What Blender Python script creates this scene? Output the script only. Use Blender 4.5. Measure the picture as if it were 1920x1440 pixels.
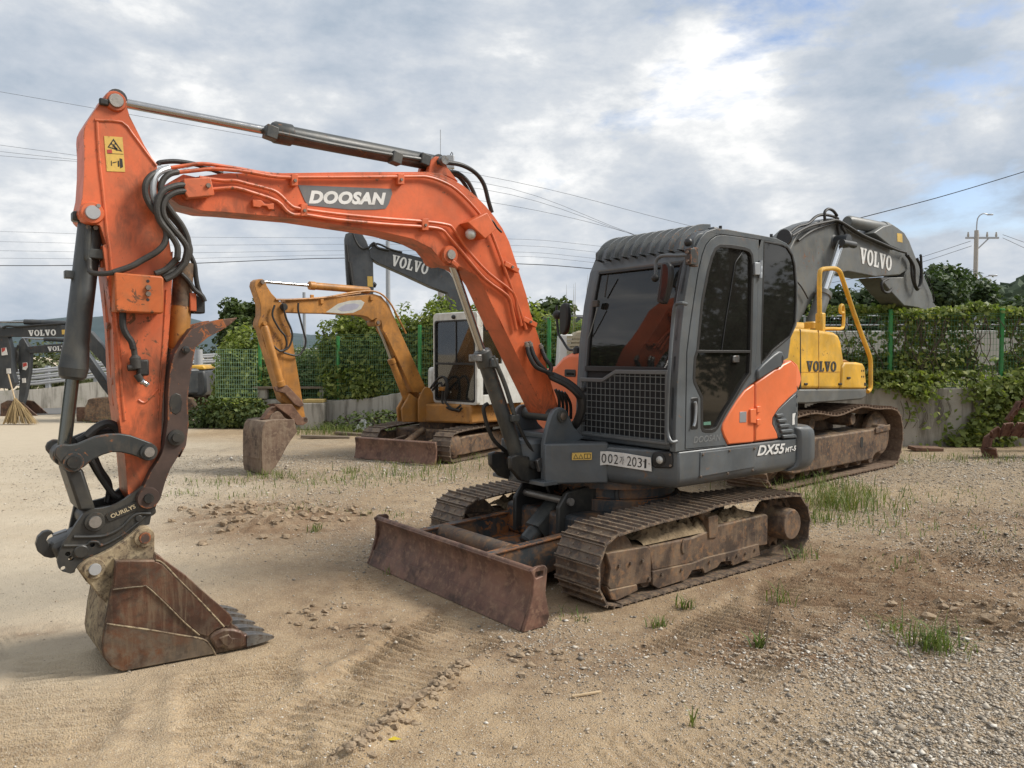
import bpy, bmesh, math, random
import numpy as np
from mathutils import Vector, Matrix, noise as mnoise
from mathutils.geometry import tessellate_polygon
for o in list(bpy.data.objects): bpy.data.objects.remove(o)
SC = bpy.context.scene
COL = SC.collection
rnd = random.Random(7)
rng = np.random.default_rng(11)

# ---------------------------------------------------------------- camera
FPX = 1476.0                       # focal length in pixels of the 1920 px wide photograph
CAMH = 1.6
PITCH = math.atan2(57, FPX)
cam_d = bpy.data.cameras.new('camera'); cam = bpy.data.objects.new('camera', cam_d); COL.objects.link(cam)
cam_d.sensor_width = 36; cam_d.lens = FPX/1920*36; cam_d.clip_end = 4000; cam_d.clip_start = 0.05
cam.location = (0, 0, CAMH); cam.rotation_euler = (math.pi/2-PITCH, 0, 0)
SC.camera = cam

# ---------------------------------------------------------------- sky, sun, exposure
SUN_EL, SUN_AZ = math.radians(43), math.radians(89)      # azimuth clockwise from +Y
world = bpy.data.worlds.new('World'); SC.world = world; world.use_nodes = True
def N(nt, t, **kw):
    n = nt.nodes.new(t)
    for k, v in kw.items():
        if k in n.inputs.keys(): n.inputs[k].default_value = v
        else: setattr(n, k, v)
    return n
def M_(nt, op, a, b=None, c=None):
    n = nt.nodes.new('ShaderNodeMath'); n.operation = op
    for i, x in enumerate((a, b, c)):
        if x is None: continue
        if isinstance(x, (int, float)): n.inputs[i].default_value = x
        else: nt.links.new(x, n.inputs[i])
    return n.outputs[0]
def MIX(nt, fac, a, b, blend='MIX'):
    n = nt.nodes.new('ShaderNodeMix'); n.data_type = 'RGBA'; n.blend_type = blend
    for i, x in ((0, fac), (6, a), (7, b)):
        if isinstance(x, (int, float)): n.inputs[i].default_value = x
        elif isinstance(x, tuple): n.inputs[i].default_value = (*x[:3], 1)
        else: nt.links.new(x, n.inputs[i])
    return n.outputs[2]
def RAMP(nt, fac, stops, interp='LINEAR'):
    n = nt.nodes.new('ShaderNodeValToRGB'); cr = n.color_ramp; cr.interpolation = interp
    while len(cr.elements) < len(stops): cr.elements.new(0.5)
    for e, (p, c) in zip(cr.elements, stops):
        e.position = p; e.color = (c, c, c, 1) if isinstance(c, (int, float)) else (*c, 1)
    nt.links.new(fac, n.inputs[0]); return n.outputs[0]
def NOISE(nt, vec, scale, detail=4, rough=.5, dist=0, out=0):
    n = N(nt, 'ShaderNodeTexNoise'); n.inputs['Scale'].default_value = scale; n.inputs['Detail'].default_value = detail
    n.inputs['Roughness'].default_value = rough; n.inputs['Distortion'].default_value = dist
    if vec is not None: nt.links.new(vec, n.inputs['Vector'])
    return n.outputs[out]
SKY_A, SKY_B = (15.2, 3.9), (2.7, 6.8)
def make_world():
    nt = world.node_tree; nt.nodes.clear(); L = nt.links.new
    out = N(nt, 'ShaderNodeOutputWorld'); bg = N(nt, 'ShaderNodeBackground'); L(bg.outputs[0], out.inputs[0])
    bg.inputs[1].default_value = 0.1
    sky = N(nt, 'ShaderNodeTexSky'); sky.sky_type = 'NISHITA'; sky.sun_disc = False
    sky.sun_elevation = SUN_EL; sky.sun_rotation = SUN_AZ; sky.dust_density = 1.5
    tc = N(nt, 'ShaderNodeTexCoord'); sp = N(nt, 'ShaderNodeSeparateXYZ'); L(tc.outputs['Generated'], sp.inputs[0])
    z = M_(nt, 'ADD', M_(nt, 'MAXIMUM', sp.outputs[2], 0.0), 0.22)
    cx = N(nt, 'ShaderNodeCombineXYZ')
    L(M_(nt, 'DIVIDE', sp.outputs[0], z), cx.inputs[0]); L(M_(nt, 'DIVIDE', sp.outputs[1], z), cx.inputs[1])
    mp = N(nt, 'ShaderNodeMapping'); L(tc.outputs['Generated'], mp.inputs[0]); mp.inputs['Scale'].default_value = (1, 1, 2.2); mp.inputs['Location'].default_value = (SKY_A[0], SKY_A[1], 0)
    P = mp.outputs[0]
    big = NOISE(nt, mp.outputs[0], 2.6, 8, .58, .15)             # where the deck thins out
    mp2 = N(nt, 'ShaderNodeMapping'); L(P, mp2.inputs[0]); mp2.inputs['Location'].default_value = (SKY_B[0], SKY_B[1], 3.0)
    mp3 = N(nt, 'ShaderNodeMapping'); L(tc.outputs['Generated'], mp3.inputs[0]); mp3.inputs['Scale'].default_value = (1, 1, 2.0); mp3.inputs['Location'].default_value = (SKY_B[1], SKY_B[0], 1.0)
    lump = NOISE(nt, mp3.outputs[0], 4.6, 12, .60, .10)  # billows
    soft = NOISE(nt, mp3.outputs[0], 1.9, 4, .5, .1)     # broad light and dark masses
    shade = M_(nt, 'ADD', M_(nt, 'MULTIPLY', lump, .62), M_(nt, 'MULTIPLY', soft, .38))
    # cloud brightness, blue-grey bases to white tops
    cl = RAMP(nt, shade, [(.385, (3.1, 3.65, 4.35)), (.46, (4.1, 4.5, 5.05)), (.515, (5.1, 5.35, 5.65)), (.59, (7.8, 7.75, 7.6))])
    cover = M_(nt, 'MAXIMUM', RAMP(nt, big, [(.30, 0.0), (.385, 1.0)]), RAMP(nt, sp.outputs[2], [(.02, 1.0), (.16, 0.0)]))
    sk = MIX(nt, 1.0, sky.outputs[0], (1.15, 1.15, 1.2), 'MULTIPLY')
    col = MIX(nt, cover, sk, cl)
    L(col, bg.inputs[0])
make_world()
sun_d = bpy.data.lights.new('sun', 'SUN'); sun_o = bpy.data.objects.new('sun', sun_d); COL.objects.link(sun_o)
sun_d.energy = 3.0; sun_d.angle = math.radians(18); sun_d.color = (1, .95, .87)
sdir = Vector((math.sin(SUN_AZ)*math.cos(SUN_EL), math.cos(SUN_AZ)*math.cos(SUN_EL), math.sin(SUN_EL)))
sun_o.rotation_euler = sdir.to_track_quat('Z', 'Y').to_euler(); sun_o.location = (0, 0, 30)
SC.view_settings.view_transform = 'Standard'; SC.view_settings.look = 'None'
SC.view_settings.exposure = 0.5; SC.view_settings.gamma = 1.0; SC.view_settings.use_curve_mapping = False

# ---------------------------------------------------------------- materials
MATS = {}
def new_mat(name):
    m = bpy.data.materials.new(name); m.use_nodes = True; nt = m.node_tree; nt.nodes.clear()
    o = N(nt, 'ShaderNodeOutputMaterial'); b = N(nt, 'ShaderNodeBsdfPrincipled'); nt.links.new(b.outputs[0], o.inputs[0])
    MATS[name] = m
    return m, nt, b, o
def coords(nt, scale=None, kind='Object'):
    tc = N(nt, 'ShaderNodeTexCoord')
    if scale is None: return tc.outputs[kind]
    mp = N(nt, 'ShaderNodeMapping'); nt.links.new(tc.outputs[kind], mp.inputs[0]); mp.inputs['Scale'].default_value = scale
    return mp.outputs[0]
def bump(nt, b, h, strength=.3, dist=.01):
    n = N(nt, 'ShaderNodeBump'); n.inputs['Strength'].default_value = strength; n.inputs['Distance'].default_value = dist
    nt.links.new(h, n.inputs['Height']); nt.links.new(n.outputs[0], b.inputs['Normal'])
def paint(name, col, rough=.42, dirt=.35, dirtcol=(.16, .12, .08), chip=.0, chipcol=(.06, .035, .025), fade=.25, streak=.3, metal=0.0, spec=.5, stains=()):
    """weathered paint: faded patches, dust, run-off streaks, chips down to rusty primer"""
    m, nt, b, o = new_mat(name); L = nt.links.new
    c = coords(nt)
    n1 = NOISE(nt, c, 2.2, 8, .62, .3)
    base = MIX(nt, RAMP(nt, n1, [(.42, 0), (.60, 1)]), tuple(x*(1-fade*.7) for x in col), tuple(min(1, x*(1+fade*.25)+.02*fade) for x in col))
    st = NOISE(nt, coords(nt, (9, 9, .7)), 2.0, 6, .6, .2)
    d1 = NOISE(nt, c, 6.0, 10, .68, .4)
    dm = M_(nt, 'MULTIPLY', RAMP(nt, d1, [(.47, 0), (.64, 1)]), dirt)
    sm = M_(nt, 'MULTIPLY', RAMP(nt, st, [(.50, 0), (.66, 1)]), streak)
    base = MIX(nt, M_(nt, 'MAXIMUM', dm, sm), base, dirtcol)
    if stains:                                           # grease and grime where hoses rub and pins weep: (x, z, radius)
        sx = N(nt, 'ShaderNodeSeparateXYZ'); L(c, sx.inputs[0]); acc = None
        for (ux, uz, ur) in stains:
            dx = M_(nt, 'SUBTRACT', sx.outputs[0], ux); dz = M_(nt, 'SUBTRACT', sx.outputs[2], uz)
            d = M_(nt, 'SQRT', M_(nt, 'ADD', M_(nt, 'MULTIPLY', dx, dx), M_(nt, 'MULTIPLY', dz, dz)))
            k = M_(nt, 'MAXIMUM', M_(nt, 'SUBTRACT', 1.0, M_(nt, 'DIVIDE', d, ur)), 0.0); acc = k if acc is None else M_(nt, 'MAXIMUM', acc, k)
        gn = NOISE(nt, coords(nt, (1, 1, .45)), 13, 9, .7, .6)
        gm = RAMP(nt, M_(nt, 'ADD', gn, M_(nt, 'MULTIPLY', acc, .25)), [(.56, 0), (.76, .6)])
        base = MIX(nt, M_(nt, 'MULTIPLY', gm, RAMP(nt, acc, [(0, 0), (.12, 1)])), base, (.075, .040, .022))
    rg = M_(nt, 'ADD', M_(nt, 'MULTIPLY', d1, .35), rough-.16)
    if chip > 0:
        ch = NOISE(nt, c, 17, 9, .72, .8); reg = NOISE(nt, c, 1.9, 3, .5)
        # paint wears first along edges
        bv = N(nt, 'ShaderNodeBevel'); bv.samples = 4; bv.inputs['Radius'].default_value = .016
        ge = N(nt, 'ShaderNodeNewGeometry'); dt = N(nt, 'ShaderNodeVectorMath', operation='DOT_PRODUCT')
        L(bv.outputs[0], dt.inputs[0]); L(ge.outputs['Normal'], dt.inputs[1])
        ed = RAMP(nt, dt.outputs['Value'], [(.86, 1.0), (.995, 0.0)])
        su = M_(nt, 'ADD', M_(nt, 'ADD', ch, M_(nt, 'MULTIPLY', reg, .5)), M_(nt, 'MULTIPLY', ed, .05+.10*min(1, chip*2)))
        thr = M_(nt, 'SUBTRACT', su, .75+.175*(1-chip))
        cm = RAMP(nt, thr, [(.0, 0), (.02, 1)])
        rc = MIX(nt, NOISE(nt, c, 40, 4), chipcol, (.22, .09, .035))
        base = MIX(nt, cm, base, rc)
        rg = M_(nt, 'ADD', rg, M_(nt, 'MULTIPLY', cm, .3))
    L(base, b.inputs['Base Color']); L(rg, b.inputs['Roughness']); b.inputs['Metallic'].default_value = metal
    b.inputs['Specular IOR Level'].default_value = spec
    bump(nt, b, M_(nt, 'ADD', NOISE(nt, c, 9, 3), M_(nt, 'MULTIPLY', NOISE(nt, c, 90, 3), .25)), .10, .01)
    return m
def rust(name, a, bcol, ccol, rough=.75, sc=5.0, dust=0.0, dustcol=(.30, .22, .13), metal=.15, bs=.35, edge=None, streak=None):
    m, nt, b, o = new_mat(name); L = nt.links.new
    c = coords(nt)
    n1 = NOISE(nt, c, sc, 10, .65, .5); n2 = NOISE(nt, c, sc*5, 8, .7, .2)
    base = MIX(nt, RAMP(nt, n1, [(.43, 0), (.57, 1)]), a, bcol)
    base = MIX(nt, RAMP(nt, n2, [(.50, 0), (.63, 1)]), base, ccol)
    if dust > 0:
        g = N(nt, 'ShaderNodeNewGeometry'); s = N(nt, 'ShaderNodeSeparateXYZ'); L(g.outputs['Normal'], s.inputs[0])
        up = RAMP(nt, s.outputs[2], [(.25, .25), (.9, 1)])
        dm = M_(nt, 'MULTIPLY', M_(nt, 'MULTIPLY', RAMP(nt, NOISE(nt, c, sc*1.7, 8, .7), [(.43, 0), (.60, 1)]), up), dust)
        base = MIX(nt, dm, base, dustcol)
    if streak:
        sn = NOISE(nt, coords(nt, (11, 11, 1.1)), 2.2, 9, .68, .5); s2 = NOISE(nt, c, 2.6, 5, .6)
        base = MIX(nt, M_(nt, 'MULTIPLY', RAMP(nt, M_(nt, 'ADD', M_(nt, 'MULTIPLY', sn, .6), M_(nt, 'MULTIPLY', s2, .4)), [(.51, 0), (.60, 1)]), streak[1]), base, streak[0])
        base = MIX(nt, M_(nt, 'MULTIPLY', RAMP(nt, NOISE(nt, c, 3.1, 8, .66, .3), [(.52, 0), (.62, 1)]), .75), base, (.032, .020, .015))
    if edge:
        bv = N(nt, 'ShaderNodeBevel'); bv.samples = 4; bv.inputs['Radius'].default_value = .010
        ge = N(nt, 'ShaderNodeNewGeometry'); dt = N(nt, 'ShaderNodeVectorMath', operation='DOT_PRODUCT')
        L(bv.outputs[0], dt.inputs[0]); L(ge.outputs['Normal'], dt.inputs[1])
        em = M_(nt, 'MULTIPLY', RAMP(nt, dt.outputs['Value'], [(.80, 1.0), (.985, 0.0)]), RAMP(nt, n2, [(.42, .1), (.56, .9)]))
        base = MIX(nt, em, base, edge)
    L(base, b.inputs['Base Color']); b.inputs['Metallic'].default_value = metal
    L(M_(nt, 'ADD', M_(nt, 'MULTIPLY', n2, .35), rough-.18), b.inputs['Roughness'])
    bump(nt, b, M_(nt, 'ADD', n2, M_(nt, 'MULTIPLY', n1, .6)), bs, .008)
    return m
def plain(name, col, rough=.5, metal=0.0, var=.15, sc=12, bs=.1, spec=.5):
    m, nt, b, o = new_mat(name); c = coords(nt); n = NOISE(nt, c, sc, 6, .6)
    nt.links.new(MIX(nt, n, tuple(x*(1-var) for x in col), tuple(min(1, x*(1+var)) for x in col)), b.inputs['Base Color'])
    nt.links.new(M_(nt, 'ADD', M_(nt, 'MULTIPLY', n, .2), rough-.1), b.inputs['Roughness']); b.inputs['Metallic'].default_value = metal
    b.inputs['Specular IOR Level'].default_value = spec
    if bs: bump(nt, b, NOISE(nt, c, sc*6, 3), bs, .005)
    return m
def glass(name, tint, ior=1.8, rough=.03, dirty=.11):
    m, nt, b, o = new_mat(name); nt.nodes.remove(b); L = nt.links.new
    t = N(nt, 'ShaderNodeBsdfTransparent'); t.inputs[0].default_value = (*tint, 1)
    g = N(nt, 'ShaderNodeBsdfGlossy'); g.inputs['Roughness'].default_value = rough
    d = N(nt, 'ShaderNodeBsdfDiffuse'); d.inputs[0].default_value = (.25, .24, .21, 1)
    fr = N(nt, 'ShaderNodeFresnel'); fr.inputs[0].default_value = ior
    m1 = N(nt, 'ShaderNodeMixShader'); L(fr.outputs[0], m1.inputs[0]); L(t.outputs[0], m1.inputs[1]); L(g.outputs[0], m1.inputs[2])
    m2 = N(nt, 'ShaderNodeMixShader'); L(M_(nt, 'MULTIPLY', NOISE(nt, coords(nt), 3, 8, .7), dirty), m2.inputs[0])
    L(m1.outputs[0], m2.inputs[1]); L(d.outputs[0], m2.inputs[2]); L(m2.outputs[0], o.inputs[0])
    return m
paint('orange_hood', (.78, .185, .066), .36, .12, (.35, .16, .08), 0, fade=.15, streak=.08)
paint('orange_boom', (.65, .130, .040), .42, .30, (.26, .09, .04), .12, fade=.28, streak=.22, stains=((3.26,2.38,.22),(3.05,2.36,.20),(2.68,2.35,.16),(2.28,2.33,.14),(1.74,2.25,.16),(1.57,2.14,.16),(.68,1.18,.22),(1.62,2.80,.14),(3.2,2.6,.15)))
paint('orange_arm', (.64, .135, .045), .44, .34, (.24, .10, .05), .30, fade=.34, streak=.32, stains=((3.42,2.41,.22),(3.38,2.25,.20),(3.50,2.32,.16),(3.39,1.5,.16),(3.40,1.24,.20),(3.53,.94,.22),(3.48,1.0,.2),(3.58,1.44,.10),(3.58,1.7,.10),(3.60,1.15,.14),(3.57,2.2,.12)))
paint('grey_body', (.095, .108, .118), .40, .30, (.13, .12, .10), .02, (.16, .15, .13), fade=.3, streak=.25)
paint('grey_cylinder', (.040, .045, .046), .42, .45, (.12, .11, .085), .06, (.12, .07, .04), fade=.35)
paint('coupler_black', (.021, .021, .020), .45, .45, (.085, .075, .055), .10, (.12, .05, .025), fade=.4)
paint('link_grey', (.036, .040, .040), .5, .5, (.11, .085, .06), .20, (.20, .07, .025), fade=.4)
paint('blade_frame', (.034, .040, .044), .55, .75, (.24, .12, .05), .5, (.34, .13, .04), fade=.4)
paint('thumb_rusty', (.060, .036, .028), .62, .5, (.10, .06, .045), .42, (.40, .12, .04), fade=.4)
paint('ochre', (.43, .185, .034), .48, .55, (.16, .085, .03), .24, (.07, .035, .02), fade=.4, streak=.45)
paint('ochre_body', (.42, .19, .04), .48, .45, (.20, .12, .06), .10, (.10, .045, .02), fade=.35, streak=.35)
paint('cab_white', (.62, .62, .58), .45, .4, (.30, .26, .2), .06, (.25, .12, .06), fade=.15, streak=.35)
paint('volvo_grey', (.125, .132, .130), .45, .45, (.17, .155, .12), .06, (.12, .08, .05), fade=.3, streak=.35)
paint('volvo_dark', (.040, .045, .050), .45, .3, (.11, .10, .085), .03, fade=.3)
paint('volvo_yellow', (.72, .40, .035), .42, .35, (.45, .34, .14), .06, (.16, .09, .04), fade=.35, streak=.3)
paint('sticker_yellow', (.72, .47, .10), .5, .4, (.35, .25, .1), .15, (.25, .16, .06))
paint('decal_grey', (.125, .13, .135), .5, .3, (.22, .2, .18), .03, (.3, .28, .25))
paint('plate_white', (.72, .70, .66), .45, .3, (.4, .33, .28), 0)
paint('white_letters', (.74, .74, .72), .5, .25, (.4, .38, .33), .05, (.2, .15, .1), fade=.1)
paint('green_post', (.04, .27, .075), .5, .3, (.14, .16, .09), .02)
paint('red_paint', (.5, .04, .03), .5, .3)
rust('track_rust', (.078, .060, .050), (.150, .115, .090), (.24, .145, .085), .60, 6, .75, (.30, .225, .145), .30, .5, (.33, .27, .21))
rust('frame_rust', (.055, .038, .030), (.130, .083, .055), (.22, .118, .058), .74, 4, .85, (.29, .21, .125), .1, .5, (.24, .17, .115), ((.20, .14, .09), .6))
rust('blade_rust', (.125, .066, .050), (.210, .110, .078), (.26, .155, .105), .58, 4.5, .35, (.25, .17, .10), .25, .35, (.20, .125, .09), ((.155, .105, .080), .5))
rust('old_rust', (.10, .050, .032), (.16, .085, .055), (.21, .125, .08), .85, 4, .4, (.26, .19, .12), .05, .4)
rust('bucket_rust', (.050, .024, .018), (.115, .044, .025), (.085, .055, .040), .46, 3.2, .5, (.29, .22, .14), .25, .4, (.34, .27, .18), ((.30, .235, .155), .34))
rust('bucket_bare', (.105, .085, .068), (.155, .062, .030), (.16, .125, .095), .45, 3, .4, (.3, .23, .15), .4, .35, (.30, .24, .16), ((.20, .15, .10), .5))
rust('bucket_cream', (.38, .305, .19), (.26, .195, .12), (.075, .052, .036), .75, 7, .2, (.33, .26, .16), .05, .45, (.10, .06, .04), ((.09, .06, .04), .7))
rust('worn_steel', (.14, .145, .15), (.24, .24, .235), (.12, .09, .07), .42, 8, .2, (.25, .2, .14), .75, .25)
rust('ochre_bucket', (.115, .072, .050), (.17, .112, .076), (.225, .165, .115), .85, 4, .7, (.27, .21, .15), .05, .5, (.27, .20, .14), ((.26, .20, .14), .6))
paint('orange_guard', (.60, .14, .03), .5, .55, (.22, .12, .05), .16, fade=.4, streak=.4)
rust('orange_rusty_tube', (.16, .085, .045), (.07, .06, .055), (.23, .13, .07), .8, 3.5, .4, (.3, .2, .11), .1, .4)
rust('packed_soil', (.27, .20, .12), (.36, .27, .165), (.19, .14, .085), .95, 9, .0, (.3, .2, .1), 0, .8)
plain('name_brass', (.5, .42, .28), .5, .3, .3, 40, .1)
plain('label_green', (.10, .22, .16), .5, 0, .3, 60)
plain('badge_grey', (.20, .21, .215), .4, .3, .2, 30)
plain('guard_frame', (.13, .135, .135), .45, .1, .2, 10)
plain('oily_chrome', (.16, .165, .15), .2, .9, .3, 6, .03)
plain('mirror_black', (.02, .02, .022), .08, 0, .1, 5, 0)
plain('wire_pale', (.25, .42, .28), .5, 0, .2, 8, 0)
plain('asphalt', (.13, .128, .125), .9, 0, .2, 6, .3)
plain('wall_pale', (.42, .42, .39), .9, 0, .15, 1.2, .2)
plain('hazy_far_wood', (.055, .082, .092), .95, 0, .25, .12, 0)  # distant hills: the blue of the haze is mixed into their base colour
plain('near_wood', (.055, .080, .045), .95, 0, .5, .35, 0)
paint('volvo_slate', (.060, .066, .074), .45, .3, (.12, .115, .105), .03, fade=.3)
rust('volvo_track', (.10, .062, .042), (.16, .105, .072), (.21, .14, .09), .8, 5, .6, (.27, .2, .13), .1, .4)
rust('loose_track', (.11, .048, .036), (.16, .075, .055), (.2, .11, .08), .85, 5, .4, (.26, .2, .13), .05, .4)
plain('worn_decal', (.42, .42, .38), .6, 0, .3, 10)
plain('decal_blue', (.30, .30, .36), .6, 0, .2, 10)
plain('chrome_bright', (.72, .74, .76), .2, .9, .05, 20, .02)
plain('reed', (.22, .20, .13), .8, 0, .3, 10)
plain('yellow_leaf', (.55, .42, .03), .6, 0, .2, 30)
plain('wood_yellow', (.42, .31, .12), .8, 0, .3, 12)
rust('clod', (.29, .215, .14), (.36, .275, .185), (.22, .155, .10), .95, 12, 0, (.3,.2,.1), 0, .7)
plain('chrome', (.42, .42, .42), .2, 1.0, .06, 20, .02)
plain('pin_steel', (.30, .28, .255), .45, .7, .3, 60, .3)
plain('bolt_steel', (.20, .16, .13), .5, .7, .3, 40, .2)
plain('rubber', (.017, .016, .015), .55, 0, .3, 20, .25)
plain('hose_dusty', (.038, .035, .031), .6, 0, .45, 14, .3)
plain('black_plastic', (.018, .018, .019), .42, 0, .2, 20, .1)
plain('black_print', (.02, .02, .02), .6, 0, .1)
plain('interior', (.010, .010, .011), .7, 0, .2)
plain('seat_cloth', (.03, .03, .033), .85, 0, .3)
plain('guard_wire', (.17, .18, .175), .5, .2, .25, 30, .1)
plain('lamp_lens', (.55, .55, .52), .15, .2, .2, 60, .2)
plain('mirror_glass', (.75, .78, .8), .03, 1.0, .02, 5, 0)
plain('galvanised', (.36, .38, .40), .45, .5, .15, 6, .1)
plain('zinc_white', (.42, .43, .44), .45, .4, .1, 6, .1)
plain('wire_green', (.09, .21, .11), .5, 0, .3, 8, .0)
plain('cable', (.012, .012, .013), .7, 0, .1)
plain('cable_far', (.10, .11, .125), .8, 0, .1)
plain('straw', (.36, .26, .13), .9, 0, .35, 30, .3)
plain('wood_pale', (.48, .36, .22), .8, 0, .3, 20, .3)
plain('wood_grey', (.16, .125, .09), .9, 0, .4, 14, .4)
plain('sheet_white', (.66, .66, .64), .55, 0, .15, 8, .2)
plain('brick_beige', (.40, .35, .25), .85, 0, .3, 25, .4)
plain('bark', (.09, .068, .048), .9, 0, .4, 12, .5)
plain('pole_concrete', (.36, .35, .33), .85, 0, .15, 5, .2)
glass('cab_glass', (.16, .18, .175), 1.7); glass('cab_glass_dark', (.025, .028, .03), 1.75); glass('cab_glass_clear', (.70, .76, .76), 2.0)
def concrete():
    m, nt, b, o = new_mat('concrete'); L = nt.links.new; c = coords(nt)
    n1 = NOISE(nt, c, .9, 8, .6, .3); st = NOISE(nt, coords(nt, (3.2, 3.2, .35)), 2.2, 8, .65, .4); n2 = NOISE(nt, c, 22, 6, .7)
    col = MIX(nt, n1, (.34, .315, .27), (.45, .42, .37))
    col = MIX(nt, RAMP(nt, st, [(.46, 0), (.68, .85)]), col, (.105, .095, .075))
    col = MIX(nt, RAMP(nt, NOISE(nt, c, 2.3, 9, .7), [(.55, 0), (.75, .6)]), col, (.16, .165, .10))
    col = MIX(nt, RAMP(nt, n2, [(.55, 0), (.8, .5)]), col, (.2, .18, .15))
    L(col, b.inputs['Base Color']); b.inputs['Roughness'].default_value = .9; bump(nt, b, M_(nt, 'ADD', n2, n1), .35, .012)
concrete()
def leafmat(name, cols, rough=.55, trans=.25):
    m, nt, b, o = new_mat(name); L = nt.links.new
    g = N(nt, 'ShaderNodeNewGeometry'); big = NOISE(nt, coords(nt), .9, 4, .6)
    v = M_(nt, 'ADD', M_(nt, 'MULTIPLY', g.outputs['Random Per Island'], .65), M_(nt, 'MULTIPLY', RAMP(nt, big, [(.35, 0), (.65, 1)]), .35))
    col = RAMP(nt, v, [(i/(len(cols)-1), c) for i, c in enumerate(cols)])
    L(col, b.inputs['Base Color']); b.inputs['Roughness'].default_value = rough; b.inputs['Specular IOR Level'].default_value = .3
    t = N(nt, 'ShaderNodeBsdfTranslucent'); L(MIX(nt, 1.0, col, (1.0, 1.15, .5), 'MULTIPLY'), t.inputs[0])
    mx = N(nt, 'ShaderNodeMixShader'); mx.inputs[0].default_value = trans
    L(b.outputs[0], mx.inputs[1]); L(t.outputs[0], mx.inputs[2]); L(mx.outputs[0], o.inputs[0])
leafmat('vine_leaf', [(.095, .130, .034), (.17, .218, .056), (.25, .29, .078), (.42, .42, .11)], .5, .38)
leafmat('weed_leaf', [(.08, .115, .035), (.13, .17, .055), (.20, .235, .08)])
leafmat('brush_leaf', [(0.078, 0.098, 0.039), (0.117, 0.130, 0.058), (0.156, 0.156, 0.078)])
leafmat('tree_leaf', [(.048, .074, .026), (.080, .112, .036), (.125, .155, .05)])
leafmat('dark_leaf', [(0.039, 0.063, 0.030), (0.057, 0.087, 0.036), (0.078, 0.114, 0.048)])
leafmat('grass_blade', [(.07, .11, .025), (.11, .16, .04), (.18, .21, .06), (.30, .25, .12)], .6, .3)
leafmat('dry_leaf', [(.20, .14, .07), (.28, .20, .10), (.34, .27, .12)], .8, .1)

def pebble():
    m, nt, b, o = new_mat('pebble'); g = N(nt, 'ShaderNodeNewGeometry')
    nt.links.new(RAMP(nt, g.outputs['Random Per Island'], [(0, (.16, .14, .115)), (.25, (.31, .265, .21)), (.5, (.44, .385, .31)), (.75, (.40, .31, .215)), (.9, (.55, .50, .42)), (1, (.70, .67, .61))]), b.inputs['Base Color'])
    b.inputs['Roughness'].default_value = .85
pebble()
# ---------------------------------------------------------------- geometry helpers
class Rig:
    """ground frame of a machine: origin, heading; local x forward, y left, z up; traces photo pixels onto its own vertical planes"""
    def __init__(s, ox, oy, hx, hy):
        l = math.hypot(hx, hy); s.o = Vector((ox, oy, 0)); s.f = Vector((hx/l, hy/l, 0)); s.l = Vector((-s.f.y, s.f.x, 0))
        s.rz = math.atan2(s.f.y, s.f.x); s.c = s.loc(Vector((0, 0, CAMH)))
    def loc(s, p): d = Vector(p)-s.o; return Vector((d.dot(s.f), d.dot(s.l), d.z))
    def dirl(s, px, py):
        x = (px-960)/FPX; y = -(py-720)/FPX; c, q = math.cos(PITCH), math.sin(PITCH)
        r = Vector((x, c+q*y, -q+c*y)); return Vector((r.dot(s.f), r.dot(s.l), r.z))
    def side(s, px, py, v): d = s.dirl(px, py); return s.c+d*((v-s.c.y)/d.y)
    def front(s, px, py, u): d = s.dirl(px, py); return s.c+d*((u-s.c.x)/d.x)
    def ground(s, px, py, z=0): d = s.dirl(px, py); return s.c+d*((z-s.c.z)/d.z)
    def sl(s, pts, v): return [(p.x, p.z) for p in (s.side(x, y, v) for x, y in pts)]
def K(ox, oy, sc): return lambda pts: [(ox+x/sc, oy+y/sc) for x, y in pts]
kA, kB, kC, kD = K(120,160,4.2367), K(120,460,3.6), K(60,760,4.2357), K(130,960,4.3625)
kE, kF, kY, kR, kL = K(420,200,2.8235), K(860,580,4), K(400,420,2.8235), K(1440,380,2.6667), K(0,560,4.3636)
kG1, kG2, kG3, kG4 = K(1080,400,6), K(1280,400,5.538), K(1080,640,4.8), K(1280,640,4.8)
kT5, kT6, kT7 = K(680,880,4.5), K(1020,880,5.143), K(1280,880,5.143)
def SIDE(u, w, d): return (u, d, w)          # prism lying in a plane y = d
def FRONT(u, w, d): return (d, u, w)         # 2d = (y, z), depth along x
def PLAN(u, w, d): return (u, w, d)
def area2(l): return sum(l[i-1][0]*l[i][1]-l[i][0]*l[i-1][1] for i in range(len(l)))
def circ(cx, cy, r, n=20, ry=None): return [(cx+r*math.cos(2*math.pi*i/n), cy+(ry or r)*math.sin(2*math.pi*i/n)) for i in range(n)]
def rrect(x0, y0, x1, y1, r, n=5):
    out = []
    for cx, cy, a in ((x1-r, y1-r, 0), (x0+r, y1-r, 90), (x0+r, y0+r, 180), (x1-r, y0+r, 270)):
        out += [(cx+r*math.cos(math.radians(a+90*i/n)), cy+r*math.sin(math.radians(a+90*i/n))) for i in range(n+1)]
    return out
def spline(pts, n=6, closed=False):
    P = [Vector(p) for p in pts]; m = len(P); out = []
    rngi = range(m if closed else m-1)
    for i in rngi:
        if closed: a, b, c, d = P[i-1], P[i], P[(i+1) % m], P[(i+2) % m]
        else: a, b, c, d = P[max(i-1, 0)], P[i], P[i+1], P[min(i+2, m-1)]
        for k in range(n):
            t = k/n; out.append(.5*((2*b)+(c-a)*t+(2*a-5*b+4*c-d)*t*t+(3*b-a-3*c+d)*t**3))
    if not closed: out.append(P[-1])
    return out
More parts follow.
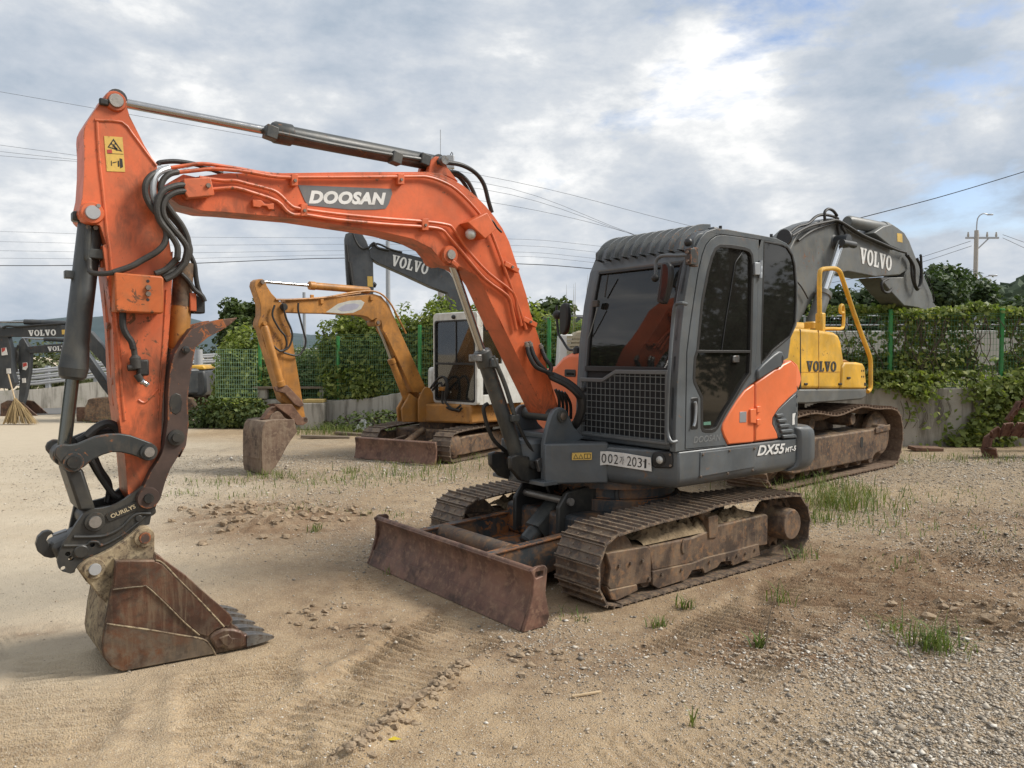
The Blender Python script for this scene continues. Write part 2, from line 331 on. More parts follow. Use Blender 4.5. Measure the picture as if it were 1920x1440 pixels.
class MB:
    def __init__(s): s.v = []; s.f = []
    def add(s, v, f): n = len(s.v); s.v += [tuple(x) for x in v]; s.f += [tuple(i+n for i in q) for q in f]; return s
    def box(s, c, size, R=None):
        x, y, z = (q/2 for q in size); c = Vector(c)
        vs = [Vector((a*x, b*y, d*z)) for a in (-1, 1) for b in (-1, 1) for d in (-1, 1)]
        if R is not None: vs = [R @ q for q in vs]
        return s.add([c+q for q in vs], [(0,1,3,2),(4,6,7,5),(0,4,5,1),(2,3,7,6),(0,2,6,4),(1,5,7,3)])
    def prism(s, loops, fr, a, b):
        """outline (list of 2d points, or list of loops: outer + holes) extruded from depth a to b; a, b may be functions of (u, w)"""
        if not isinstance(loops[0][0], (tuple, list, Vector)): loops = [loops]
        A = a if callable(a) else (lambda u, w: a); B = b if callable(b) else (lambda u, w: b)
        flat = [p for l in loops for p in l]; n = len(flat)
        vs = [fr(p[0], p[1], A(p[0], p[1])) for p in flat]+[fr(p[0], p[1], B(p[0], p[1])) for p in flat]
        fs = []
        if len(loops) == 1:
            fs += [tuple(range(n)), tuple(range(2*n-1, n-1, -1))]
        else:
            tr = tessellate_polygon([[Vector((p[0], p[1], 0)) for p in l] for l in loops])
            fs += [tuple(t) for t in tr]+[tuple(i+n for i in reversed(t)) for t in tr]
        k = 0
        for l in loops:
            m = len(l)
            fs += [(k+i, k+(i+1) % m, k+(i+1) % m+n, k+i+n) for i in range(m)]; k += m
        return s.add(vs, fs)
    def cyl(s, p0, p1, r0, r1=None, n=18, caps=True):
        p0, p1 = Vector(p0), Vector(p1); r1 = r0 if r1 is None else r1
        q = (p1-p0).to_track_quat('Z', 'Y'); vs = []
        for p, r in ((p0, r0), (p1, r1)):
            vs += [p+q @ Vector((r*math.cos(2*math.pi*i/n), r*math.sin(2*math.pi*i/n), 0)) for i in range(n)]
        fs = [(i, (i+1) % n, (i+1) % n+n, i+n) for i in range(n)]
        if caps: fs += [tuple(range(n-1, -1, -1)), tuple(range(n, 2*n))]
        return s.add(vs, fs)
    def lathe(s, p0, p1, prof, n=20):
        """prof: (distance along axis 0..1, radius)"""
        p0, p1 = Vector(p0), Vector(p1); q = (p1-p0).to_track_quat('Z', 'Y'); vs = []
        for t, r in prof: vs += [p0.lerp(p1, t)+q @ Vector((r*math.cos(2*math.pi*i/n), r*math.sin(2*math.pi*i/n), 0)) for i in range(n)]
        fs = []
        for k in range(len(prof)-1): fs += [(k*n+i, k*n+(i+1) % n, (k+1)*n+(i+1) % n, (k+1)*n+i) for i in range(n)]
        fs += [tuple(range(n-1, -1, -1)), tuple(range((len(prof)-1)*n, len(prof)*n))]
        return s.add(vs, fs)
    def tube(s, pts, r, n=8, smooth=0, closed=False):
        P = [Vector(p) for p in pts]
        if smooth: P = spline(P, smooth, closed)
        vs, fs = [], []; up = None; m = len(P)
        for i, p in enumerate(P):
            t = (P[min(i+1, m-1)]-P[max(i-1, 0)]).normalized()
            if up is None: up = Vector((0, 0, 1)) if abs(t.z) < .9 else Vector((1, 0, 0))
            x = t.cross(up).normalized(); up = x.cross(t).normalized()
            rr = r(i/(m-1)) if callable(r) else r
            vs += [p+(x*math.cos(2*math.pi*k/n)+up*math.sin(2*math.pi*k/n))*rr for k in range(n)]
        for i in range(m-1): fs += [(i*n+k, i*n+(k+1) % n, (i+1)*n+(k+1) % n, (i+1)*n+k) for k in range(n)]
        fs += [tuple(range(n-1, -1, -1)), tuple(range((m-1)*n, m*n))]
        return s.add(vs, fs)
    def loft(s, secs, caps=True, closed=True):
        n = len(secs[0]); vs = [p for q in secs for p in q]; fs = []
        for k in range(len(secs)-1):
            fs += [(k*n+i, k*n+(i+1) % n, (k+1)*n+(i+1) % n, (k+1)*n+i) for i in range(n if closed else n-1)]
        if caps: fs += [tuple(range(n-1, -1, -1)), tuple(range((len(secs)-1)*n, len(secs)*n))]
        return s.add(vs, fs)
    def ball(s, c, r, n=8, m=6, sq=(1, 1, 1)):
        c = Vector(c); vs = [c+Vector((0, 0, r*sq[2]))]
        for j in range(1, m):
            a = math.pi*j/m
            vs += [c+Vector((r*sq[0]*math.sin(a)*math.cos(2*math.pi*i/n), r*sq[1]*math.sin(a)*math.sin(2*math.pi*i/n), r*sq[2]*math.cos(a))) for i in range(n)]
        vs.append(c-Vector((0, 0, r*sq[2]))); e = len(vs)-1
        fs = [(0, 1+i, 1+(i+1) % n) for i in range(n)]
        for j in range(m-2): fs += [(1+j*n+i, 1+(j+1)*n+i, 1+(j+1)*n+(i+1) % n, 1+j*n+(i+1) % n) for i in range(n)]
        fs += [(1+(m-2)*n+(i+1) % n, 1+(m-2)*n+i, e) for i in range(n)]
        return s.add(vs, fs)
    def mesh(s, name, mat, smooth=True, ang=35):
        me = bpy.data.meshes.new(name); me.from_pydata(s.v, [], s.f); me.update()
        bm = bmesh.new(); bm.from_mesh(me); bmesh.ops.recalc_face_normals(bm, faces=bm.faces); bm.to_mesh(me); bm.free()
        me.materials.append(MATS[mat] if isinstance(mat, str) else mat)
        if smooth:
            me.polygons.foreach_set('use_smooth', [True]*len(me.polygons)); me.set_sharp_from_angle(angle=math.radians(ang))
        return me
    def build(s, name, mat, parent=None, bevel=0, smooth=True, ang=35, seg=2, **props):
        o = bpy.data.objects.new(name, s.mesh(name, mat, smooth, ang)); COL.objects.link(o)
        if parent is not None: o.parent = parent
        if bevel:
            b = o.modifiers.new('bevel', 'BEVEL'); b.width = bevel; b.segments = seg; b.limit_method = 'ANGLE'; b.angle_limit = math.radians(38)
            b.use_clamp_overlap = True
        for k, v in props.items(): o[k] = v
        return o
def thing(name, label, cat, loc=(0, 0, 0), rz=0, group=None):
    o = bpy.data.objects.new(name, None); COL.objects.link(o); o.location = loc; o.rotation_euler = (0, 0, rz); o.empty_display_size = .3
    o['label'] = label; o['category'] = cat
    if group: o['group'] = group
    return o
def tag(o, label, cat, group=None):
    o['label'] = label; o['category'] = cat
    if group: o['group'] = group
    return o
def inst(name, me, parent, M):
    o = bpy.data.objects.new(name, me); COL.objects.link(o); o.parent = parent; o.matrix_local = M; return o
def np_mesh(name, verts, faces, mat, smooth=False):
    me = bpy.data.meshes.new(name); v = np.asarray(verts, dtype=np.float32); f = np.asarray(faces, dtype=np.int32); k = f.shape[1]
    me.vertices.add(len(v)); me.vertices.foreach_set('co', v.ravel())
    me.loops.add(f.size); me.loops.foreach_set('vertex_index', f.ravel())
    me.polygons.add(len(f)); me.polygons.foreach_set('loop_start', np.arange(0, f.size, k, dtype=np.int32))
    me.update(calc_edges=True); me.validate()
    if smooth: me.polygons.foreach_set('use_smooth', np.ones(len(f), dtype=bool))
    me.materials.append(MATS[mat] if isinstance(mat, str) else mat); return me
def link(name, me, parent=None):
    o = bpy.data.objects.new(name, me); COL.objects.link(o); o.parent = parent; return o
def text_mesh(txt, size, shear=0, bold=0, depth=.002, spacing=1.0, sx=1.0):
    """lettering as 2d outline -> mesh, centred, in its own xy plane"""
    c = bpy.data.curves.new('lettering', 'FONT'); c.body = txt; c.size = size; c.shear = shear; c.offset = bold; c.extrude = depth
    c.align_x = 'CENTER'; c.align_y = 'CENTER'; c.space_character = spacing; c.resolution_u = 4
    o = bpy.data.objects.new('lettering', c); COL.objects.link(o)
    dg = bpy.context.evaluated_depsgraph_get(); dg.update()
    me = bpy.data.meshes.new_from_object(o.evaluated_get(dg)); bpy.data.objects.remove(o); bpy.data.curves.remove(c)
    if sx != 1: me.transform(Matrix.Diagonal((sx, 1, 1, 1)))
    return me
def put_text(name, me, mat, parent, pos, xdir, ydir):
    me.materials.clear(); me.materials.append(MATS[mat])
    x = Vector(xdir).normalized(); y = Vector(ydir); y = (y-x*y.dot(x)).normalized(); z = x.cross(y)
    M = Matrix((( x.x, y.x, z.x, pos[0]), (x.y, y.y, z.y, pos[1]), (x.z, y.z, z.z, pos[2]), (0, 0, 0, 1)))
    return inst(name, me, parent, M)
def slab_letters():
    """slab-serif capitals V O L V O, unit height, baseline at 0, as 2d loops"""
    V = [[(0,1),(.52,1),(.52,.9),(.44,.87),(.58,.36),(.72,.87),(.62,.9),(.62,1),(1.02,1),(1.02,.9),(.94,.87),(.66,0),(.40,0),(.08,.87),(0,.9)]]
    O = [circ(.5, .5, .50, 22, .52), circ(.5, .5, .21, 16, .37)]
    Lt = [[(0,1),(.5,1),(.5,.9),(.4,.88),(.4,.12),(.62,.14),(.70,.36),(.82,.36),(.80,0),(0,0),(0,.1),(.1,.12),(.1,.88),(0,.9)]]
    out, x = [], 0
    for g, w in ((V, 1.02), (O, 1.0), (Lt, .82), (V, 1.02), (O, 1.0)):
        out.append([[(p[0]+x, p[1]) for p in l] for l in g]); x += w+.10
    return out, x-.10
def volvo_text(parent, pos, xdir, ydir, h, mat='white_letters', sx=1.0, thick=.003):
    g, w = slab_letters(); m = MB()
    for loops in g: m.prism([[((p[0]-w/2)*h*sx, (p[1]-.5)*h) for p in l] for l in loops], PLAN, 0, thick)
    return put_text('lettering', m.mesh('lettering', mat, False), mat, parent, pos, xdir, ydir)
# ================================================================ the setting
def hash2(ix, iy, seed):
    h = (ix*374761393+iy*668265263+seed*2147483647) & 0xffffffff
    h = ((h ^ (h >> 13))*1274126177) & 0xffffffff
    return ((h ^ (h >> 16)) & 0xffff)/65535.0
def vnoise(x, y, seed=0):
    x = np.asarray(x, dtype=np.float64); y = np.asarray(y, dtype=np.float64)
    ix = np.floor(x).astype(np.int64); iy = np.floor(y).astype(np.int64); fx = x-ix; fy = y-iy
    sx = fx*fx*fx*(fx*(fx*6-15)+10); sy = fy*fy*fy*(fy*(fy*6-15)+10)
    a, b, c, d = hash2(ix, iy, seed), hash2(ix+1, iy, seed), hash2(ix, iy+1, seed), hash2(ix+1, iy+1, seed)
    return (a+(b-a)*sx)*(1-sy)+(c+(d-c)*sx)*sy
def fbm(x, y, oct=4, seed=0, gain=.5):
    s = 0; a = 1; t = 0
    for k in range(oct): s = s+a*vnoise(x*2**k+17.3*k, y*2**k-9.1*k, seed+k*7); t += a; a *= gain
    return s/t
WR = Rig(0, 0, 0, 1)                         # world frame (x' = y, y' = -x)
def gpt(px, py, z=0):
    p = WR.ground(px, py, z); return (-p.y, p.x)
def sstep(a, b, x): t = np.clip((x-a)/(b-a), 0, 1); return t*t*(3-2*t)
def blob(x, y, cx, cy, rx, ry, rot=0):
    c, s = math.cos(rot), math.sin(rot); dx, dy = x-cx, y-cy
    return np.exp(-(((dx*c+dy*s)/rx)**2+((-dx*s+dy*c)/ry)**2))
BANDS = [  # tread prints pressed into the soil: point, direction, half width, from, to, spacing, depth
    ((-.76,3.5), (.41,.91), .27, -1.4, 1.25, .066, 0.0384), ((-1.26,3.6), (-.29,.957), .26, -1.2, .85, .062, 0.0320), ((-.15,4.75), (.50,.86), .34, -.9, 1.5, .062, 0.0272),
    ((2.75,5.5), (.35,.935), 1.0, -1.3, 1.4, .077, 0.0352), ((1.25,4.35), (.60,.80), .36, -.7, 1.2, .070, 0.0320), ((4.6,6.6), (.30,.95), 1.1, -1.8, 2.5, .08, 0.0288),
    ((-2.1,3.5), (-.2,.97), .33, -.9, 1.0, .07, 0.022), ((-2.9,4.2), (.8,.6), .25, -.4, .5, .05, 0.0208), ((-.75,5.35), (.3,-.95), .35, -.6, .5, .06, 0.0208), ((.9,3.1), (.9,.4), .3, -.8, .9, .07, 0.0112)]
def ground_z(x, y):
    z = .020*(fbm(x*.55, y*.55, 3, 1)-.5)*2+.010*(fbm(x*2.3, y*2.3, 4, 5)-.5)*2+.005*(fbm(x*9, y*9, 3, 9)-.5)*2
    gr = gravel_amt(x, y)
    z = z+.010*(fbm(x*24, y*24, 2, 13)-.5)*2*(.25+.75*gr)
    for (cx, cy), (dx, dy), hwid, t0, t1, sp, am in BANDS:
        l = math.hypot(dx, dy); dx, dy = dx/l, dy/l
        t = (x-cx)*dx+(y-cy)*dy; w = (x-cx)*-dy+(y-cy)*dx
        ww = w+.10*(fbm(x*1.3, y*1.3, 2, 31)-.5)
        m = sstep(hwid+.05, hwid-.06, np.abs(ww))*sstep(t0, t0+.5, t)*sstep(t1, t1-.6, t)
        brk = .35+.65*sstep(.36, .52, fbm(x*2.1+3, y*2.1, 3, 23))
        ph = (t+.06*(fbm(x*3.1, y*3.1, 2, 41)-.5))/sp*2*math.pi
        z = z+m*(am*brk*(np.maximum(np.sin(ph+.45*np.sin(ph)), -.55)*.7)-.012)
        z = z+.030*np.exp(-((np.abs(ww)-hwid-.04)/.05)**2)*sstep(t0, t0+.5, t)*sstep(t1, t1-.6, t)*fbm(x*6, y*6, 3, 51)*(am/.040)
    # wheel ruts in the loose sand at the left
    lt = sstep(-1.2, -2.2, x)*sstep(5.5, 4.0, y)
    z = z+lt*.007*np.sin((x*.36-y*.93)*9+3*fbm(x*.8, y*.8, 2, 61))
    # clod heap
    for cx, cy, r, h in CLODS:
        d2 = ((x-cx)/r)**2+((y-cy)/(r*.8))**2; e = np.exp(-d2)
        z = z+h*e*(.45+.9*fbm(x*5, y*5, 3, 71))+h*.7*e*(fbm(x*16, y*16, 2, 77)-.4)
    # keep the soil level where the machines stand
    ux, uy = x-MR_O[0], y-MR_O[1]; u = ux*-.786+uy*-.618; v = ux*.618+uy*-.786
    flat = np.maximum(sstep(1.45, 1.1, np.abs(u))*sstep(1.25, 1.0, np.abs(v)), np.maximum(sstep(.25, .08, np.abs(u-1.68))*sstep(1.1, .98, np.abs(v)), sstep(.6, .42, np.abs(u-3.28))*sstep(.55, .38, np.abs(v+.12))))
    z = z*(1-flat)-.012*(1-flat)-.002*flat
    far = sstep(9.0, 14, y)
    return z*(1-far)-.004*far
def gravel_amt(x, y):
    g = blob(x, y, 2.35, 3.3, 1.0, 1.2)*1.7+blob(x, y, 4.5, 6.5, 2.0, 2.6)*.8+blob(x, y, -2.0, 8.0, 2.2, 2.4)*.42+blob(x, y, .9, 4.0, .8, .5)*.35+blob(x, y, -1.1, 6.6, .9, .8)*.4+blob(x, y, -3, 12.5, 4, 2.5)*.9+blob(x, y, 7, 11, 3.5, 2.5)*.9+blob(x, y, .2, 4.4, .35, .5)*.5
    return np.clip(g*(.35+1.3*fbm(x*1.4, y*1.4, 4, 91)), 0, 1)
MR_O = (.826, 6.232)
CLODS = [(*gpt(492,990), .42, .085), (*gpt(440,960), .5, .05), (*gpt(560,965), .6, .04), (*gpt(1010,1230), .25, .02), (*gpt(1500,1220), .3, .025), (*gpt(600,1150), .22, .03), (*gpt(700,1190), .2, .025), (*gpt(1870,1150), .4, .05)]+[(*gpt(654+21*k, 1423-16.5*k), .055, .035) for k in range(11)]
def make_ground():
    m, nt, b, o = new_mat('soil'); L = nt.links.new; c = coords(nt)
    at = lambda n: N(nt, 'ShaderNodeAttribute', attribute_name=n).outputs['Fac']
    n1 = NOISE(nt, c, .8, 8, .6, .3); n2 = NOISE(nt, c, 5, 8, .65); n3 = NOISE(nt, c, 60, 5, .7)
    sand = MIX(nt, RAMP(nt, n1, [(.42, 0), (.58, 1)]), (.345, .248, .146), (.455, .340, .212))
    sand = MIX(nt, RAMP(nt, n2, [(.47, 0), (.62, .75)]), sand, (.250, .172, .100))
    sand = MIX(nt, RAMP(nt, n3, [(.48, 0), (.62, .5)]), sand, (.47, .38, .27))
    sp2 = N(nt, 'ShaderNodeTexVoronoi'); sp2.inputs['Scale'].default_value = 150; L(c, sp2.inputs['Vector']); sc2 = N(nt, 'ShaderNodeSeparateColor'); L(sp2.outputs['Color'], sc2.inputs[0])
    spk = M_(nt, 'MULTIPLY', RAMP(nt, sp2.outputs['Distance'], [(.30, 1), (.50, 0)]), RAMP(nt, sc2.outputs[0], [(.62, 0), (.80, .85)]))
    sand = MIX(nt, spk, sand, MIX(nt, sc2.outputs[1], (.22, .18, .14), (.62, .55, .44)))
    sand = MIX(nt, RAMP(nt, NOISE(nt, c, 160, 3, .6), [(.36, .6), (.49, 0)]), sand, (.15, .105, .07))
    pale = MIX(nt, n2, (.46, .39, .29), (.57, .49, .375))
    col = MIX(nt, at('pale'), sand, pale)
    vo = N(nt, 'ShaderNodeTexVoronoi'); vo.inputs['Scale'].default_value = 55; L(c, vo.inputs['Vector'])
    v2 = N(nt, 'ShaderNodeTexVoronoi'); v2.inputs['Scale'].default_value = 130; L(c, v2.inputs['Vector'])
    sp = N(nt, 'ShaderNodeSeparateColor'); L(vo.outputs['Color'], sp.inputs[0])
    stone = RAMP(nt, sp.outputs[0], [(0, (.18, .155, .125)), (.35, (.33, .29, .24)), (.7, (.46, .42, .36)), (1, (.64, .60, .53))])
    grav = MIX(nt, RAMP(nt, vo.outputs['Distance'], [(.25, 1), (.55, 0)]), (.27, .215, .15), stone)
    gm = M_(nt, 'MULTIPLY', at('gravel'), RAMP(nt, NOISE(nt, c, 7, 6, .7), [(.33, .25), (.6, 1)]))
    col = MIX(nt, gm, col, grav)
    col = MIX(nt, M_(nt, 'MULTIPLY', at('brown'), RAMP(nt, n2, [(.3, .3), (.6, 1)])), col, (.195, .125, .075))
    L(col, b.inputs['Base Color']); b.inputs['Roughness'].default_value = .95; b.inputs['Specular IOR Level'].default_value = .15
    hgt = M_(nt, 'ADD', M_(nt, 'MULTIPLY', n3, .5), M_(nt, 'MULTIPLY', NOISE(nt, c, 22, 6, .65), .9))
    hgt = M_(nt, 'ADD', hgt, M_(nt, 'MULTIPLY', M_(nt, 'SUBTRACT', 1.0, vo.outputs['Distance']), M_(nt, 'MULTIPLY', gm, 1.2)))
    hgt = M_(nt, 'ADD', hgt, M_(nt, 'MULTIPLY', M_(nt, 'SUBTRACT', 1.0, v2.outputs['Distance']), .35))
    bump(nt, b, hgt, .8, .016)
    # one sheet: fine near the viewer, coarser with distance, out to the horizon
    ys = [-400, -120, -40, -12, -3, 0.5, 1.6]; y = 2.2
    while y < 30: ys.append(y); y += .0088 if y < 4.6 else .0088+.0075*(y-4.6)**1.1
    ys += [33, 40, 55, 80, 130, 220, 400, 800, 1600]
    xs = []; x = 0
    while x < 22: xs.append(x); x += .017+.007*max(0, x-2.6)**1.2
    xs += [24, 28, 36, 60, 110, 220, 500, 1200]
    xs = np.array([-q for q in reversed(xs[1:])]+xs); ys = np.array(ys)
    X, Y = np.meshgrid(xs, ys); x, y = X.ravel(), Y.ravel()
    z = ground_z(x, y); z[(np.abs(x) > 30) | (y < 0)] = -.004
    nx, ny = len(xs), len(ys); i = np.arange(nx*ny).reshape(ny, nx)
    f = np.stack([i[:-1, :-1], i[:-1, 1:], i[1:, 1:], i[1:, :-1]], -1).reshape(-1, 4)
    me = np_mesh('ground', np.stack([x, y, z], 1), f, m, True)
    def attr(n, v):
        a = me.attributes.new(n, 'FLOAT', 'POINT'); a.data.foreach_set('value', np.asarray(v, dtype=np.float32))
    attr('gravel', gravel_amt(x, y))
    pl = sstep(-.6, -2.8, x+.28*(y-4)+.9*(fbm(x*.7, y*.7, 3, 101)-.5))*sstep(2.4, 4.6, y+.5*x*.2)
    pl = np.clip(pl*(.6+.7*fbm(x*.9, y*2.5, 3, 103)), 0, 1)*sstep(13.5, 11.5, y+.35*x)+sstep(-6.2, -7.4, x)*sstep(9, 10.5, y)
    attr('pale', np.clip(pl, 0, 1))
    br = sum(blob(x, y, cx, cy, r*1.6, r*1.6)*.9 for cx, cy, r, h in CLODS if r > .1)*.5+blob(x, y, *gpt(55,1180), .34, .16)*.95+blob(x, y, 3.0, 6.0, 1.9, .9)*1.1+blob(x, y, 1.4, 4.35, .8, .4)*.8+blob(x, y, 4.8, 7.6, 1.5, .7)*.7+blob(x, y, -1.3, 7.2, 1.2, .6)*.5+blob(x, y, -.7, 5.3, 1.1, .8)*.4+blob(x, y, 2.3, 5.0, 1.4, .7)*.5+blob(x, y, .3, 3.9, .7, .4)*.3+blob(x, y, -3.4, 10.1, .8, .4)*.6
    attr('brown', np.clip(br*(.4+1.1*fbm(x*2.2, y*2.2, 4, 107)), 0, 1))
    o = link('ground', me); o['kind'] = 'structure'
    print('ground quads', len(f))
make_ground()

# ---- retaining wall with the green mesh fence on it
WALL = [(-5.62,17.2,.60), (-4.6,17.05,.60), (-3.6,16.85,.61), (-3.0,16.6,.66), (-2.3,16.3,.80), (0,15.6,.92), (3,14.6,1.0), (6.8,13.55,1.0), (9,13.65,1.02), (13.5,14.1,1.05)]
def wall_mesh(pts, thick, z0=-.1):
    secs = []
    for i, (x, y, z) in enumerate(pts):
        a = Vector(pts[max(i-1, 0)][:2]); b = Vector(pts[min(i+1, len(pts)-1)][:2]); t = (b-a).normalized(); n = Vector((-t.y, t.x))*thick
        secs.append([(x,y,z0), (x,y,z-.015), (x+n.x*.08,y+n.y*.08,z), (x+n.x,y+n.y,z), (x+n.x,y+n.y,z0)])
    return MB().loft(secs)
fine = []
for a, b in zip(WALL[:-1], WALL[1:]):
    for k in range(6): fine.append(tuple(a[j]+(b[j]-a[j])*k/6+(rnd.uniform(-.008,.008) if j == 2 else 0) for j in range(3)))
fine.append(WALL[-1])
tag(wall_mesh(fine, .28).build('retaining_wall', 'concrete'), 'low weathered concrete retaining wall under the green mesh fence', 'wall')
def along(pts, s):
    for a, b in zip(pts[:-1], pts[1:]):
        l = math.hypot(b[0]-a[0], b[1]-a[1])
        if s <= l: return [a[j]+(b[j]-a[j])*s/l for j in range(3)], Vector((b[0]-a[0], b[1]-a[1], 0)).normalized()
        s -= l
    return list(pts[-1]), Vector((1,0,0))
def wallpt(px):
    """wall point seen at photo column px"""
    k = (px-960)/FPX
    for a, b in zip(WALL[:-1], WALL[1:]):
        fa, fb = a[0]-k*a[1], b[0]-k*b[1]
        if fa <= 0 <= fb: t = fa/(fa-fb); return [a[j]+(b[j]-a[j])*t for j in range(3)]
    return list(WALL[-1])
FEN = thing('mesh_fence', 'green wire mesh fence with round posts along the concrete wall', 'fence', (WALL[0][0], WALL[0][1], 0))
fo = Vector((WALL[0][0], WALL[0][1], 0))
posts = [wallpt(x) for x in (484,632,786,905,1030,1150,1275,1395,1530,1675,1885)]+[[10.5,13.76,1.03]]
for p in posts:
    b = Vector((p[0], p[1]+.12, p[2]-.05))-fo
    o = MB().lathe(b, b+Vector((0,0,1.42)), [(0,.036),(.965,.036),(.975,.040),(.995,.040),(1,.02)], 14).build('post', 'green_post', FEN)
for a, b in zip(posts[:-1], posts[1:]):
    A = Vector((a[0], a[1]+.10, a[2]+.03))-fo; B = Vector((b[0], b[1]+.10, b[2]+.03))-fo; m = MB(); n = max(8, int((B-A).length/.052)); H_ = 1.24
    for k in range(n+1):
        q = A.lerp(B, k/n); m.box(q+Vector((0,0,H_/2)), (.0042,.0042,H_))
    d = (B-A); rz = math.atan2(d.y, d.x)
    for k in range(13):
        for off in ((0,) if k not in (0, 3, 9, 12) else (-.02,.02)):
            m.box((A+B)/2+Vector((0,0,H_*k/12+off)), (d.length,.005,.005), Matrix.Rotation(rz, 3, 'Z'))
    m.build('wire_panel', 'wire_green', FEN, smooth=False)
# loose panel standing in front of the ivy at the left
a, b = WR.front(405,745,16.6), WR.front(482,745,16.6)
A = Vector((-a.y, 16.6, 0)); B = Vector((-b.y, 16.6, 0)); zt_ = 1.6+8/1476*16.6; z0_ = WR.front(405,745,16.6).z
LP = MB()
for k in range(19): q = A.lerp(B, k/18); LP.box((q.x,q.y,(zt_+z0_)/2), (.005,.005,zt_-z0_))
for k in range(12): LP.box(((A.x+B.x)/2,16.6,z0_+(zt_-z0_)*k/11), (B.x-A.x,.006,.006))
tag(LP.build('wire_panel', 'wire_pale', smooth=False), 'pale green wire mesh panel propped against the ivy mound', 'wire panel')

# ---- road barrier with guard rail at the far left
RB = [(-26,19.4), (-17,21.6), (-13.95,22.9), (-11.9,24.4), (-8.5,27.5), (-4,32)]
secs = []
for i, (x, y) in enumerate(RB):
    zt2 = float(np.interp(x, [-17,-13.9,-11.9,-6], [.45,.56,.86,1.3]))
    secs.append([(x,y,-.1),(x,y,zt2*.45),(x+.03,y+.05,zt2),(x+.05,y+.35,zt2),(x+.05,y+.4,-.1)])
tag(MB().loft(secs).build('road_barrier', 'concrete'), 'stained concrete road barrier below the guard rail at far left', 'barrier')
GR = thing('guard_rail', 'galvanised guard rail with three beams above the concrete road barrier', 'guard rail', (-14,23,0)); go = Vector((-14,23,0))
def rail_z(x): return float(np.interp(x, [-17,-13.9,-11.9,-6], [.45,.56,.86,1.3]))
for k in range(3):
    secs = []
    for (x, y) in [(RB[i][0]*(1-t)+RB[i+1][0]*t, RB[i][1]*(1-t)+RB[i+1][1]*t) for i in range(5) for t in (0,.25,.5,.75)]:
        z = rail_z(x)+.12+k*.17
        secs.append([Vector((x+.02,y+.15+dx,z+dz))-go for dx, dz in ((0,0),(-.03,.03),(-.03,.06),(0,.08),(-.03,.10),(-.03,.12),(0,.14),(.012,.14),(.012,0))])
    MB().loft(secs).build('rail_beam', 'zinc_white', GR)
for x, y in [(RB[i][0]*(1-t)+RB[i+1][0]*t, RB[i][1]*(1-t)+RB[i+1][1]*t) for i in range(5) for t in (.1,.6)]:
    MB().box(Vector((x+.02,y+.23,rail_z(x)+.28))-go, (.12,.12,.75)).build('rail_post', 'galvanised', GR, .01)
me = np_mesh('asphalt_lane', [(-30,16.5,.004),(-12.6,20.4,.004),(-9.4,22.3,.004),(-8.2,27.3,.004),(-11.9,24.35,.004),(-13.95,22.85,.004),(-17,21.55,.004),(-30,18.4,.004)], [[0,1,2,3,4,5,6,7]], 'asphalt')
o = link('asphalt_lane', me); o['kind'] = 'structure'
# second wall and rail beyond the fence at the right
W2 = [(5.2,24,.0),(9,23.5,0),(13,23,0),(20,22.5,0)]
secs = [[(x,y,-.2),(x,y,2.25),(x,y+.3,2.28),(x,y+.3,-.2)] for x, y, _ in W2]
tag(MB().loft(secs).build('yard_wall', 'wall_pale'), 'pale concrete yard wall seen through the right fence', 'wall')
YR_ = thing('yard_railing', 'thin grey pipe railing on the pale yard wall beyond the fence', 'railing', (5.2,24,2.2)); yo = Vector((5.2,24,2.2))
for z in (2.45, 2.72): MB().tube([Vector((x,y+.1,z))-yo for x, y, _ in W2], .025, 6).build('rail', 'galvanised', YR_)
for k in range(12):
    p, _ = along(W2, k*1.2); MB().box(Vector((p[0],p[1]+.1,2.45))-yo, (.05,.05,.6)).build('rail_post', 'galvanised', YR_)
# hills
def hill(name, pts, y0, depth, mat):
    xs = np.linspace(pts[0][0], pts[-1][0], 90); prof = np.interp(xs, [p[0] for p in pts], [p[1] for p in pts]); V_ = []; F_ = []
    n = 26
    for j in range(n):
        t = j/(n-1); h = math.sin(t*math.pi/2)**.8
        y = y0+depth*t
        V_.append(np.stack([xs, np.full_like(xs, y)+depth*.06*(fbm(xs*.02, xs*0+j*.3, 3, 7)-.5), prof*h*(1+.10*(fbm(xs*.06, xs*0+j*.35, 4, 3)-.5)*2)-1*(j == 0)+h*2.2*(fbm(xs*.35, xs*0+j*.9, 3, 5)-.5)], 1))
    V_ = np.concatenate(V_); i = np.arange(n*90).reshape(n, 90)
    f = np.stack([i[:-1, :-1], i[:-1, 1:], i[1:, 1:], i[1:, :-1]], -1).reshape(-1, 4)
    o = link(name, np_mesh(name, V_, f, mat, True)); o['kind'] = 'structure'
hill('hills', [(-420,6),(-330,12),(-270,17),(-215,21),(-190,23),(-165,19),(-130,13),(-80,9),(-30,6)], 330, 90, 'hazy_far_wood')
hill('hill', [(90,-2),(98,1),(110,7),(122,14),(140,19),(170,23),(210,26)], 160, 60, 'near_wood')
# ================================================================ main orange excavator
MR = Rig(.826, 6.232, -.786, -.618)
CV = -.12                                   # centre plane of boom and arm
S = MR.side
EX = thing('excavator', 'orange and charcoal crawler excavator with number plate, standing in the foreground', 'excavator', MR.o, MR.rz)
def SL(pts, v): return MR.sl(pts, v)
def pin(parent, p, v0, v1, r, mat='pin_steel', collar=None, cm='orange_arm', name='pin'):
    """pivot pin lying across the plane, with a boss collar"""
    if collar:
        MB().lathe((p[0], v0, p[1]), (p[0], v1-.012, p[1]), [(0, collar*.97), (.03, collar), (.95, collar), (1, collar*.9)], 22).build('boss', cm, parent)
    return MB().lathe((p[0], v0-.004, p[1]), (p[0], v1, p[1]), [(0, r*.94), (.02, r), (.97, r), (1, r*.9)], 20).build(name, mat, parent)

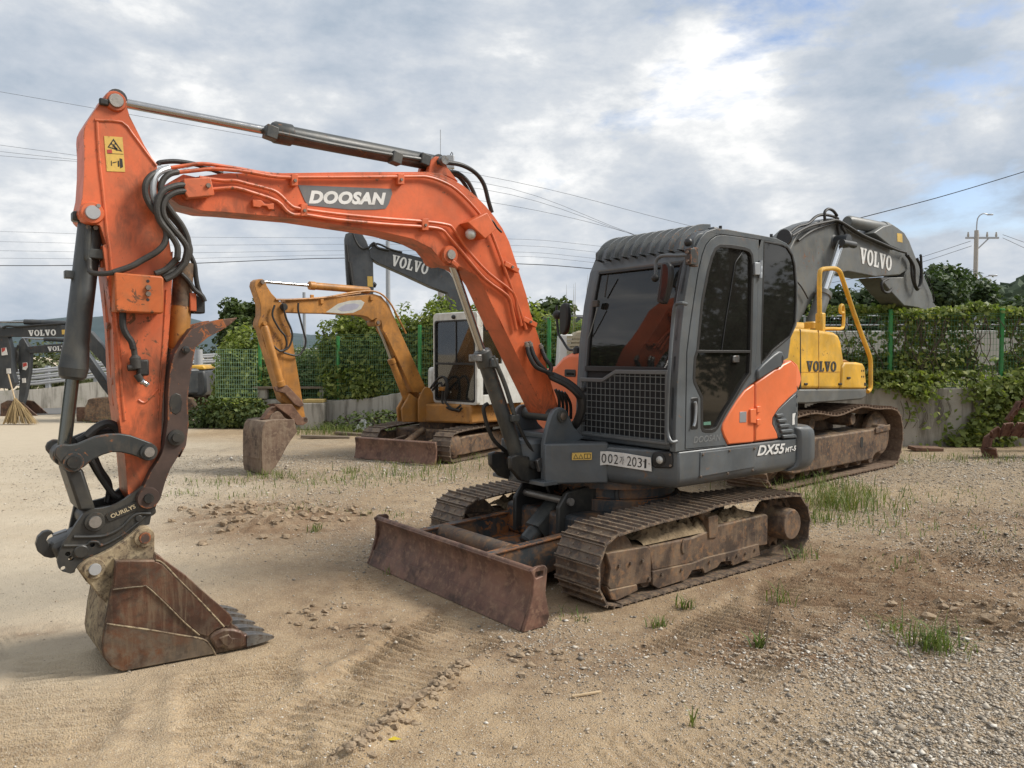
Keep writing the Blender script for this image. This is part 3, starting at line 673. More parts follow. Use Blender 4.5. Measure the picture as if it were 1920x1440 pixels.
# ---- tracks
def resample(loop, n):
    P = [Vector(p) for p in loop]; P.append(P[0]); d = [0]
    for i in range(1, len(P)): d.append(d[-1]+(P[i]-P[i-1]).length)
    out = []
    for k in range(n):
        t = d[-1]*k/n; i = max(j for j in range(len(d)-1) if d[j] <= t)
        out.append(P[i].lerp(P[i+1], (t-d[i])/max(1e-9, d[i+1]-d[i])))
    return out, d[-1]
def shoe_mesh(pitch, width, grousers=3, plate=.012, gh=.016, mat='track_rust', holes=True):
    m = MB(); n = grousers
    sec = []                                             # profile across the shoe (along travel x, height z), ribbed
    x0, x1 = -pitch*.49, pitch*.49
    top = []
    for g in range(n):
        c = x0+(x1-x0)*(g+.06 if g == 0 else (g+.94 if g == n-1 and n > 1 else g+.5))/n if n > 1 else 0
        w = pitch*.035
        top += [(c-w*1.6, 0), (c-w*.8, gh), (c+w*.8, gh), (c+w*1.6, 0)]
    top = [(max(x0, min(x1, x)), z) for x, z in top]
    prof = [(x0-.004, -plate)]+[(x0-.002, 0)]+top+[(x1+.002, 0), (x1+.004, -plate)]
    m.prism(prof, lambda u, w, d: (u, d, w), -width/2, width/2)
    if holes:                                            # bolt heads and clean-out slots
        for sx in (-.22, .22):
            for sy in (-.075, .075): m.cyl((sx*pitch, sy, -.001), (sx*pitch, sy, .007), .009, n=6)
    return m.mesh('shoe', mat, False)
def make_track(parent, prof, v0, v1, n, shoe, belt_mat='track_rust', phase=0.0, chain=.05):
    """prof = outer (x, z) loop of the grouser roots; shoes are single plates laid round it"""
    sm = [(p.x, p.y) for p in spline([Vector(p) for p in prof], 6, True)]
    if area2(sm) < 0: sm.reverse()
    pts, per = resample(sm, n*2); vm = (v0+v1)/2
    t = bpy.data.objects.new('track', None); COL.objects.link(t); t.parent = parent
    P2, _ = resample(sm, 72)
    inner = []
    for i, p in enumerate(P2):
        tg = (P2[(i+1) % 72]-P2[i-1]).normalized(); nr = Vector((-tg.y, tg.x)); inner.append(p+nr*chain)
    MB().prism([[tuple(p+(q-p)*.25) for p, q in zip(P2, inner)], [tuple(q) for q in inner]], SIDE, vm-.045, vm+.045).build('chain', belt_mat, t)
    for k in range(n):
        a, b = pts[(2*k-1) % (2*n)], pts[(2*k+1) % (2*n)]; c = pts[2*k]; d = (b-a).normalized()
        mid = (a+b)/2*.4+c*.6
        x = Vector((d.x, 0, d.y)); z = Vector((d.y, 0, -d.x)); y = z.cross(x)
        j = rnd.uniform(-.012, .012)
        x = (x+z*j).normalized(); z = x.cross(y)
        M = Matrix(((x.x, y.x, z.x, mid.x), (x.y, y.y, z.y, vm+rnd.uniform(-.004, .004)), (x.z, y.z, z.z, mid.y), (0, 0, 0, 1)))
        inst('shoe', shoe, t, M)
    return t
tprof = [(.99,.016),(1.085,.075),(1.122,.15),(1.130,.215),(1.128,.27),(1.115,.325),(1.09,.375),(1.05,.425),(.985,.462),(.6,.495),(.23,.505),(.06,.517),(-.08,.532),(-.5,.523),(-1.02,.497),(-1.12,.452),(-1.19,.37),(-1.222,.28),(-1.215,.17),(-1.16,.075),(-1.05,.022),(-.9,.012),(-.4,.012),(.3,.012),(.8,.012)]
SHN = 39
_, per = resample([(p.x, p.y) for p in spline([Vector(p) for p in tprof], 6, True)], 10)
SHOE = shoe_mesh(per/SHN, .40)
for s, nm in ((1, 'near'), (-1, 'far')):
    tv0, tv1 = (.56, .96) if s > 0 else (-.95, -.55)
    make_track(EX, tprof, tv0, tv1, SHN, SHOE)
    def V(a): return a if s > 0 else -(a-.005)
    fr = bpy.data.objects.new('track_frame', None); COL.objects.link(fr); fr.parent = EX
    # main beam with sloping top, outer plate proud of it
    beam = SL(kT6([(1010,742),(1440,655)])+kT7([(230,600),(360,535),(800,432),(825,440),(820,730),(740,745)])+kT6([(1440,905),(1040,985)]), .89)
    MB().prism(beam, SIDE, V(.89), V(.62)).build('side_beam', 'frame_rust', fr, .012)
    blk = SL(kT6([(598,812),(640,800),(1005,741),(1030,770),(1036,1090),(905,1112),(640,1165),(612,1120),(640,950)]), .905)
    MB().prism(blk, SIDE, V(.905), V(.61)).build('idler_guard', 'frame_rust', fr, .008)
    gd = SL(kT6([(1045,985),(1440,902)])+kT7([(230,850),(480,790),(730,718),(745,825),(480,930),(462,885),(370,892),(330,945),(210,1005),(190,958),(90,975),(40,1060)])+kT6([(1100,1150),(1045,1115)]), .905)
    MB().prism(gd, SIDE, V(.908), V(.885)).build('guide_plate', 'frame_rust', fr, .004)
    lip = SL(kT6([(640,1165),(900,1110),(905,1170),(700,1270),(650,1260),(610,1130)]), .915)
    MB().prism(lip, SIDE, V(.915), V(.80)).build('idler_shield', 'frame_rust', fr, .006)
    for q in kT6([(720,930),(830,905),(945,880),(1130,1010),(1320,965),(1010,1050)])+kT7([(520,830),(600,810),(690,775),(255,890),(430,850)]):
        p = S(*q, .905); MB().cyl((p.x, V(.90), p.z), (p.x, V(.918), p.z), .011, n=6).build('bolt', 'bolt_steel', fr)
    for q in kT6([(1345,745)]):
        p = S(*q, .89); MB().prism(circ(p.x, p.z, .028, 16, .05), SIDE, V(.87), V(.899)).build('grease_cover', 'frame_rust', fr, .004)
    # carrier roller, bracket, idler, rollers, sprocket, travel motor
    p = S(*kT7([(185,480)])[0], .75)
    MB().lathe((-.03, V(.66), .455), (-.03, V(.86), .455), [(0,.045),(.1,.05),(.15,.035),(.5,.035),(.85,.035),(.9,.05),(1,.045)]).build('carrier_roller', 'frame_rust', fr)
    MB().prism(SL(kT7([(250,460),(340,440),(345,560),(330,660),(255,670)]), .90), SIDE, V(.90), V(.84)).build('roller_bracket', 'frame_rust', fr, .006)
    MB().lathe((.885, V(.66), .262), (.885, V(.86), .262), [(0,.15),(.05,.185),(.3,.20),(.35,.165),(.65,.165),(.7,.20),(.95,.185),(1,.15)], 26).build('idler', 'frame_rust', fr)
    for k in range(5):
        u = .62-.3*k
        MB().lathe((u, V(.64), .105), (u, V(.88), .105), [(0,.05),(.25,.06),(.3,.05),(.7,.05),(.75,.06),(1,.05)], 14).build('roller', 'frame_rust', fr)
    teeth = []
    for k in range(42):
        a = 2*math.pi*k/42; r = .215 if k % 3 == 0 else (.165 if k % 3 == 1 else .165); teeth.append((-.98+r*math.cos(a), .268+r*math.sin(a)))
    MB().prism(teeth, SIDE, V(.735), V(.785)).build('sprocket', 'frame_rust', fr, .004)
    mt = MB().lathe((-.98, V(.70), .268), (-.98, V(.955), .268), [(0,.165),(.22,.165),(.24,.128),(.94,.122),(1,.112)], 28).build('travel_motor', 'frame_rust', fr, .003)
    for k in range(9):
        a = 2*math.pi*k/9; MB().cyl((-.98+.148*math.cos(a), V(.752), .268+.148*math.sin(a)), (-.98+.148*math.cos(a), V(.768), .268+.148*math.sin(a)), .012, n=6).build('hub_bolt', 'bolt_steel', fr)
    # packed soil on the beam
    sm = MB(); nu, nv = 130, 26; gv = []
    for a in range(nu+1):
        for b in range(nv+1):
            u = -.70+1.34*a/nu; w = .63+.25*b/nv; e = max(0, math.sin(math.pi*b/nv))**.5*min(1, (u+.72)*8, (.68-u)*8)
            q = Vector((u*9, w*9, 2.7*s)); z = .335+(.045+.055*(.5+.5*mnoise.noise(Vector((u*3.2, s*3.1, .5)))))*e+.045*mnoise.noise(q)*e+.034*mnoise.noise(q*2.3)*e+.022*mnoise.noise(q*5)*e
            gv.append((u, V(w), z))
    sm.add(gv, [(a*(nv+1)+b, (a+1)*(nv+1)+b, (a+1)*(nv+1)+b+1, a*(nv+1)+b+1) for a in range(nu) for b in range(nv)])
    sm.build('packed_soil', 'packed_soil', fr, kind='stuff')

# ---- centre frame and slew ring
MB().prism([(.72,.50),(.72,-.50),(-.75,-.50),(-.75,.50)], PLAN, .20, .44).build('centre_frame', 'blade_frame', EX, .03)
MB().lathe((.0,0,.43), (.0,0,.70), [(0,.50),(.35,.50),(.37,.46),(.62,.46),(.65,.52),(1,.52)], 40).build('slew_ring', 'blade_frame', EX)
g = MB().prism([(.78,.24),(.78,.50),(.70,.60),(.50,.62),(.30,.60),(.30,.24)], SIDE, .16, .20)
g.prism([(.78,.24),(.78,.50),(.70,.60),(.50,.62),(.30,.60),(.30,.24)], SIDE, -.34, -.30)
g.build('blade_bracket', 'coupler_black', EX, .01)
MB().cyl((.68,-.36,.53), (.68,.225,.53), .028).build('pivot_pin', 'pin_steel', EX)

# ---- dozer blade
def blade_profile():
    f = [(1.690,.006),(1.672,.045),(1.650,.10),(1.622,.16),(1.606,.215),(1.604,.265),(1.612,.305),(1.632,.338)]
    b = [(1.600,.352),(1.572,.330),(1.566,.265),(1.572,.20),(1.590,.14),(1.620,.07),(1.650,.006)]
    return f+b
BL = MB().prism([tuple(q) for q in blade_profile()], SIDE, -.945, .905).build('dozer_blade', 'blade_rust', EX, .005)
edge = [(1.700,.002),(1.655,.103),(1.648,.100),(1.672,.046),(1.690,.004)]
MB().prism(edge, SIDE, -.94, .90).build('cutting_edge', 'blade_rust', BL, .002)
MB().cyl((1.605,-.945,.338), (1.605,.905,.338), .020, n=14).build('top_tube', 'blade_rust', BL)
for y0 in (-.968, .905):
    ek = [(1.70,.004),(1.66,.10),(1.63,.20),(1.622,.30),(1.640,.345),(1.600,.365),(1.535,.365),(1.515,.345),(1.53,.20),(1.50,.06),(1.52,.004)]
    hole = [(1.612,.312),(1.606,.338),(1.56,.338),(1.548,.325),(1.552,.305),(1.60,.298)]
    MB().prism([ek, hole], SIDE, y0, y0+.024 if y0 > 0 else y0+.023).build('end_plate', 'blade_rust', BL, .005)
for y0 in (.34, -.50):
    arm = [(1.60,.06),(1.585,.30),(1.42,.315),(.60,.345),(.60,.16),(1.35,.07)]
    MB().prism(arm, SIDE, y0, y0+.035).build('blade_arm', 'blade_frame', EX, .006)
    MB().prism([(1.59,.305),(.60,.353),(.60,.365),(1.59,.318)], SIDE, y0-.02, y0+.05).build('arm_flange', 'blade_frame', EX, .003)
MB().prism([(1.585,.07),(1.585,.13),(.70,.20),(.70,.15)], SIDE, -.465, .34).build('belly_plate', 'blade_frame', EX)
MB().cyl((1.33,-.465,.275), (1.33,.34,.275), .070, n=22).build('cross_tube', 'orange_rusty_tube', EX)
c0, c1 = S(985,1018,-.06), S(1046,945,-.06)
c0 = Vector((c0.x, -.06, c0.z)); c1 = Vector((c1.x, -.06, c1.z))
BC = MB().lathe(c0, c1, [(0,.05),(.04,.062),(.8,.062),(.82,.068),(1,.066)], 20).build('blade_cylinder', 'grey_cylinder', EX)
ax = (c1-c0).normalized(); nrm = Vector((0,1,0)).cross(ax); nrm = nrm if nrm.z > 0 else -nrm
Rb = Matrix((( ax.x, 0, nrm.x), (ax.y, 1, nrm.y), (ax.z, 0, nrm.z)))
MB().box(c0.lerp(c1,.62)+nrm*.068+Vector((0,.01,0)), (.26,.13,.012), Rb).build('rod_guard', 'grey_cylinder', BC, .003)
MB().box(c0.lerp(c1,.62)+Vector((0,.078,0))+nrm*.01, (.26,.010,.12), Rb).build('rod_guard', 'grey_cylinder', BC, .003)
MB().cyl(c1, c1+ax*.16, .026).build('rod', 'chrome', BC)
MB().tube([c1+Vector((-.03,.07,-.02)), c1+Vector((-.02,.12,.02)), c1+Vector((-.14,.12,.05)), c1+Vector((-.26,.10,-.02)), c1+Vector((-.38,.06,.05)), c1+Vector((-.5,.0,.12))], .014, 8, 6).build('hose', 'hose_dusty', BC)
MB().tube([c1+Vector((.02,-.05,.03)), c1+Vector((.06,-.06,.16)), c1+Vector((.02,-.06,.26)), c1+Vector((-.05,-.06,.34))], .012, 8, 6).build('hose', 'hose_dusty', BC)
for dy in (.26, .34):
    MB().tube([(.30,dy,.66),(.34,dy,.56),(.30,dy+.02,.47),(.2,dy,.44)], .014, 8, 6).build('hose', 'hose_dusty', EX)

# ---- house: skirt, counterweight, engine cover
plan = [(.275,.868),(.40,.56),(.465,.37),(.50,.30),(.50,-.56),(.30,-.87),(-1.0,-.87),(-1.32,-.74),(-1.47,-.45),(-1.54,-.1),(-1.53,.25),(-1.46,.55),(-1.34,.76),(-1.18,.868)]
def scaled(pl, k, d=0): return [(x*k+d, y*k) for x, y in pl]
def skirt():
    secs = []
    for z, ins in ((.655,.10),(.672,.05),(.70,.015),(.74,0.0),(.80,0),(.925,0)):
        secs.append([(x-ins*(1 if x > -.2 else -1)*(.6 if x > -.2 else 1), y-ins*(1 if y > 0 else -1), z) for x, y in plan])
    return MB().loft(secs)
SK = skirt().build('skirt', 'grey_body', EX, .012, ang=50)
pa, pb = S(*kG4([(158,1000)])[0], .87), S(*kG4([(648,905)])[0], .87)
pc, pd = S(*kG4([(645,1165)])[0], .87), S(*kG4([(150,1235)])[0], .87)
MB().prism([(pa.x,.905),(pb.x,.90),(pc.x,.745),(pd.x,.735)], SIDE, .866, .8745).build('access_panel', 'grey_body', SK, .002)
for q in kG4([(182,1020),(420,985),(645,965),(162,1218),(405,1190),(628,1160)]):
    p = S(*q, .875); MB().lathe((p.x,.872,p.z), (p.x,.884,p.z), [(0,.010),(.5,.010),(1,.006)], 10).build('bolt', 'bolt_steel', SK)
cwp = [(-1.172,.895),(-1.26,.918),(-1.35,.912),(-1.44,.84),(-1.54,.6),(-1.60,.3),(-1.62,-.1),(-1.56,-.55),(-1.40,-.85),(-1.1,-.9),(-1.0,-.5),(-1.0,.5)]
secs = []
for z, i in ((.66,.10),(.70,.03),(.76,0),(.92,0),(.985,.01),(1.015,.05)):
    secs.append([(x+i*.8 if x < -.95 else x, y*(1-i*.6), z) for x, y in cwp])
MB().loft(secs).build('counterweight', 'grey_body', EX, .015, ang=50)
rear = [(-.25,.845),(-1.18,.845),(-1.30,.79),(-1.41,.55),(-1.50,.1),(-1.47,-.3),(-1.32,-.68),(-1.0,-.845),(.15,-.845),(.15,-.20),(-.25,-.20)]
MB().prism(rear, PLAN, .925, 1.42).build('engine_cover', 'grey_body', EX, .03)
# orange side panels, front and rear of the shut line, and the wrapped corner piece
def vin(u, w): return .872-max(0, -1.10-u)*.30
o1 = SL(kG4([(646,382),(640,908),(412,930),(372,852),(354,792),(362,740),(422,640),(492,528),(562,440)]), .872)
MB().prism(o1, SIDE, .55, .874).build('side_panel', 'orange_hood', EX, .010)
o2 = SL(kG4([(656,376),(760,300),(830,250),(872,238),(905,205),(978,168),(1026,222),(1034,450),(962,512),(862,612),(812,690),(808,742),(850,826),(862,878),(650,905)]), .872)
MB().prism(o2, SIDE, .50, .874).build('side_panel', 'orange_hood', EX, .014)
o3 = SL(kG4([(985,168),(1062,210),(1116,290),(1132,345),(1106,400),(1041,452),(1032,222)]), .872)
MB().prism(o3, SIDE, lambda u, w: vin(u, w)-.35, lambda u, w: vin(u, w)+.002).build('corner_panel', 'orange_hood', EX, .016)
MB().prism([(-.30,1.38),(-1.30,1.38),(-1.30,1.50),(-1.05,1.60),(-.80,1.62),(-.5,1.55)], SIDE, -.80, .56).build('engine_hood', 'orange_hood', EX, .03)
ct = SL(kG4([(600,600),(690,580),(692,760),(598,735)]), .874)
MB().prism(SL(kG4([(598,612),(650,604),(650,738),(598,732)]), .876), SIDE, .872, .890).build('hinge', 'orange_hood', EX, .004)
for y0 in (585, 700): MB().prism(SL(kG4([(655,y0),(690,y0-4),(690,y0+52),(655,y0+56)]), .876), SIDE, .872, .892).build('hinge', 'orange_hood', EX, .004)
MB().prism(SL(kG4([(515,636),(575,632),(573,728),(513,732)]), .876), SIDE, .873, .8765).build('lock_plate', 'galvanised', EX, .001)
dk = SL(kG4([(870,610),(965,520),(1024,470),(1026,836),(868,868),(850,826),(812,742),(815,690)]), .862)
MB().prism(dk, SIDE, .60, .860).build('rear_side_panel', 'grey_body', EX, .004)
for k in range(5):
    y = 655+k*47; x0 = 828+k*14
    MB().prism(SL(kG4([(x0,y),(x0+60+k*14,y-8),(x0+72+k*16,y+22),(x0+10,y+30)]), .862), SIDE, .858, .880).build('louvre', 'grey_body', EX, .006)
MB().prism(SL(kG4([(992,652),(1020,645),(1010,690),(1012,748),(990,752)]), .866), SIDE, .8605, .8635).build('label', 'white_letters', EX)
for k in range(4):                                        # ribbed edge behind the shut line
    z = 1.33-k*.07
    MB().lathe((-1.16,.845,z), (-1.36,.68,z-.01), [(0,.022),(.5,.026),(1,.022)], 10).build('rear_louvre', 'grey_body', EX)
# right-hand hood seen left of the cab
rh = [(-.86,.93),(-.86,1.34),(-.80,1.44),(-.52,1.50),(-.42,1.575),(-.34,1.605),(-.16,1.605),(-.16,.93)]
MB().prism([(y, z) for y, z in rh], FRONT, -.95, .20).build('right_hood', 'orange_hood', EX, .035)
va = MR.front(*kF([(790,450)])[0], .21); vb = MR.front(*kF([(872,508)])[0], .21)
MB().prism(rrect(va.y, vb.z, vb.y, va.z, .012), FRONT, .195, .206).build('hood_latch', 'black_plastic', EX, .004)
MB().prism(rrect(va.y+.03, vb.z+.02, vb.y-.02, va.z-.03, .01), FRONT, .20, .212).build('latch_handle', 'coupler_black', EX, .003)

# ---- front frame wings, swing post
w1 = [(.865,.135),(.740,.205),(.460,.372),(.40,.30),(.55,.05),(.80,.05)]
FW = MB().prism(w1, PLAN, .665, .955).build('front_wing', 'grey_body', EX, .012)
w2 = [(x, 2*CV-y) for x, y in w1]
MB().prism(w2, PLAN, .665, .955).build('front_wing', 'grey_body', EX, .012)
MB().prism([(.70,.215),(.475,.35),(.48,.357),(.705,.222)], PLAN, .68, .93).build('wing_plate', 'grey_body', FW, .004)
MB().box((.66,CV,.675), (.50,.60,.03)).build('post_base', 'grey_body', EX, .005)
def yaw_dir(): return Vector((.46-.74, .372-.205, 0)).normalized()
d_ = yaw_dir(); nrm_ = Vector((-d_.y, d_.x, 0)); nrm_ = nrm_ if nrm_.y > 0 else -nrm_
ctr = Vector((.63,.272,.865))+nrm_*.012
st = MB().box((0,0,0), (.145,.052,.003)).mesh('warning_label', 'sticker_yellow', False)
wl = put_text('warning_label', st, 'sticker_yellow', EX, ctr, d_, (0,0,1))
tri = MB()
for cx in (-.045, -.008):
    tri.prism([[(cx-.018,-.018),(cx+.018,-.018),(cx,.017)], [(cx-.012,-.0145),(cx,.0105),(cx+.012,-.0145)]], PLAN, 0, .001)
tri.prism([rrect(.016,-.018,.064,.018,.004), rrect(.020,-.014,.060,.014,.003)], PLAN, 0, .001)
tri.prism([(.038,-.012),(.042,-.012),(.042,.012),(.038,.012)], PLAN, 0, .001)
inst('warning_symbol', tri.mesh('warning_symbol', 'black_print', False), wl, Matrix.Translation((0,0,.0022)))
ck = SL(kF([(636,1322),(636,1010),(660,900),(690,800),(712,758),(740,738),(775,735),(805,755),(828,800),(862,880),(960,962),(900,985),(880,1322)]), .10)
ck = [(max(.44, u), max(.665, z)) for u, z in ck]
for v0 in (.065, -.345):
    MB().prism(ck, SIDE, v0, v0+.04).build('post_cheek', 'grey_body', EX, .008)
pp = S(*kF([(770,800)])[0], .105)
MB().lathe((pp.x,-.37,pp.z), (pp.x,.125,pp.z), [(0,.048),(.9,.048),(1,.045)], 22).build('boom_foot_pin', 'grey_cylinder', EX)
MB().lathe((pp.x,.11,pp.z), (pp.x,.132,pp.z), [(0,.03),(.9,.03),(1,.026)], 6).build('pin_nut', 'bolt_steel', EX)
clv = SL(kF([(376,1105),(420,1088),(495,1098),(560,1170),(640,1210),(640,1322),(560,1316),(450,1280),(380,1195)]), .0)
for v0 in (-.02, -.26):
    MB().prism(clv, SIDE, v0, v0+.045).build('post_clevis', 'coupler_black', EX, .010)
MB().lathe((.80,CV,.66), (.80,CV,.97), [(0,.13),(.2,.14),(.5,.11),(.9,.12),(1,.10)], 24).build('swing_column', 'grey_body', EX, .006)
MB().box((.62,CV,.99), (.24,.36,.05)).build('post_shelf', 'grey_body', EX, .012)
lp = S(*kF([(600,1165)])[0], .06)
MB().box((lp.x,.07,lp.z), (.05,.03,.09), Matrix.Rotation(.3, 3, 'Y')).build('stop_lug', 'worn_steel', EX, .004)

# ---- boom
up = kE([(-215,358),(-150,372),(0,352),(280,352),(680,346),(1075,345),(1150,356),(1210,385),(1270,420),(1330,470),(1385,525),(1430,580),(1475,645),(1510,715),(1548,830),(1575,915),(1602,1000)])+kF([(540,30),(600,210),(690,540),(745,728),(768,780),(762,822),(725,836)])
lo = kF([(668,822),(270,0)])+kE([(1478,1180),(1368,938),(1335,892),(1295,872),(1255,850),(1220,838),(1180,842),(1146,808),(1098,750),(1000,700),(862,668),(780,652),(390,592),(0,558),(-110,552),(-235,520),(-300,470),(-290,400)])
bout = SL(up+lo, -.02)
BOOM = MB().prism(bout, SIDE, -.22, -.02).build('boom', 'orange_boom', EX, .007, seg=2)
# flange lip along the lower and inner edges (the side plate stands proud of the belly plate)
fl = SL(kE([(1335,892),(1295,872),(1255,850),(1230,832),(1255,800),(1235,755),(1190,738),(1150,760),(1140,790),(1098,752),(1000,702),(862,670)])+kE([(862,660),(1000,690),(1110,728),(1150,715),(1200,705),(1250,735),(1290,800),(1345,870)]), -.018)
ep = S(*kE([(1192,785)])[0], -.01)
pin(BOOM, (ep.x, ep.z), -.25, .022, .034, 'pin_steel', .062, 'orange_boom')
MB().box((ep.x-.03,.012,ep.z-.06), (.06,.02,.03), Matrix.Rotation(-.6, 3, 'Y')).build('pin_lock', 'orange_boom', BOOM, .004)
# top bracket for the arm cylinder
br = SL(kE([(1075,350),(1090,285),(1115,265),(1145,268),(1165,290),(1175,320),(1235,400),(1180,372)]), -.06)
for v0 in (-.085, -.195): MB().prism(br, SIDE, v0, v0+.04).build('cylinder_bracket', 'orange_boom', BOOM, .005)
# pipes along the boom with clamps
def bp(pts, v): return [S(x, y, v) for x, y in pts]
pipes = [([(-237,347),(-150,338),(-67,330),(30,335),(130,346),(290,372),(500,374),(700,373),(1000,370),(1075,372),(1150,395),(1230,440),(1330,540),(1400,640),(1450,760),(1500,900),(1560,1060),(1600,1180)], .003),
         ([(-280,324),(-200,312),(-114,302),(0,316),(100,332),(200,350),(330,362),(700,360),(1040,356),(1110,368),(1190,398),(1290,470),(1370,560),(1430,655),(1480,760),(1530,900),(1590,1060),(1630,1180)], -.03),
         ([(-130,375),(-60,385),(0,392),(60,392),(130,410),(250,440),(300,470),(350,520),(400,540),(600,568),(850,592),(1060,608),(1180,625),(1215,650),(1290,760),(1400,880),(1530,985),(1550,1060),(1575,1160)], .003),
         ([(-100,440),(-50,436),(0,432),(60,430),(150,455),(280,500),(330,550),(370,572),(430,572),(600,598),(850,622),(1060,636),(1150,650),(1190,690),(1260,770),(1380,910),(1500,1000),(1525,1070),(1548,1180)], .003)]
for pl, v in pipes:
    MB().tube(bp(kE(pl), v), .0105, 8, 3).build('hydraulic_pipe', 'orange_boom', BOOM)
for (x, y, w, h) in ((370,390,34,62),(932,385,34,56),(420,548,34,66),(1060,625,34,62)):
    q = SL(kE([(x-w/2,y-h/2),(x+w/2,y-h/2),(x+w/2,y+h/2),(x-w/2,y+h/2)]), .0)
    cl = MB().prism(q, SIDE, -.02, .016).build('pipe_clamp', 'orange_boom', BOOM, .003)
    c = S(*kE([(x,y+4)])[0], .0); MB().cyl((c.x,.010,c.z), (c.x,.024,c.z), .010, n=6).build('clamp_bolt', 'bolt_steel', BOOM)
for (x, y, a) in ((1518,850,.5),(1215+400,1140,.4)):
    c = S(*kE([(x,y)])[0], .0)
    MB().box((c.x, .002, c.z), (.13,.03,.035), Matrix.Rotation(-.35, 3, 'Y')).build('pipe_clamp', 'orange_boom', BOOM, .003)
    MB().cyl((c.x,.010,c.z), (c.x,.026,c.z), .010, n=6).build('clamp_bolt', 'bolt_steel', BOOM)
lug = SL(kE([(150,492),(195,495),(215,515),(235,515),(262,512),(264,545),(235,545),(225,528),(200,525),(190,535),(152,530)]), -.0)
MB().prism(lug, SIDE, -.02, .006).build('lug', 'orange_boom', BOOM, .003)
# decal with the maker's lettering
dc = SL(kE([(392,415),(885,435),(890,460),(872,515),(855,540),(800,545),(660,545),(445,522),(428,500)]), -.0185)
MB().prism(dc, SIDE, -.0195, -.0168).build('decal', 'decal_grey', BOOM)
a, b = S(*kE([(445,478)])[0], -.016), S(*kE([(860,488)])[0], -.016); mid = (a+b)/2
t = S(*kE([(650,446)])[0], -.016); bt = S(*kE([(650,514)])[0], -.016)
tm = text_mesh('DOOSAN', .1, .30, .0052, .0008, 1.06)
def fit(me, w, h):
    v = np.empty(len(me.vertices)*3); me.vertices.foreach_get('co', v); v = v.reshape(-1, 3)
    mn, mx = v.min(0), v.max(0); v[:, :2] = (v[:, :2]-(mn+mx)[:2]/2)*[w/(mx-mn)[0], h/(mx-mn)[1]]; me.vertices.foreach_set('co', v.ravel()); me.update(); return me
put_text('lettering', fit(tm, (b-a).length, (t-bt).length), 'white_letters', BOOM, mid, b-a, t-bt)
# work lamp box on the boom
lb = [S(*q, .0) for q in kE([(1252,620),(1355,568),(1405,655),(1345,708)])]
bx = MB().prism([(p.x, p.z) for p in lb], SIDE, -.02, .085).build('lamp_housing', 'orange_boom', BOOM, .006)
c = S(*kE([(1310,672)])[0], .03); MB().ball((c.x+.01,.035,c.z-.005), .038, 12, 8).build('work_lamp', 'lamp_lens', bx)
MB().tube([S(*q, .05) for q in kE([(1380,590),(1420,605),(1445,640),(1470,665)])], .007, 6, 4).build('lamp_cable', 'rubber', bx)

# ---- cylinders
def ram(p0, p1, tg, rb, rr, v, name, rodend, mat='grey_cylinder', gland=.12, n=24):
    """p0 barrel end, p1 rod end; tg = fraction where barrel stops"""
    p0 = Vector((p0.x, v, p0.z)); p1 = Vector((p1.x, v, p1.z)); g0 = p0.lerp(p1, tg); L = (g0-p0).length
    o = MB().lathe(p0, g0, [(0,rb*.7),(.015,rb*.9),(.02,rb*.97),(1-gland/L,rb*.97),(1-gland/L+.004,rb*1.16),(.985,rb*1.16),(1,rb*.98)], n).build(name, mat, EX, .002)
    MB().cyl(g0-(p1-p0).normalized()*.02, p1, rr, n=20).build('rod', 'chrome', o)
    return o, p0, p1, g0
q0, q1 = S(*kE([(1120,300)])[0], CV), S(215,190,CV)
AC, p0, p1, g0 = ram(q0, q1, .575, .054, .0245, CV, 'arm_cylinder', None)
MB().cyl((q1.x,CV-.06,q1.z), (q1.x,CV+.06,q1.z), .048).build('rod_eye', 'grey_cylinder', AC)
MB().cyl((q0.x,CV-.05,q0.z), (q0.x,CV+.05,q0.z), .052).build('barrel_eye', 'grey_cylinder', AC)
MB().tube([S(*q, CV+.05) for q in kE([(265,140),(300,142),(560,198),(850,250),(1060,282),(1090,292)])], .015, 10, 3).build('oil_pipe', 'grey_cylinder', AC)
for x, y in ((245,140),(905,275),(1055,284)):
    c = S(*kE([(x,y)])[0], CV+.03); MB().box((c.x,CV+.035,c.z), (.07,.07,.075), Matrix.Rotation(-.19, 3, 'Y')).build('pipe_clamp', 'grey_cylinder', AC, .006)
pin(EX, (q0.x, q0.z), CV-.13, CV+.12, .032, 'worn_steel', None, name='cylinder_pin')
q0, q1 = S(*kF([(455,1150)])[0], CV), S(*kE([(1192,785)])[0], CV)
BCY, p0, p1, g0 = ram(q0, q1, .56, .056, .028, CV, 'boom_cylinder', None)
MB().cyl((q0.x,CV-.09,q0.z), (q0.x,CV+.09,q0.z), .055).build('barrel_eye', 'coupler_black', BCY)
MB().tube([p0.lerp(p1,.53)+Vector((-.03,.07,.0)), p0.lerp(p1,.40)+Vector((-.05,.075,.0)), p0.lerp(p1,.25)+Vector((-.045,.075,.0)), p0.lerp(p1,.20)+Vector((-.045,.07,0))], .017, 10, 5).build('oil_pipe', 'grey_cylinder', BCY)
c = p0.lerp(p1,.50)+Vector((-.02,.06,0)); MB().box(c, (.07,.05,.07)).build('port_block', 'grey_cylinder', BCY, .01)
c = p0.lerp(p1,.53)+Vector((.07,.0,-.01)); MB().box(c, (.05,.10,.05)).build('pipe_clamp', 'worn_steel', BCY, .006)
c = p0.lerp(p1,.23)+Vector((-.04,.065,0)); MB().box(c, (.07,.05,.05)).build('pipe_clamp', 'grey_cylinder', BCY, .006)
MB().tube([p0.lerp(p1,.21)+Vector((-.045,.08,0)), p0.lerp(p1,.12)+Vector((-.06,.09,0)), p0.lerp(p1,.02)+Vector((-.11,.10,0)), p0+Vector((-.16,.11,-.05))], .013, 8, 6).build('hose', 'rubber', BCY)
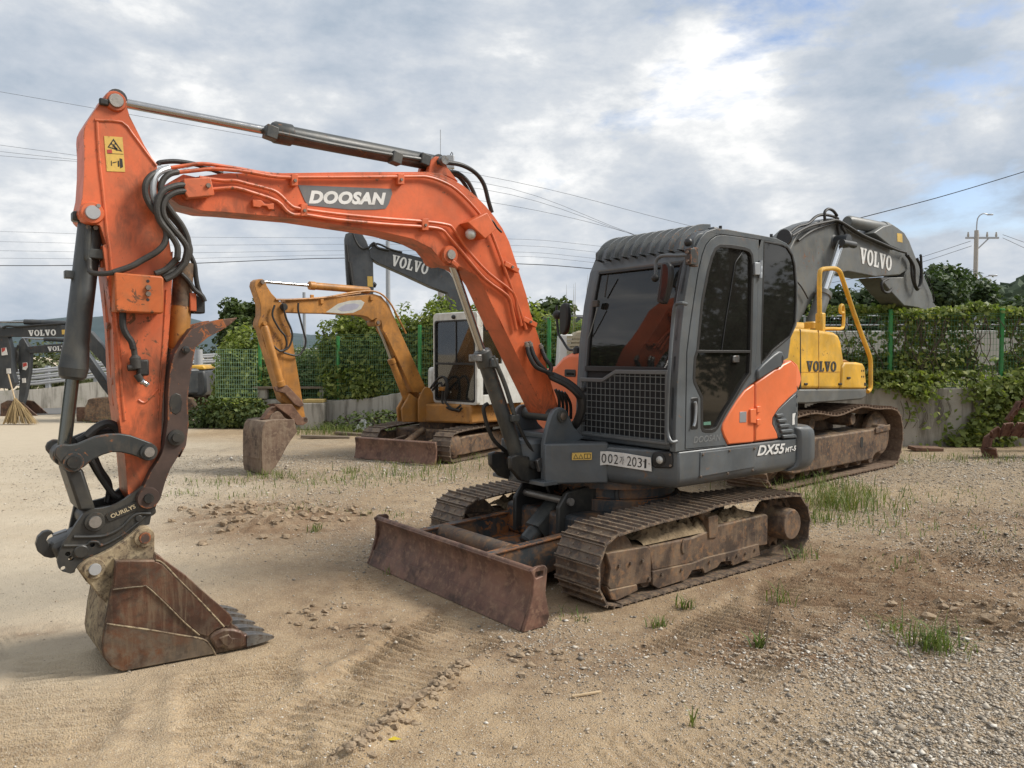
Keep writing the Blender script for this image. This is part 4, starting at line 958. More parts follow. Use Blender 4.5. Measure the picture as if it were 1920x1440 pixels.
MB().tube([p0.lerp(p1,.30)+Vector((.05,-.07,0)), p0.lerp(p1,.24)+Vector((.12,-.08,.04)), p0.lerp(p1,.14)+Vector((.10,-.08,-.02)), p0+Vector((.02,-.09,.05)), p0+Vector((-.06,-.09,-.04))], .015, 8, 6).build('hose', 'rubber', BCY)
pin(EX, (q0.x, q0.z), CV-.17, CV+.17, .03, 'coupler_black', None, name='cylinder_pin')

# ---- arm (dipper)
AV = -.02
left = kA([(350,70),(300,118),(232,218),(180,300),(160,345),(155,400),(162,520),(160,700),(148,880),(118,1010),(130,1050),(190,1085),(285,1112),(300,1150),(335,1260)])+kB([(262,0),(300,300),(330,560),(345,900),(352,1000),(385,1255)])+kC([(740,420),(755,600),(762,700),(800,770),(860,810)])
right = kC([(975,800),(1000,700),(1010,500),(1022,300),(1036,0)])+kB([(655,1150),(672,990),(690,800),(705,640),(722,400),(732,190),(735,40)])+kA([(860,1380),(835,1230),(800,1120),(775,1010),(760,850),(745,700),(738,640),(640,480),(520,240),(492,145),(455,88),(402,62)])
ARM = MB().prism(SL(left+right, AV), SIDE, AV-.20, AV).build('arm', 'orange_arm', EX, .008)
# raised stiffening ridge down the side plate
rd = bp(kA([(262,290),(268,420),(285,640),(310,850),(330,1050),(345,1200),(362,1300)])+kB([(318,150),(345,420),(372,700),(392,1000),(410,1180)]), AV+.001)
MB().tube(rd, .008, 8, 2).build('weld_ridge', 'orange_arm', ARM)
MB().tube(bp(kA([(245,275),(300,280),(460,292),(540,380),(650,530),(735,640)]), AV+.001), .007, 8, 2).build('weld_ridge', 'orange_arm', ARM)
MB().tube(bp(kB([(690,300),(672,620),(650,900),(632,1180)]), AV+.001), .005, 8, 2).build('weld_ridge', 'orange_arm', ARM)
p = S(*kA([(407,130)])[0], AV); pin(ARM, (p.x, p.z), AV-.23, AV+.030, .036, 'pin_steel', .052, 'orange_arm')
p = S(*kA([(222,1015)])[0], AV); pin(ARM, (p.x, p.z), AV-.23, AV+.030, .036, 'zinc_white', .056, 'orange_arm'); BKP = p
c = S(*kA([(272,958)])[0], AV+.02); MB().cyl((c.x,AV,c.z), (c.x,AV+.03,c.z), .010, n=8).build('grease_nipple', 'pin_steel', ARM)
c = S(*kA([(320,130)])[0], AV+.02); MB().box((c.x,AV+.012,c.z), (.045,.024,.035)).build('pin_lock', 'coupler_black', ARM, .008)
st = SL(kA([(318,402),(465,412),(486,688),(340,682)]), AV+.002)
WS = MB().prism(st, SIDE, AV-.001, AV+.0025).build('warning_label', 'sticker_yellow', ARM)
sy = MB()
sy.prism([SL(kA([(392,424),(462,528),(345,492)]), AV), SL(kA([(392,440),(448,518),(358,488)]), AV)], SIDE, AV+.003, AV+.0038)
for pl in ([(380,470),(395,468),(430,518),(415,520)], [(396,490),(425,500),(420,512),(400,510)], [(370,462),(382,460),(384,470),(372,472)], [(402,460),(414,462),(412,471),(402,470)],
           [(440,580),(462,586),(468,650),(446,660)], [(425,600),(436,600),(440,645),(428,648)], [(372,600),(378,600),(380,640),(374,640)], [(385,612),(418,606),(419,612),(386,620)], [(345,540),(470,546),(470,549),(345,543)]):
    sy.prism(SL(kA(pl), AV), SIDE, AV+.003, AV+.0038)
sy.build('warning_symbol', 'black_print', WS)
MB().prism(SL(kA([(340,512),(378,510),(382,538),(342,542)]), AV), SIDE, AV+.003, AV+.0036).build('warning_symbol', 'red_paint', WS)
# hose guard box on the arm, with bolts
gb = SL(kB([(342,182),(660,208),(672,225),(672,455),(652,462),(345,448)]), AV+.09)
GB = MB().prism(gb, SIDE, AV, AV+.095).build('hose_guard', 'orange_guard', ARM, .008)
for (x, y, r) in ((568,285,.014),(568,328,.014)):
    c = S(*kB([(x,y)])[0], AV+.1); MB().cyl((c.x,AV+.09,c.z), (c.x,AV+.108,c.z), r, n=6).build('bolt', 'bolt_steel', GB)
for (x, y) in ((568,241),(568,367)):
    c = S(*kB([(x,y)])[0], AV+.1); MB().cyl((c.x,AV+.092,c.z), (c.x,AV+.0965,c.z), .008, n=10).build('bolt_hole', 'black_print', GB)
gb2 = SL(kA([(948,742),(1165,730),(1196,865),(1185,880),(985,898),(960,860)]), .06)
GB2 = MB().prism(gb2, SIDE, -.01, .065).build('hose_guard', 'orange_arm', BOOM, .006)
c = S(*kA([(1146,796)])[0], .07); MB().cyl((c.x,.06,c.z), (c.x,.078,c.z), .013, n=6).build('bolt', 'bolt_steel', GB2)
# valve with quick coupling hanging from the guard box
MB().tube([S(*q, AV+.05) for q in kB([(398,440),(398,540),(420,600),(455,650),(468,700)])], .0165, 10, 6).build('hose', 'rubber', ARM)
vp = [S(*q, AV+.035) for q in kB([(470,690),(480,760),(490,830)])]
VB = MB().tube(vp, lambda t: .015 if t < .45 else .028, 12, 4).build('valve', 'hose_dusty', ARM)
c = S(*kB([(530,825)])[0], AV+.03); MB().box((c.x,AV+.03,c.z), (.055,.05,.085)).build('valve_block', 'rubber', VB, .01)
c0_, c1_ = S(*kB([(430,828)])[0], AV+.035), S(*kB([(480,820)])[0], AV+.035); MB().cyl(c0_, c1_, .016, .02, 12).build('valve_port', 'hose_dusty', VB)
c0_, c1_ = S(*kB([(495,870)])[0], AV+.04), S(*kB([(520,915)])[0], AV+.04); MB().cyl(c0_, c1_, .02, .017, 12).build('coupling', 'hose_dusty', VB)
MB().lathe(c1_, S(*kB([(568,945)])[0], AV+.045), [(0,.016),(.3,.018),(.35,.013),(.7,.013),(.75,.016),(1,.014)], 14).build('coupling', 'chrome', VB)
# pressed V-shaped crease and side pipe on the arm edge
MB().tube(bp(kB([(500,1042),(530,1060),(560,1050),(635,968)]), AV), .007, 6, 3).build('weld_ridge', 'orange_arm', ARM)
MB().tube([S(*q, AV-.10) for q in kB([(258,40),(250,90),(270,120),(282,280),(300,540),(330,900),(345,1080)])], .011, 8, 4).build('hydraulic_pipe', 'orange_arm', ARM)
for x, y in ((262,130),(305,545),(338,918)):
    c = S(*kB([(x,y)])[0], AV-.10); MB().box((c.x,AV-.09,c.z), (.035,.06,.035)).build('pipe_clamp', 'orange_arm', ARM, .004)

# ---- hoses between boom and arm
def hose(pts, v, r=.016, mat='hose_dusty', parent=None):
    vs = v if isinstance(v, (list, tuple)) else [v]*len(pts)
    return MB().tube([S(x, y, w) for (x, y), w in zip(pts, vs)], r, 10, 6).build('hose', mat, parent or ARM)
hose(kA([(820,662),(745,690),(690,720),(650,780),(648,870),(690,960),(760,1050),(810,1160),(800,1250),(740,1320),(620,1390),(530,1440)])+kB([(330,185)]), [.0,.02,.04,.05,.05,.05,.06,.06,.06,.06,.05,.05,.04])
hose(kA([(830,660),(770,680),(725,720),(705,780),(705,860),(720,920),(760,1000)]), [.0,.02,.03,.035,.035,.03,.02], .019, 'galvanised')
hose(kA([(905,688),(840,705),(790,750),(768,820),(790,900),(860,1010),(940,1120),(985,1230),(985,1330),(930,1430)])+kB([(690,190),(660,205)]), [.0,.01,.015,.02,.02,.02,.02,.02,.02,.02,.03,.03])
hose(kA([(955,790),(880,800),(790,840),(745,920),(740,1010),(770,1090),(850,1190),(900,1280),(900,1370)])+kB([(760,90),(690,160),(615,192)]), [.05,.06,.07,.075,.075,.07,.07,.07,.07,.06,.05,.05])
hose(kA([(965,840),(890,850),(820,890),(785,960),(795,1040),(850,1120),(920,1200),(975,1290),(960,1390)])+kB([(800,140),(740,200),(680,232)]), [.05,.055,.06,.065,.065,.06,.06,.055,.05,.05,.05,.05])
hose(kA([(800,960),(850,1040),(930,1140),(990,1260),(1000,1330),(960,1420)])+kB([(820,90),(780,150),(690,190)]), [.0,.0,.0,-.02,-.02,-.02,.0,.02,.03], .015)
hose(kB([(850,60),(880,130),(890,210),(905,290),(940,370)]), [-.1]*5, .013, 'rubber')
hose(kB([(790,190),(840,240),(880,300),(930,340),(950,380)]), [-.06]*5, .013, 'rubber')
hose(kA([(750,632),(760,614),(860,604),(960,612),(1060,632),(1150,660),(1260,700)]), [-.12]*7, .013, 'rubber', BOOM)
for a_, b_ in (((160,118),(170,150)),((165,150),(172,178))):
    pass
hose(kB([(170,100),(172,160),(190,185),(260,192),(330,185)]), [-.04,-.03,.0,.03,.05], .013, 'hose_dusty')
# hoses at the boom top and boom foot
hose(kE([(1125,296),(1180,296),(1260,310),(1330,350),(1375,410),(1400,500),(1418,560)]), [-.05,-.04,-.05,-.08,-.10,-.11,-.12], .015, 'rubber', BOOM)
hose(kE([(1185,345),(1235,352),(1285,390),(1315,440),(1335,490)]), [-.1]*5, .015, 'rubber', BOOM)
hose(kE([(1190,352),(1240,370),(1280,420),(1300,460)]), [-.14]*4, .013, 'rubber', BOOM)
for k, (x, y) in enumerate(((515,285),(542,280),(622,300))):
    v = .01-.03*(k == 2)
    a_ = S(*kF([(x-12,y-40)])[0], v); b_ = S(*kF([(x+3,y+5)])[0], v)
    MB().lathe(a_, b_, [(0,.013),(.3,.013),(.32,.019),(.6,.019),(.62,.015),(1,.016)], 12).build('fitting', 'pin_steel', BOOM)
    hose(kF([(x,y),(x+18+6*k,y+70),(x+70,y+150-10*k),(690,480+14*k),(800,545+10*k),(890,610+14*k),(925,680),(915,770),(880,850),(850,870)]), [v,.03,.05,.06,.07+.02*k,.09+.03*k,.10+.02*k,.08,.05,.0], .016, 'rubber', EX)
for k in range(4):
    x = 735+k*22
    hose(kF([(x-10,600+8*k),(x+15,660),(x+20+6*k,720),(x+15+8*k,790+10*k)]), [.02,.02,.0,-.02], .012, 'rubber', EX)
hose(kF([(700,500),(820,560),(905,640),(925,730),(890,840),(860,875)]), [.05,.10,.13,.13,.08,.02], .034, 'rubber', EX)

# ---- bucket cylinder
kx0 = S(*kA([(222,1015)])[0], CV); kx1 = S(*kC([(250,385)])[0], CV)
pA = Vector((kx0.x, CV, kx0.z)); pB = Vector((kx1.x, CV, kx1.z)); dd = pB-pA; L_ = dd.length
glz = S(*kB([(88,905)])[0], CV).z; tg = (kx0.z-glz)/(kx0.z-kx1.z); wz = S(*kB([(100,690)])[0], CV).z; tw = (kx0.z-wz)/(kx0.z-kx1.z)
BK = MB().lathe(pA, pA.lerp(pB, tg), [(0,.04),(.015,.05),(.06,.056),(.065,.058),(tw/tg-.02,.058),(tw/tg,.062),(tw/tg+.13,.069),(.93,.070),(.985,.062),(.99,.056),(1,.05)], 28).build('bucket_cylinder', 'grey_cylinder', EX, .002)
MB().cyl(pA.lerp(pB, tg-.01), pB, .032, n=22).build('rod', 'oily_chrome', BK)
MB().cyl((pB.x,CV-.06,pB.z), (pB.x,CV+.05,pB.z), .055).build('rod_eye', 'coupler_black', BK)
MB().cyl((pA.x,CV-.07,pA.z), (pA.x,CV+.07,pA.z), .05).build('barrel_eye', 'coupler_black', BK)
MB().tube([S(*q, CV+.06) for q in kA([(195,1120),(190,1250),(185,1380)])+kB([(165,90),(170,110)])], .016, 10, 3).build('oil_pipe', 'grey_cylinder', BK)
for q in kA([(185,1130),(245,1135)]):
    c = S(*q, CV+.05); MB().cyl((c.x,CV+.04,c.z), (c.x,CV+.075,c.z), .012, n=6).build('bolt', 'bolt_steel', BK)
c = S(*kA([(235,1340)])[0], CV+.05); MB().box((c.x-.01,CV+.05,c.z), (.08,.05,.05)).build('pipe_clamp', 'grey_cylinder', BK, .006)
c = S(*kB([(40,198)])[0], CV); MB().box((c.x-.02,CV,c.z), (.09,.05,.04)).build('pipe_clamp', 'grey_cylinder', BK, .004)
c = S(*kA([(105,1045)])[0], CV); MB().box((c.x,CV,c.z), (.05,.07,.05)).build('grease_block', 'coupler_black', BK, .01)

# ---- bucket linkage
lk = kC([(180,400),(176,370),(192,335),(238,308),(300,312),(360,303),(420,278),(500,245),(600,226),(690,222),(780,236),(880,272),(950,298),(985,335),(992,380),(972,420),(935,440),(880,425),(790,392),(700,372),(630,372),(560,392),(480,432),(410,490),(350,516),(290,512),(245,480)])
for v0 in (.02, -.255):
    LK = MB().prism(SL(lk, .04), SIDE, v0, v0+.03).build('link_arm', 'link_grey', EX, .006)
p1_ = S(*kC([(328,450)])[0], .05); p2_ = S(*kC([(924,370)])[0], .05); p0_ = S(*kC([(255,365)])[0], .05)
pin(EX, (p1_.x, p1_.z), -.28, .075, .033, 'coupler_black', .050, 'link_grey', name='linkage_pin')
pin(EX, (p2_.x, p2_.z), -.28, .078, .027, 'pin_steel', .046, 'link_grey', name='linkage_pin')
hl = kC([(262,505),(372,840),(505,830),(400,500)])
HL = MB().prism(SL(hl, .0), SIDE, -.23, .012).build('push_link', 'coupler_black', EX, .014)
# ---- quick coupler
cp = kC([(408,858),(480,826),(560,818),(650,795),(740,745),(810,690),(838,668),(870,640),(930,635),(985,670),(1000,735),(985,800),(962,862),(945,882),(932,945),(850,965),(770,1030),(690,1095),(560,1160),(430,1212),(372,1265),(345,1300),(338,1326),(305,1336),(240,1318),(214,1296),(200,1240),(215,1170),(240,1110),(300,1020),(350,940)])
h1 = [SL([q], .03)[0] for q in []]
cpf = cp[:22]+kC([(372,1265),(345,1250),(335,1180),(360,1080),(385,960)])
for v0 in (.005, -.25):
    hs = [circ(*SL(kC([c]), .03)[0], r, 12) for c, r in (((284,1180),.012),((310,1214),.013),((478,1107),.012),((248,1296),.012))]
    CPL = MB().prism([SL(cp, .03)]+hs if v0 > 0 else SL(cpf, .03), SIDE, v0, v0+.028).build('coupler_plate', 'coupler_black', EX, .004)
    if v0 > 0: CP = CPL
rz_ = lambda pts, r: MB().tube(bp(kC(pts), .034), r, 8, 4).build('pressed_rib', 'coupler_black', CP)
rz_([(940,860),(860,858),(800,880),(720,960),(640,1010),(540,1040),(330,1045)], .010)
rz_([(900,880),(820,950),(700,1040),(560,1110),(520,1085),(460,1085),(420,1110),(250,1115)], .008)
MB().box(S(*kC([(560,960)])[0], CV), (.50,.20,.10), Matrix.Rotation(.40, 3, 'Y')).build('coupler_body', 'coupler_black', EX, .02)
MB().prism(SL(kC([(850,745),(700,800),(520,830),(400,900),(350,1040),(340,1180),(345,1260),(380,1240),(420,1180),(560,1110),(760,990),(900,900)]), CV), SIDE, -.24, .004).build('coupler_core', 'coupler_black', EX, .01)
p_ = S(*kC([(920,735)])[0], .04); pin(EX, (p_.x, p_.z), -.30, .070, .026, 'coupler_black', .058, 'thumb_rusty', name='arm_tip_pin')
p_ = S(*kC([(498,925)])[0], .04); pin(EX, (p_.x, p_.z), -.29, .060, .031, 'pin_steel', .050, 'coupler_black', name='coupler_pin')
p_ = S(*kC([(392,1163)])[0], .04); MB().lathe((p_.x,.03,p_.z), (p_.x,.045,p_.z), [(0,.034),(.7,.034),(1,.028)], 20).build('coupler_boss', 'coupler_black', EX)
p_ = S(*kC([(850,898)])[0], .04); MB().lathe((p_.x,.03,p_.z), (p_.x,.042,p_.z), [(0,.018),(.7,.018),(1,.014)], 14).build('coupler_boss', 'coupler_black', EX)
na, nb = S(*kC([(628,880)])[0], .036), S(*kC([(812,800)])[0], .036)
xd = (nb-na).normalized(); zd = Vector((-xd.z*-1, 0, 0))
upv = Vector((0,1,0)).cross(xd); upv = upv if upv.z > 0 else -upv
np_ = MB().prism(rrect(-.078,-.021,.078,.021,.010), PLAN, 0, .008).mesh('name_plate', 'coupler_black', False)
put_text('name_plate', np_, 'coupler_black', CP, (na+nb)/2-Vector((0,.002,0)), xd, upv)
put_text('name_plate_lettering', fit(text_mesh('OURILYS', .05, 0, .001, .001), .122, .021), 'name_brass', CP, (na+nb)/2+Vector((0,.0075,0)), xd, upv)
# lifting hook
hk = kC([(205,1110),(160,1125),(130,1100),(112,1070),(125,1040),(150,1020),(172,1020),(160,1002),(130,992),(85,1005),(45,1045),(28,1105),(45,1160),(95,1200),(150,1212),(205,1200),(225,1160)])
MB().prism(SL(hk, CV+.02), SIDE, CV-.012, CV+.03).build('lifting_hook', 'coupler_black', EX, .004)
ha, hb = S(*kC([(160,1030)])[0], CV+.01), S(*kC([(275,990)])[0], CV+.01)
MB().cyl(ha, hb, .009, n=8).build('hook_latch', 'zinc_white', EX)
hose(kC([(470,440),(520,530),(580,620),(640,700),(690,730)]), [CV+.03]*5, .017, 'rubber', EX)
hose(kC([(500,420),(540,510),(600,600),(615,680),(600,770)]), [CV-.02]*5, .017, 'rubber', EX)
hose(kC([(430,250),(510,180),(590,145),(650,160),(700,210),(720,260)]), [CV+.02]*6, .022, 'rubber', EX)
hose(kC([(360,290),(460,240),(560,210),(680,215)]), [CV-.03]*4, .022, 'rubber', EX)

# ---- gripping thumb behind the arm, and its cylinder
th = kB([(845,565),(920,530),(1040,502),(1058,500),(1068,525),(1085,552),(1040,580),(960,620),(875,690),(862,760),(838,900),(822,1040),(830,1200),(812,1345),(770,1430)])+kC([(1180,345),(1085,500),(1045,600),(1005,740),(960,800),(880,800),(845,740),(868,650),(930,520),(990,430),(1020,370)])+kB([(668,1330),(688,1180),(690,1000),(702,850),(732,730),(788,640)])
TH = MB().prism(SL(th, .0), SIDE, -.045, .035).build('thumb', 'thumb_rusty', EX, .012)
MB().prism(SL(th, .0), SIDE, -.275, -.20).build('thumb', 'thumb_rusty', EX, .012)
tip = kB([(1040,502),(1160,488),(1150,500),(1100,545),(1075,555)])
MB().prism(SL(tip, .0), SIDE, -.04, .03).build('thumb_tip', 'old_rust', TH, .008)
ov = SL(kB([(755,995),(790,1010),(798,1060),(788,1120),(755,1145),(720,1125),(708,1070),(722,1015)]), .035)
MB().prism(ov, SIDE, .030, .0375).build('wear_patch', 'coupler_black', TH, .004)
for q, r in ((kB([(760,1298)])[0], .042), (kB([(825,705)])[0], .020)):
    p_ = S(*q, .05); MB().lathe((p_.x,.03,p_.z), (p_.x,.062,p_.z), [(0,r),(.6,r),(.65,r*.6),(1,r*.55)], 18).build('thumb_pin', 'coupler_black', TH)
ta, tb = S(*kB([(770,700)])[0], CV), S(*kB([(810,120)])[0], CV)
TC = MB().lathe(ta, ta.lerp(tb,.50), [(0,.05),(.05,.054),(.95,.054),(1,.05)], 20).build('thumb_cylinder', 'ochre', EX)
MB().cyl(ta.lerp(tb,.50), tb, .052, n=18).build('cylinder_sleeve', 'frame_rust', TC)
c = S(*kB([(895,400)])[0], CV); MB().box((c.x,CV,c.z), (.07,.08,.10)).build('valve_block', 'rubber', TC, .008)
c = S(*kB([(860,385)])[0], CV+.02); MB().box((c.x,CV+.03,c.z), (.035,.05,.10)).build('bracket', 'orange_arm', TC, .004)

# ---- bucket (wider at the lip than at the back)
def hw(u): return max(.225, min(.315, .315-(u-2.95)*.12))
def bside(px, py):
    v = .18
    for _ in range(4): p = S(px, py, v); v = CV+hw(p.x)
    return (p.x, p.z)
sidep = kD([(372,392),(690,388),(700,332),(722,348),(780,390),(960,522),(1160,702),(1310,830),(1338,880),(1332,915),(1420,990),(1440,1040),(1490,1045),(1490,1122),(1350,1158),(1180,1198),(900,1270),(700,1322),(520,1346),(430,1325),(340,1268),(280,1190),(264,1110),(290,900),(318,760),(345,620),(368,470)])
so = [bside(*q) for q in sidep]
mz = min(z for _, z in so)
so = [(u, max(z, .004) if z < .02 else z) for u, z in so]
BU = bpy.data.objects.new('bucket', None); COL.objects.link(BU); BU.parent = EX
def bb(a): return lambda u, w: CV+a*hw(u)
MB().prism(so, SIDE, lambda u, w: CV+hw(u)-.022, bb(1)).build('side_plate', 'bucket_rust', BU, .004)
MB().prism(so, SIDE, bb(-1), lambda u, w: CV-hw(u)+.022).build('side_plate', 'bucket_rust', BU, .004)
# wrapper: back and floor between the side plates
wi = kD([(372,392),(368,470),(345,620),(318,760),(290,900),(264,1110),(280,1190),(340,1268),(430,1325),(520,1346),(700,1322),(900,1270),(1180,1198),(1350,1158),(1490,1122)])
wo = [bside(*q) for q in wi]; wo = [(u, max(z, .006)) for u, z in wo]
ws = []
for i, (u, z) in enumerate(wo):
    a = Vector(wo[max(i-1, 0)]); b = Vector(wo[min(i+1, len(wo)-1)]); t_ = (b-a).normalized(); nn = Vector((-t_.y, t_.x))
    if i == 0: sgn = 1 if nn.dot(Vector((3.1, .4))-Vector((u, z))) > 0 else -1
    nn = nn*sgn*.02; h = hw(u)-.001
    ws.append([(u,CV+h,z), (u+nn.x,CV+h,z+nn.y), (u+nn.x,CV-h,z+nn.y), (u,CV-h,z)])
MB().loft(ws).build('wrapper', 'bucket_cream', BU, .003)
# raised plates on the side: upper band, lower wear plate, boss
def bpl(pts, th, mat, bev=.004, off=0.0, name='wear_plate'):
    o = [bside(*q) for q in kD(pts)]; o = [(u, max(z, .008)) for u, z in o]
    return MB().prism(o, SIDE, lambda u, w: CV+hw(u)-.004, lambda u, w: CV+hw(u)+th).build(name, mat, BU, bev)
bpl([(298,908),(420,925),(700,965),(1085,1035),(1150,1090),(1192,1165),(1180,1195),(900,1268),(700,1318),(520,1342),(430,1320),(345,1264),(285,1188),(268,1110)], .014, 'bucket_bare', .006)
bpl([(372,395),(690,392),(760,420),(900,560),(1080,740),(1262,935),(1200,960),(1130,1020),(1060,1000),(940,900),(800,760),(640,612),(590,604),(350,632),(368,470)], .010, 'bucket_rust', .008)
bpl([(705,336),(780,392),(960,525),(1160,704),(1308,832),(1335,880),(1298,940),(1262,930),(1080,735),(900,555),(765,415),(700,385)], .004, 'bucket_rust', .003, name='side_cutter')
bpl([(1135,1020),(1180,975),(1250,945),(1330,945),(1400,965),(1432,1010),(1425,1060),(1380,1100),(1310,1120),(1240,1100),(1190,1120)], .026, 'bucket_rust', .012, name='shroud')
bpl([(1205,1020),(1290,985),(1330,1040),(1290,1098),(1250,1080)], .032, 'bucket_rust', .006, name='shroud_pad')
bd = MB()                                                  # weld beads round the plates
def bead(pts, th, r=.007):
    P = [bside(*q) for q in kD(pts)]; bd.tube([(u, CV+hw(u)+th, z) for u, z in P], r, 6, 4)
bead([(300,908),(420,926),(560,945),(700,967),(880,998),(1085,1035),(1150,1090),(1192,1165)], .012, .005)
bead([(352,632),(460,618),(590,606),(640,614),(800,762),(940,902),(1060,1004)], .008, .0048)
bead([(700,392),(765,418),(900,558),(1080,738),(1262,935)], .008, .0048)
bd.build('weld_bead', 'bucket_cream', BU)
# mounting ears with pins
ear = kD([(62,460),(90,430),(150,385),(250,345),(350,292),(450,225),(540,150),(578,118),(612,108),(650,120),(685,160),(694,215),(694,392),(372,396),(362,520),(335,680),(318,760),(240,690),(150,560),(100,500)])
for v0 in (.03, -.30):
    MB().prism([ (max(0,1)*p[0], p[1]) for p in SL(ear, .055)], SIDE, v0, v0+.035).build('ear', 'bucket_cream', BU, .006)
for q, m_ in ((kD([(205,465)])[0], 'zinc_white'), (kD([(612,208)])[0], 'thumb_rusty')):
    p_ = S(*q, .07); pin(BU, (p_.x, p_.z), -.32, .094, .030, m_, .052, 'bucket_cream')
MB().prism(SL(kD([(372,396),(694,392),(720,420),(372,440)]), CV), SIDE, -.34, .10).build('top_plate', 'bucket_rust', BU, .006)
# lip and five teeth
l0 = Vector((*bside(*kD([(1440,1085)])[0]), 0)); tipn = bside(*kD([(1660,1058)])[0])
lipx = so[17][0]
MB().prism([(3.13,.082),(3.045,.062),(3.02,.047),(3.025,.022),(3.13,.012)], SIDE, CV-.305, CV+.305).build('lip', 'bucket_rust', BU, .004)
tm_ = MB()
tm_.loft([[(0,-.040,.030),(0,.040,.030),(0,.040,-.030),(0,-.040,-.030)], [(-.05,-.036,.024),(-.05,.036,.024),(-.05,.036,-.032),(-.05,-.036,-.032)],
          [(-.11,-.030,.006),(-.11,.030,.006),(-.11,.030,-.030),(-.11,-.030,-.030)], [(-.16,-.016,-.018),(-.16,.016,-.018),(-.16,.014,-.028),(-.16,-.014,-.028)]])
tmesh = tm_.mesh('tooth', 'worn_steel', True, 30)
for k in range(5):
    y = CV+.290-k*.145
    MB().box((3.085,y,.052), (.12,.07,.068)).build('tooth_adapter', 'bucket_rust', BU, .012)
    inst('tooth', tmesh, BU, Matrix.Translation((3.035,y,.050)))
# ---- cab
YL, YR = .868, -.135
CAB = bpy.data.objects.new('cab', None); COL.objects.link(CAB); CAB.parent = EX
corner_px = [(1266,848),(1267,800),(1270,720),(1275,640),(1284,560),(1296,490),(1306,462)]
cpts = [S(x, y, YL) for x, y in corner_px]
def uf(z):
    zs = [p.z for p in cpts]; us = [p.x for p in cpts]
    return float(np.interp(z, zs, us))
roof_px = [(1306,462),(1314,446),(1325,434),(1343,428),(1366,430)]+kG2([(600,190),(800,225),(980,260),(1080,310),(1140,390),(1178,520),(1194,700),(1200,1000),(1185,1160),(1124,1292)])
low_px = kG4([(962,60),(950,150),(905,175),(872,230),(830,242),(760,292),(655,358),(560,432),(490,522),(420,634),(358,735),(347,792),(365,856),(404,934),(404,945),(20,985)])
outer = SL(corner_px[:-1]+roof_px+low_px, YL)
door_px = kG2([(44,1440),(80,1150),(124,850),(160,620),(204,430),(240,335),(292,272),(345,238),(402,224),(600,248),(785,276),(783,480),(772,900),(762,1440)])+kG4([(651,150),(648,272),(560,408),(490,506),(420,616),(352,730),(338,792),(356,860),(392,932),(22,968)])
door_out = SL(door_px, YL)
dg_px = kG2([(380,336),(500,342),(640,366),(690,388),(716,432),(724,520),(716,900),(706,1420)])+kG4([(602,290),(540,380),(470,500),(380,640),(308,776),(285,800),(262,808),(205,808),(178,800),(168,775),(166,505),(140,450),(104,372),(96,330),(106,150)])+kG2([(148,1420),(196,920),(258,600),(300,450),(335,370)])
dglass = SL(dg_px, YL)
rw_px = kG2([(845,288),(1020,318),(1088,348),(1140,430),(1166,540),(1182,760),(1182,900),(1172,1130),(1120,1280),(1030,1360),(940,1432)])+kG4([(760,160),(708,205),(706,60)])
rglass = SL(rw_px, YL)
def grow(loop, d):
    n = len(loop); sg = 1 if area2(loop) > 0 else -1; out = []
    for i in range(n):
        a, b, c = Vector(loop[i-1]), Vector(loop[i]), Vector(loop[(i+1) % n])
        t = ((b-a).normalized()+(c-b).normalized())
        t = t.normalized() if t.length > 1e-6 else (b-a).normalized()
        out.append((b.x+t.y*sg*d, b.y-t.x*sg*d))
    return out
MB().prism([outer, grow(door_out, .004), rglass], SIDE, YL-.05, YL).build('side_frame', 'grey_body', CAB, .006)
DOOR = MB().prism([door_out, dglass], SIDE, YL-.035, YL+.004).build('door', 'grey_body', CAB, .005)
MB().prism([grow(dglass, .012), grow(dglass, -.014)], SIDE, YL-.02, YL+.0065).build('window_seal', 'rubber', DOOR, .002)
zb = S(*kG4([(300,92)])[0], YL).z
MB().prism([(x, z) for x, z in grow(dglass, -.006)], SIDE, YL-.018, YL-.012).build('door_glass', 'cab_glass_dark', DOOR, smooth=False)
xs = [S(*q, YL).x for q in kG4([(118,92),(606,92)])]
MB().box(((xs[0]+xs[1])/2, YL-.004, zb), (abs(xs[0]-xs[1]), .022, .020)).build('window_bar', 'rubber', DOOR, .003)
MB().tube([S(*q, YL-.008) for q in kG2([(630,385),(595,440),(545,520),(525,640),(490,860),(450,1100),(405,1425)])], .004, 6, 4).build('window_slider', 'black_plastic', DOOR)
MB().prism(rrect(*SL(kG4([(452,190)]), YL)[0], *SL(kG4([(510,125)]), YL)[0], .008) if False else SL(kG4([(455,130),(508,128),(508,188),(455,192)]), YL), SIDE, YL-.012, YL+.004).build('window_catch', 'worn_steel', DOOR, .004)
MB().prism(SL(kG4([(200,728),(262,722),(266,752),(200,756)]), YL), SIDE, YL-.0125, YL-.0105).build('window_label', 'label_green', DOOR)
MB().prism(rrect(*SL(kG4([(135,792)]), YL)[0], *SL(kG4([(66,505)]), YL)[0], .018), SIDE, YL-.01, YL+.006).build('handle_recess', 'black_plastic', DOOR, .006)
MB().tube([S(*q, YL+.022) for q in kG4([(112,545),(120,580),(118,660),(110,730),(98,765)])], .010, 8, 5).build('handle', 'galvanised', DOOR)
MB().prism(grow(rglass, .008), SIDE, YL-.022, YL-.006).build('rear_side_glass', 'cab_glass_dark', CAB, smooth=False)
MB().prism([grow(rglass, .004), grow(rglass, -.012)], SIDE, YL-.012, YL+.003).build('window_seal', 'rubber', CAB, .002)
for pl in ([(738,512),(795,512),(795,640),(738,640)],):
    MB().prism(SL(kG2(pl), YL+.01), SIDE, YL-.002, YL+.024).build('hinge', 'galvanised', CAB, .004)
ha_, hb_ = S(*kG2([(812,490)])[0], YL+.015), S(*kG2([(806,672)])[0], YL+.015)
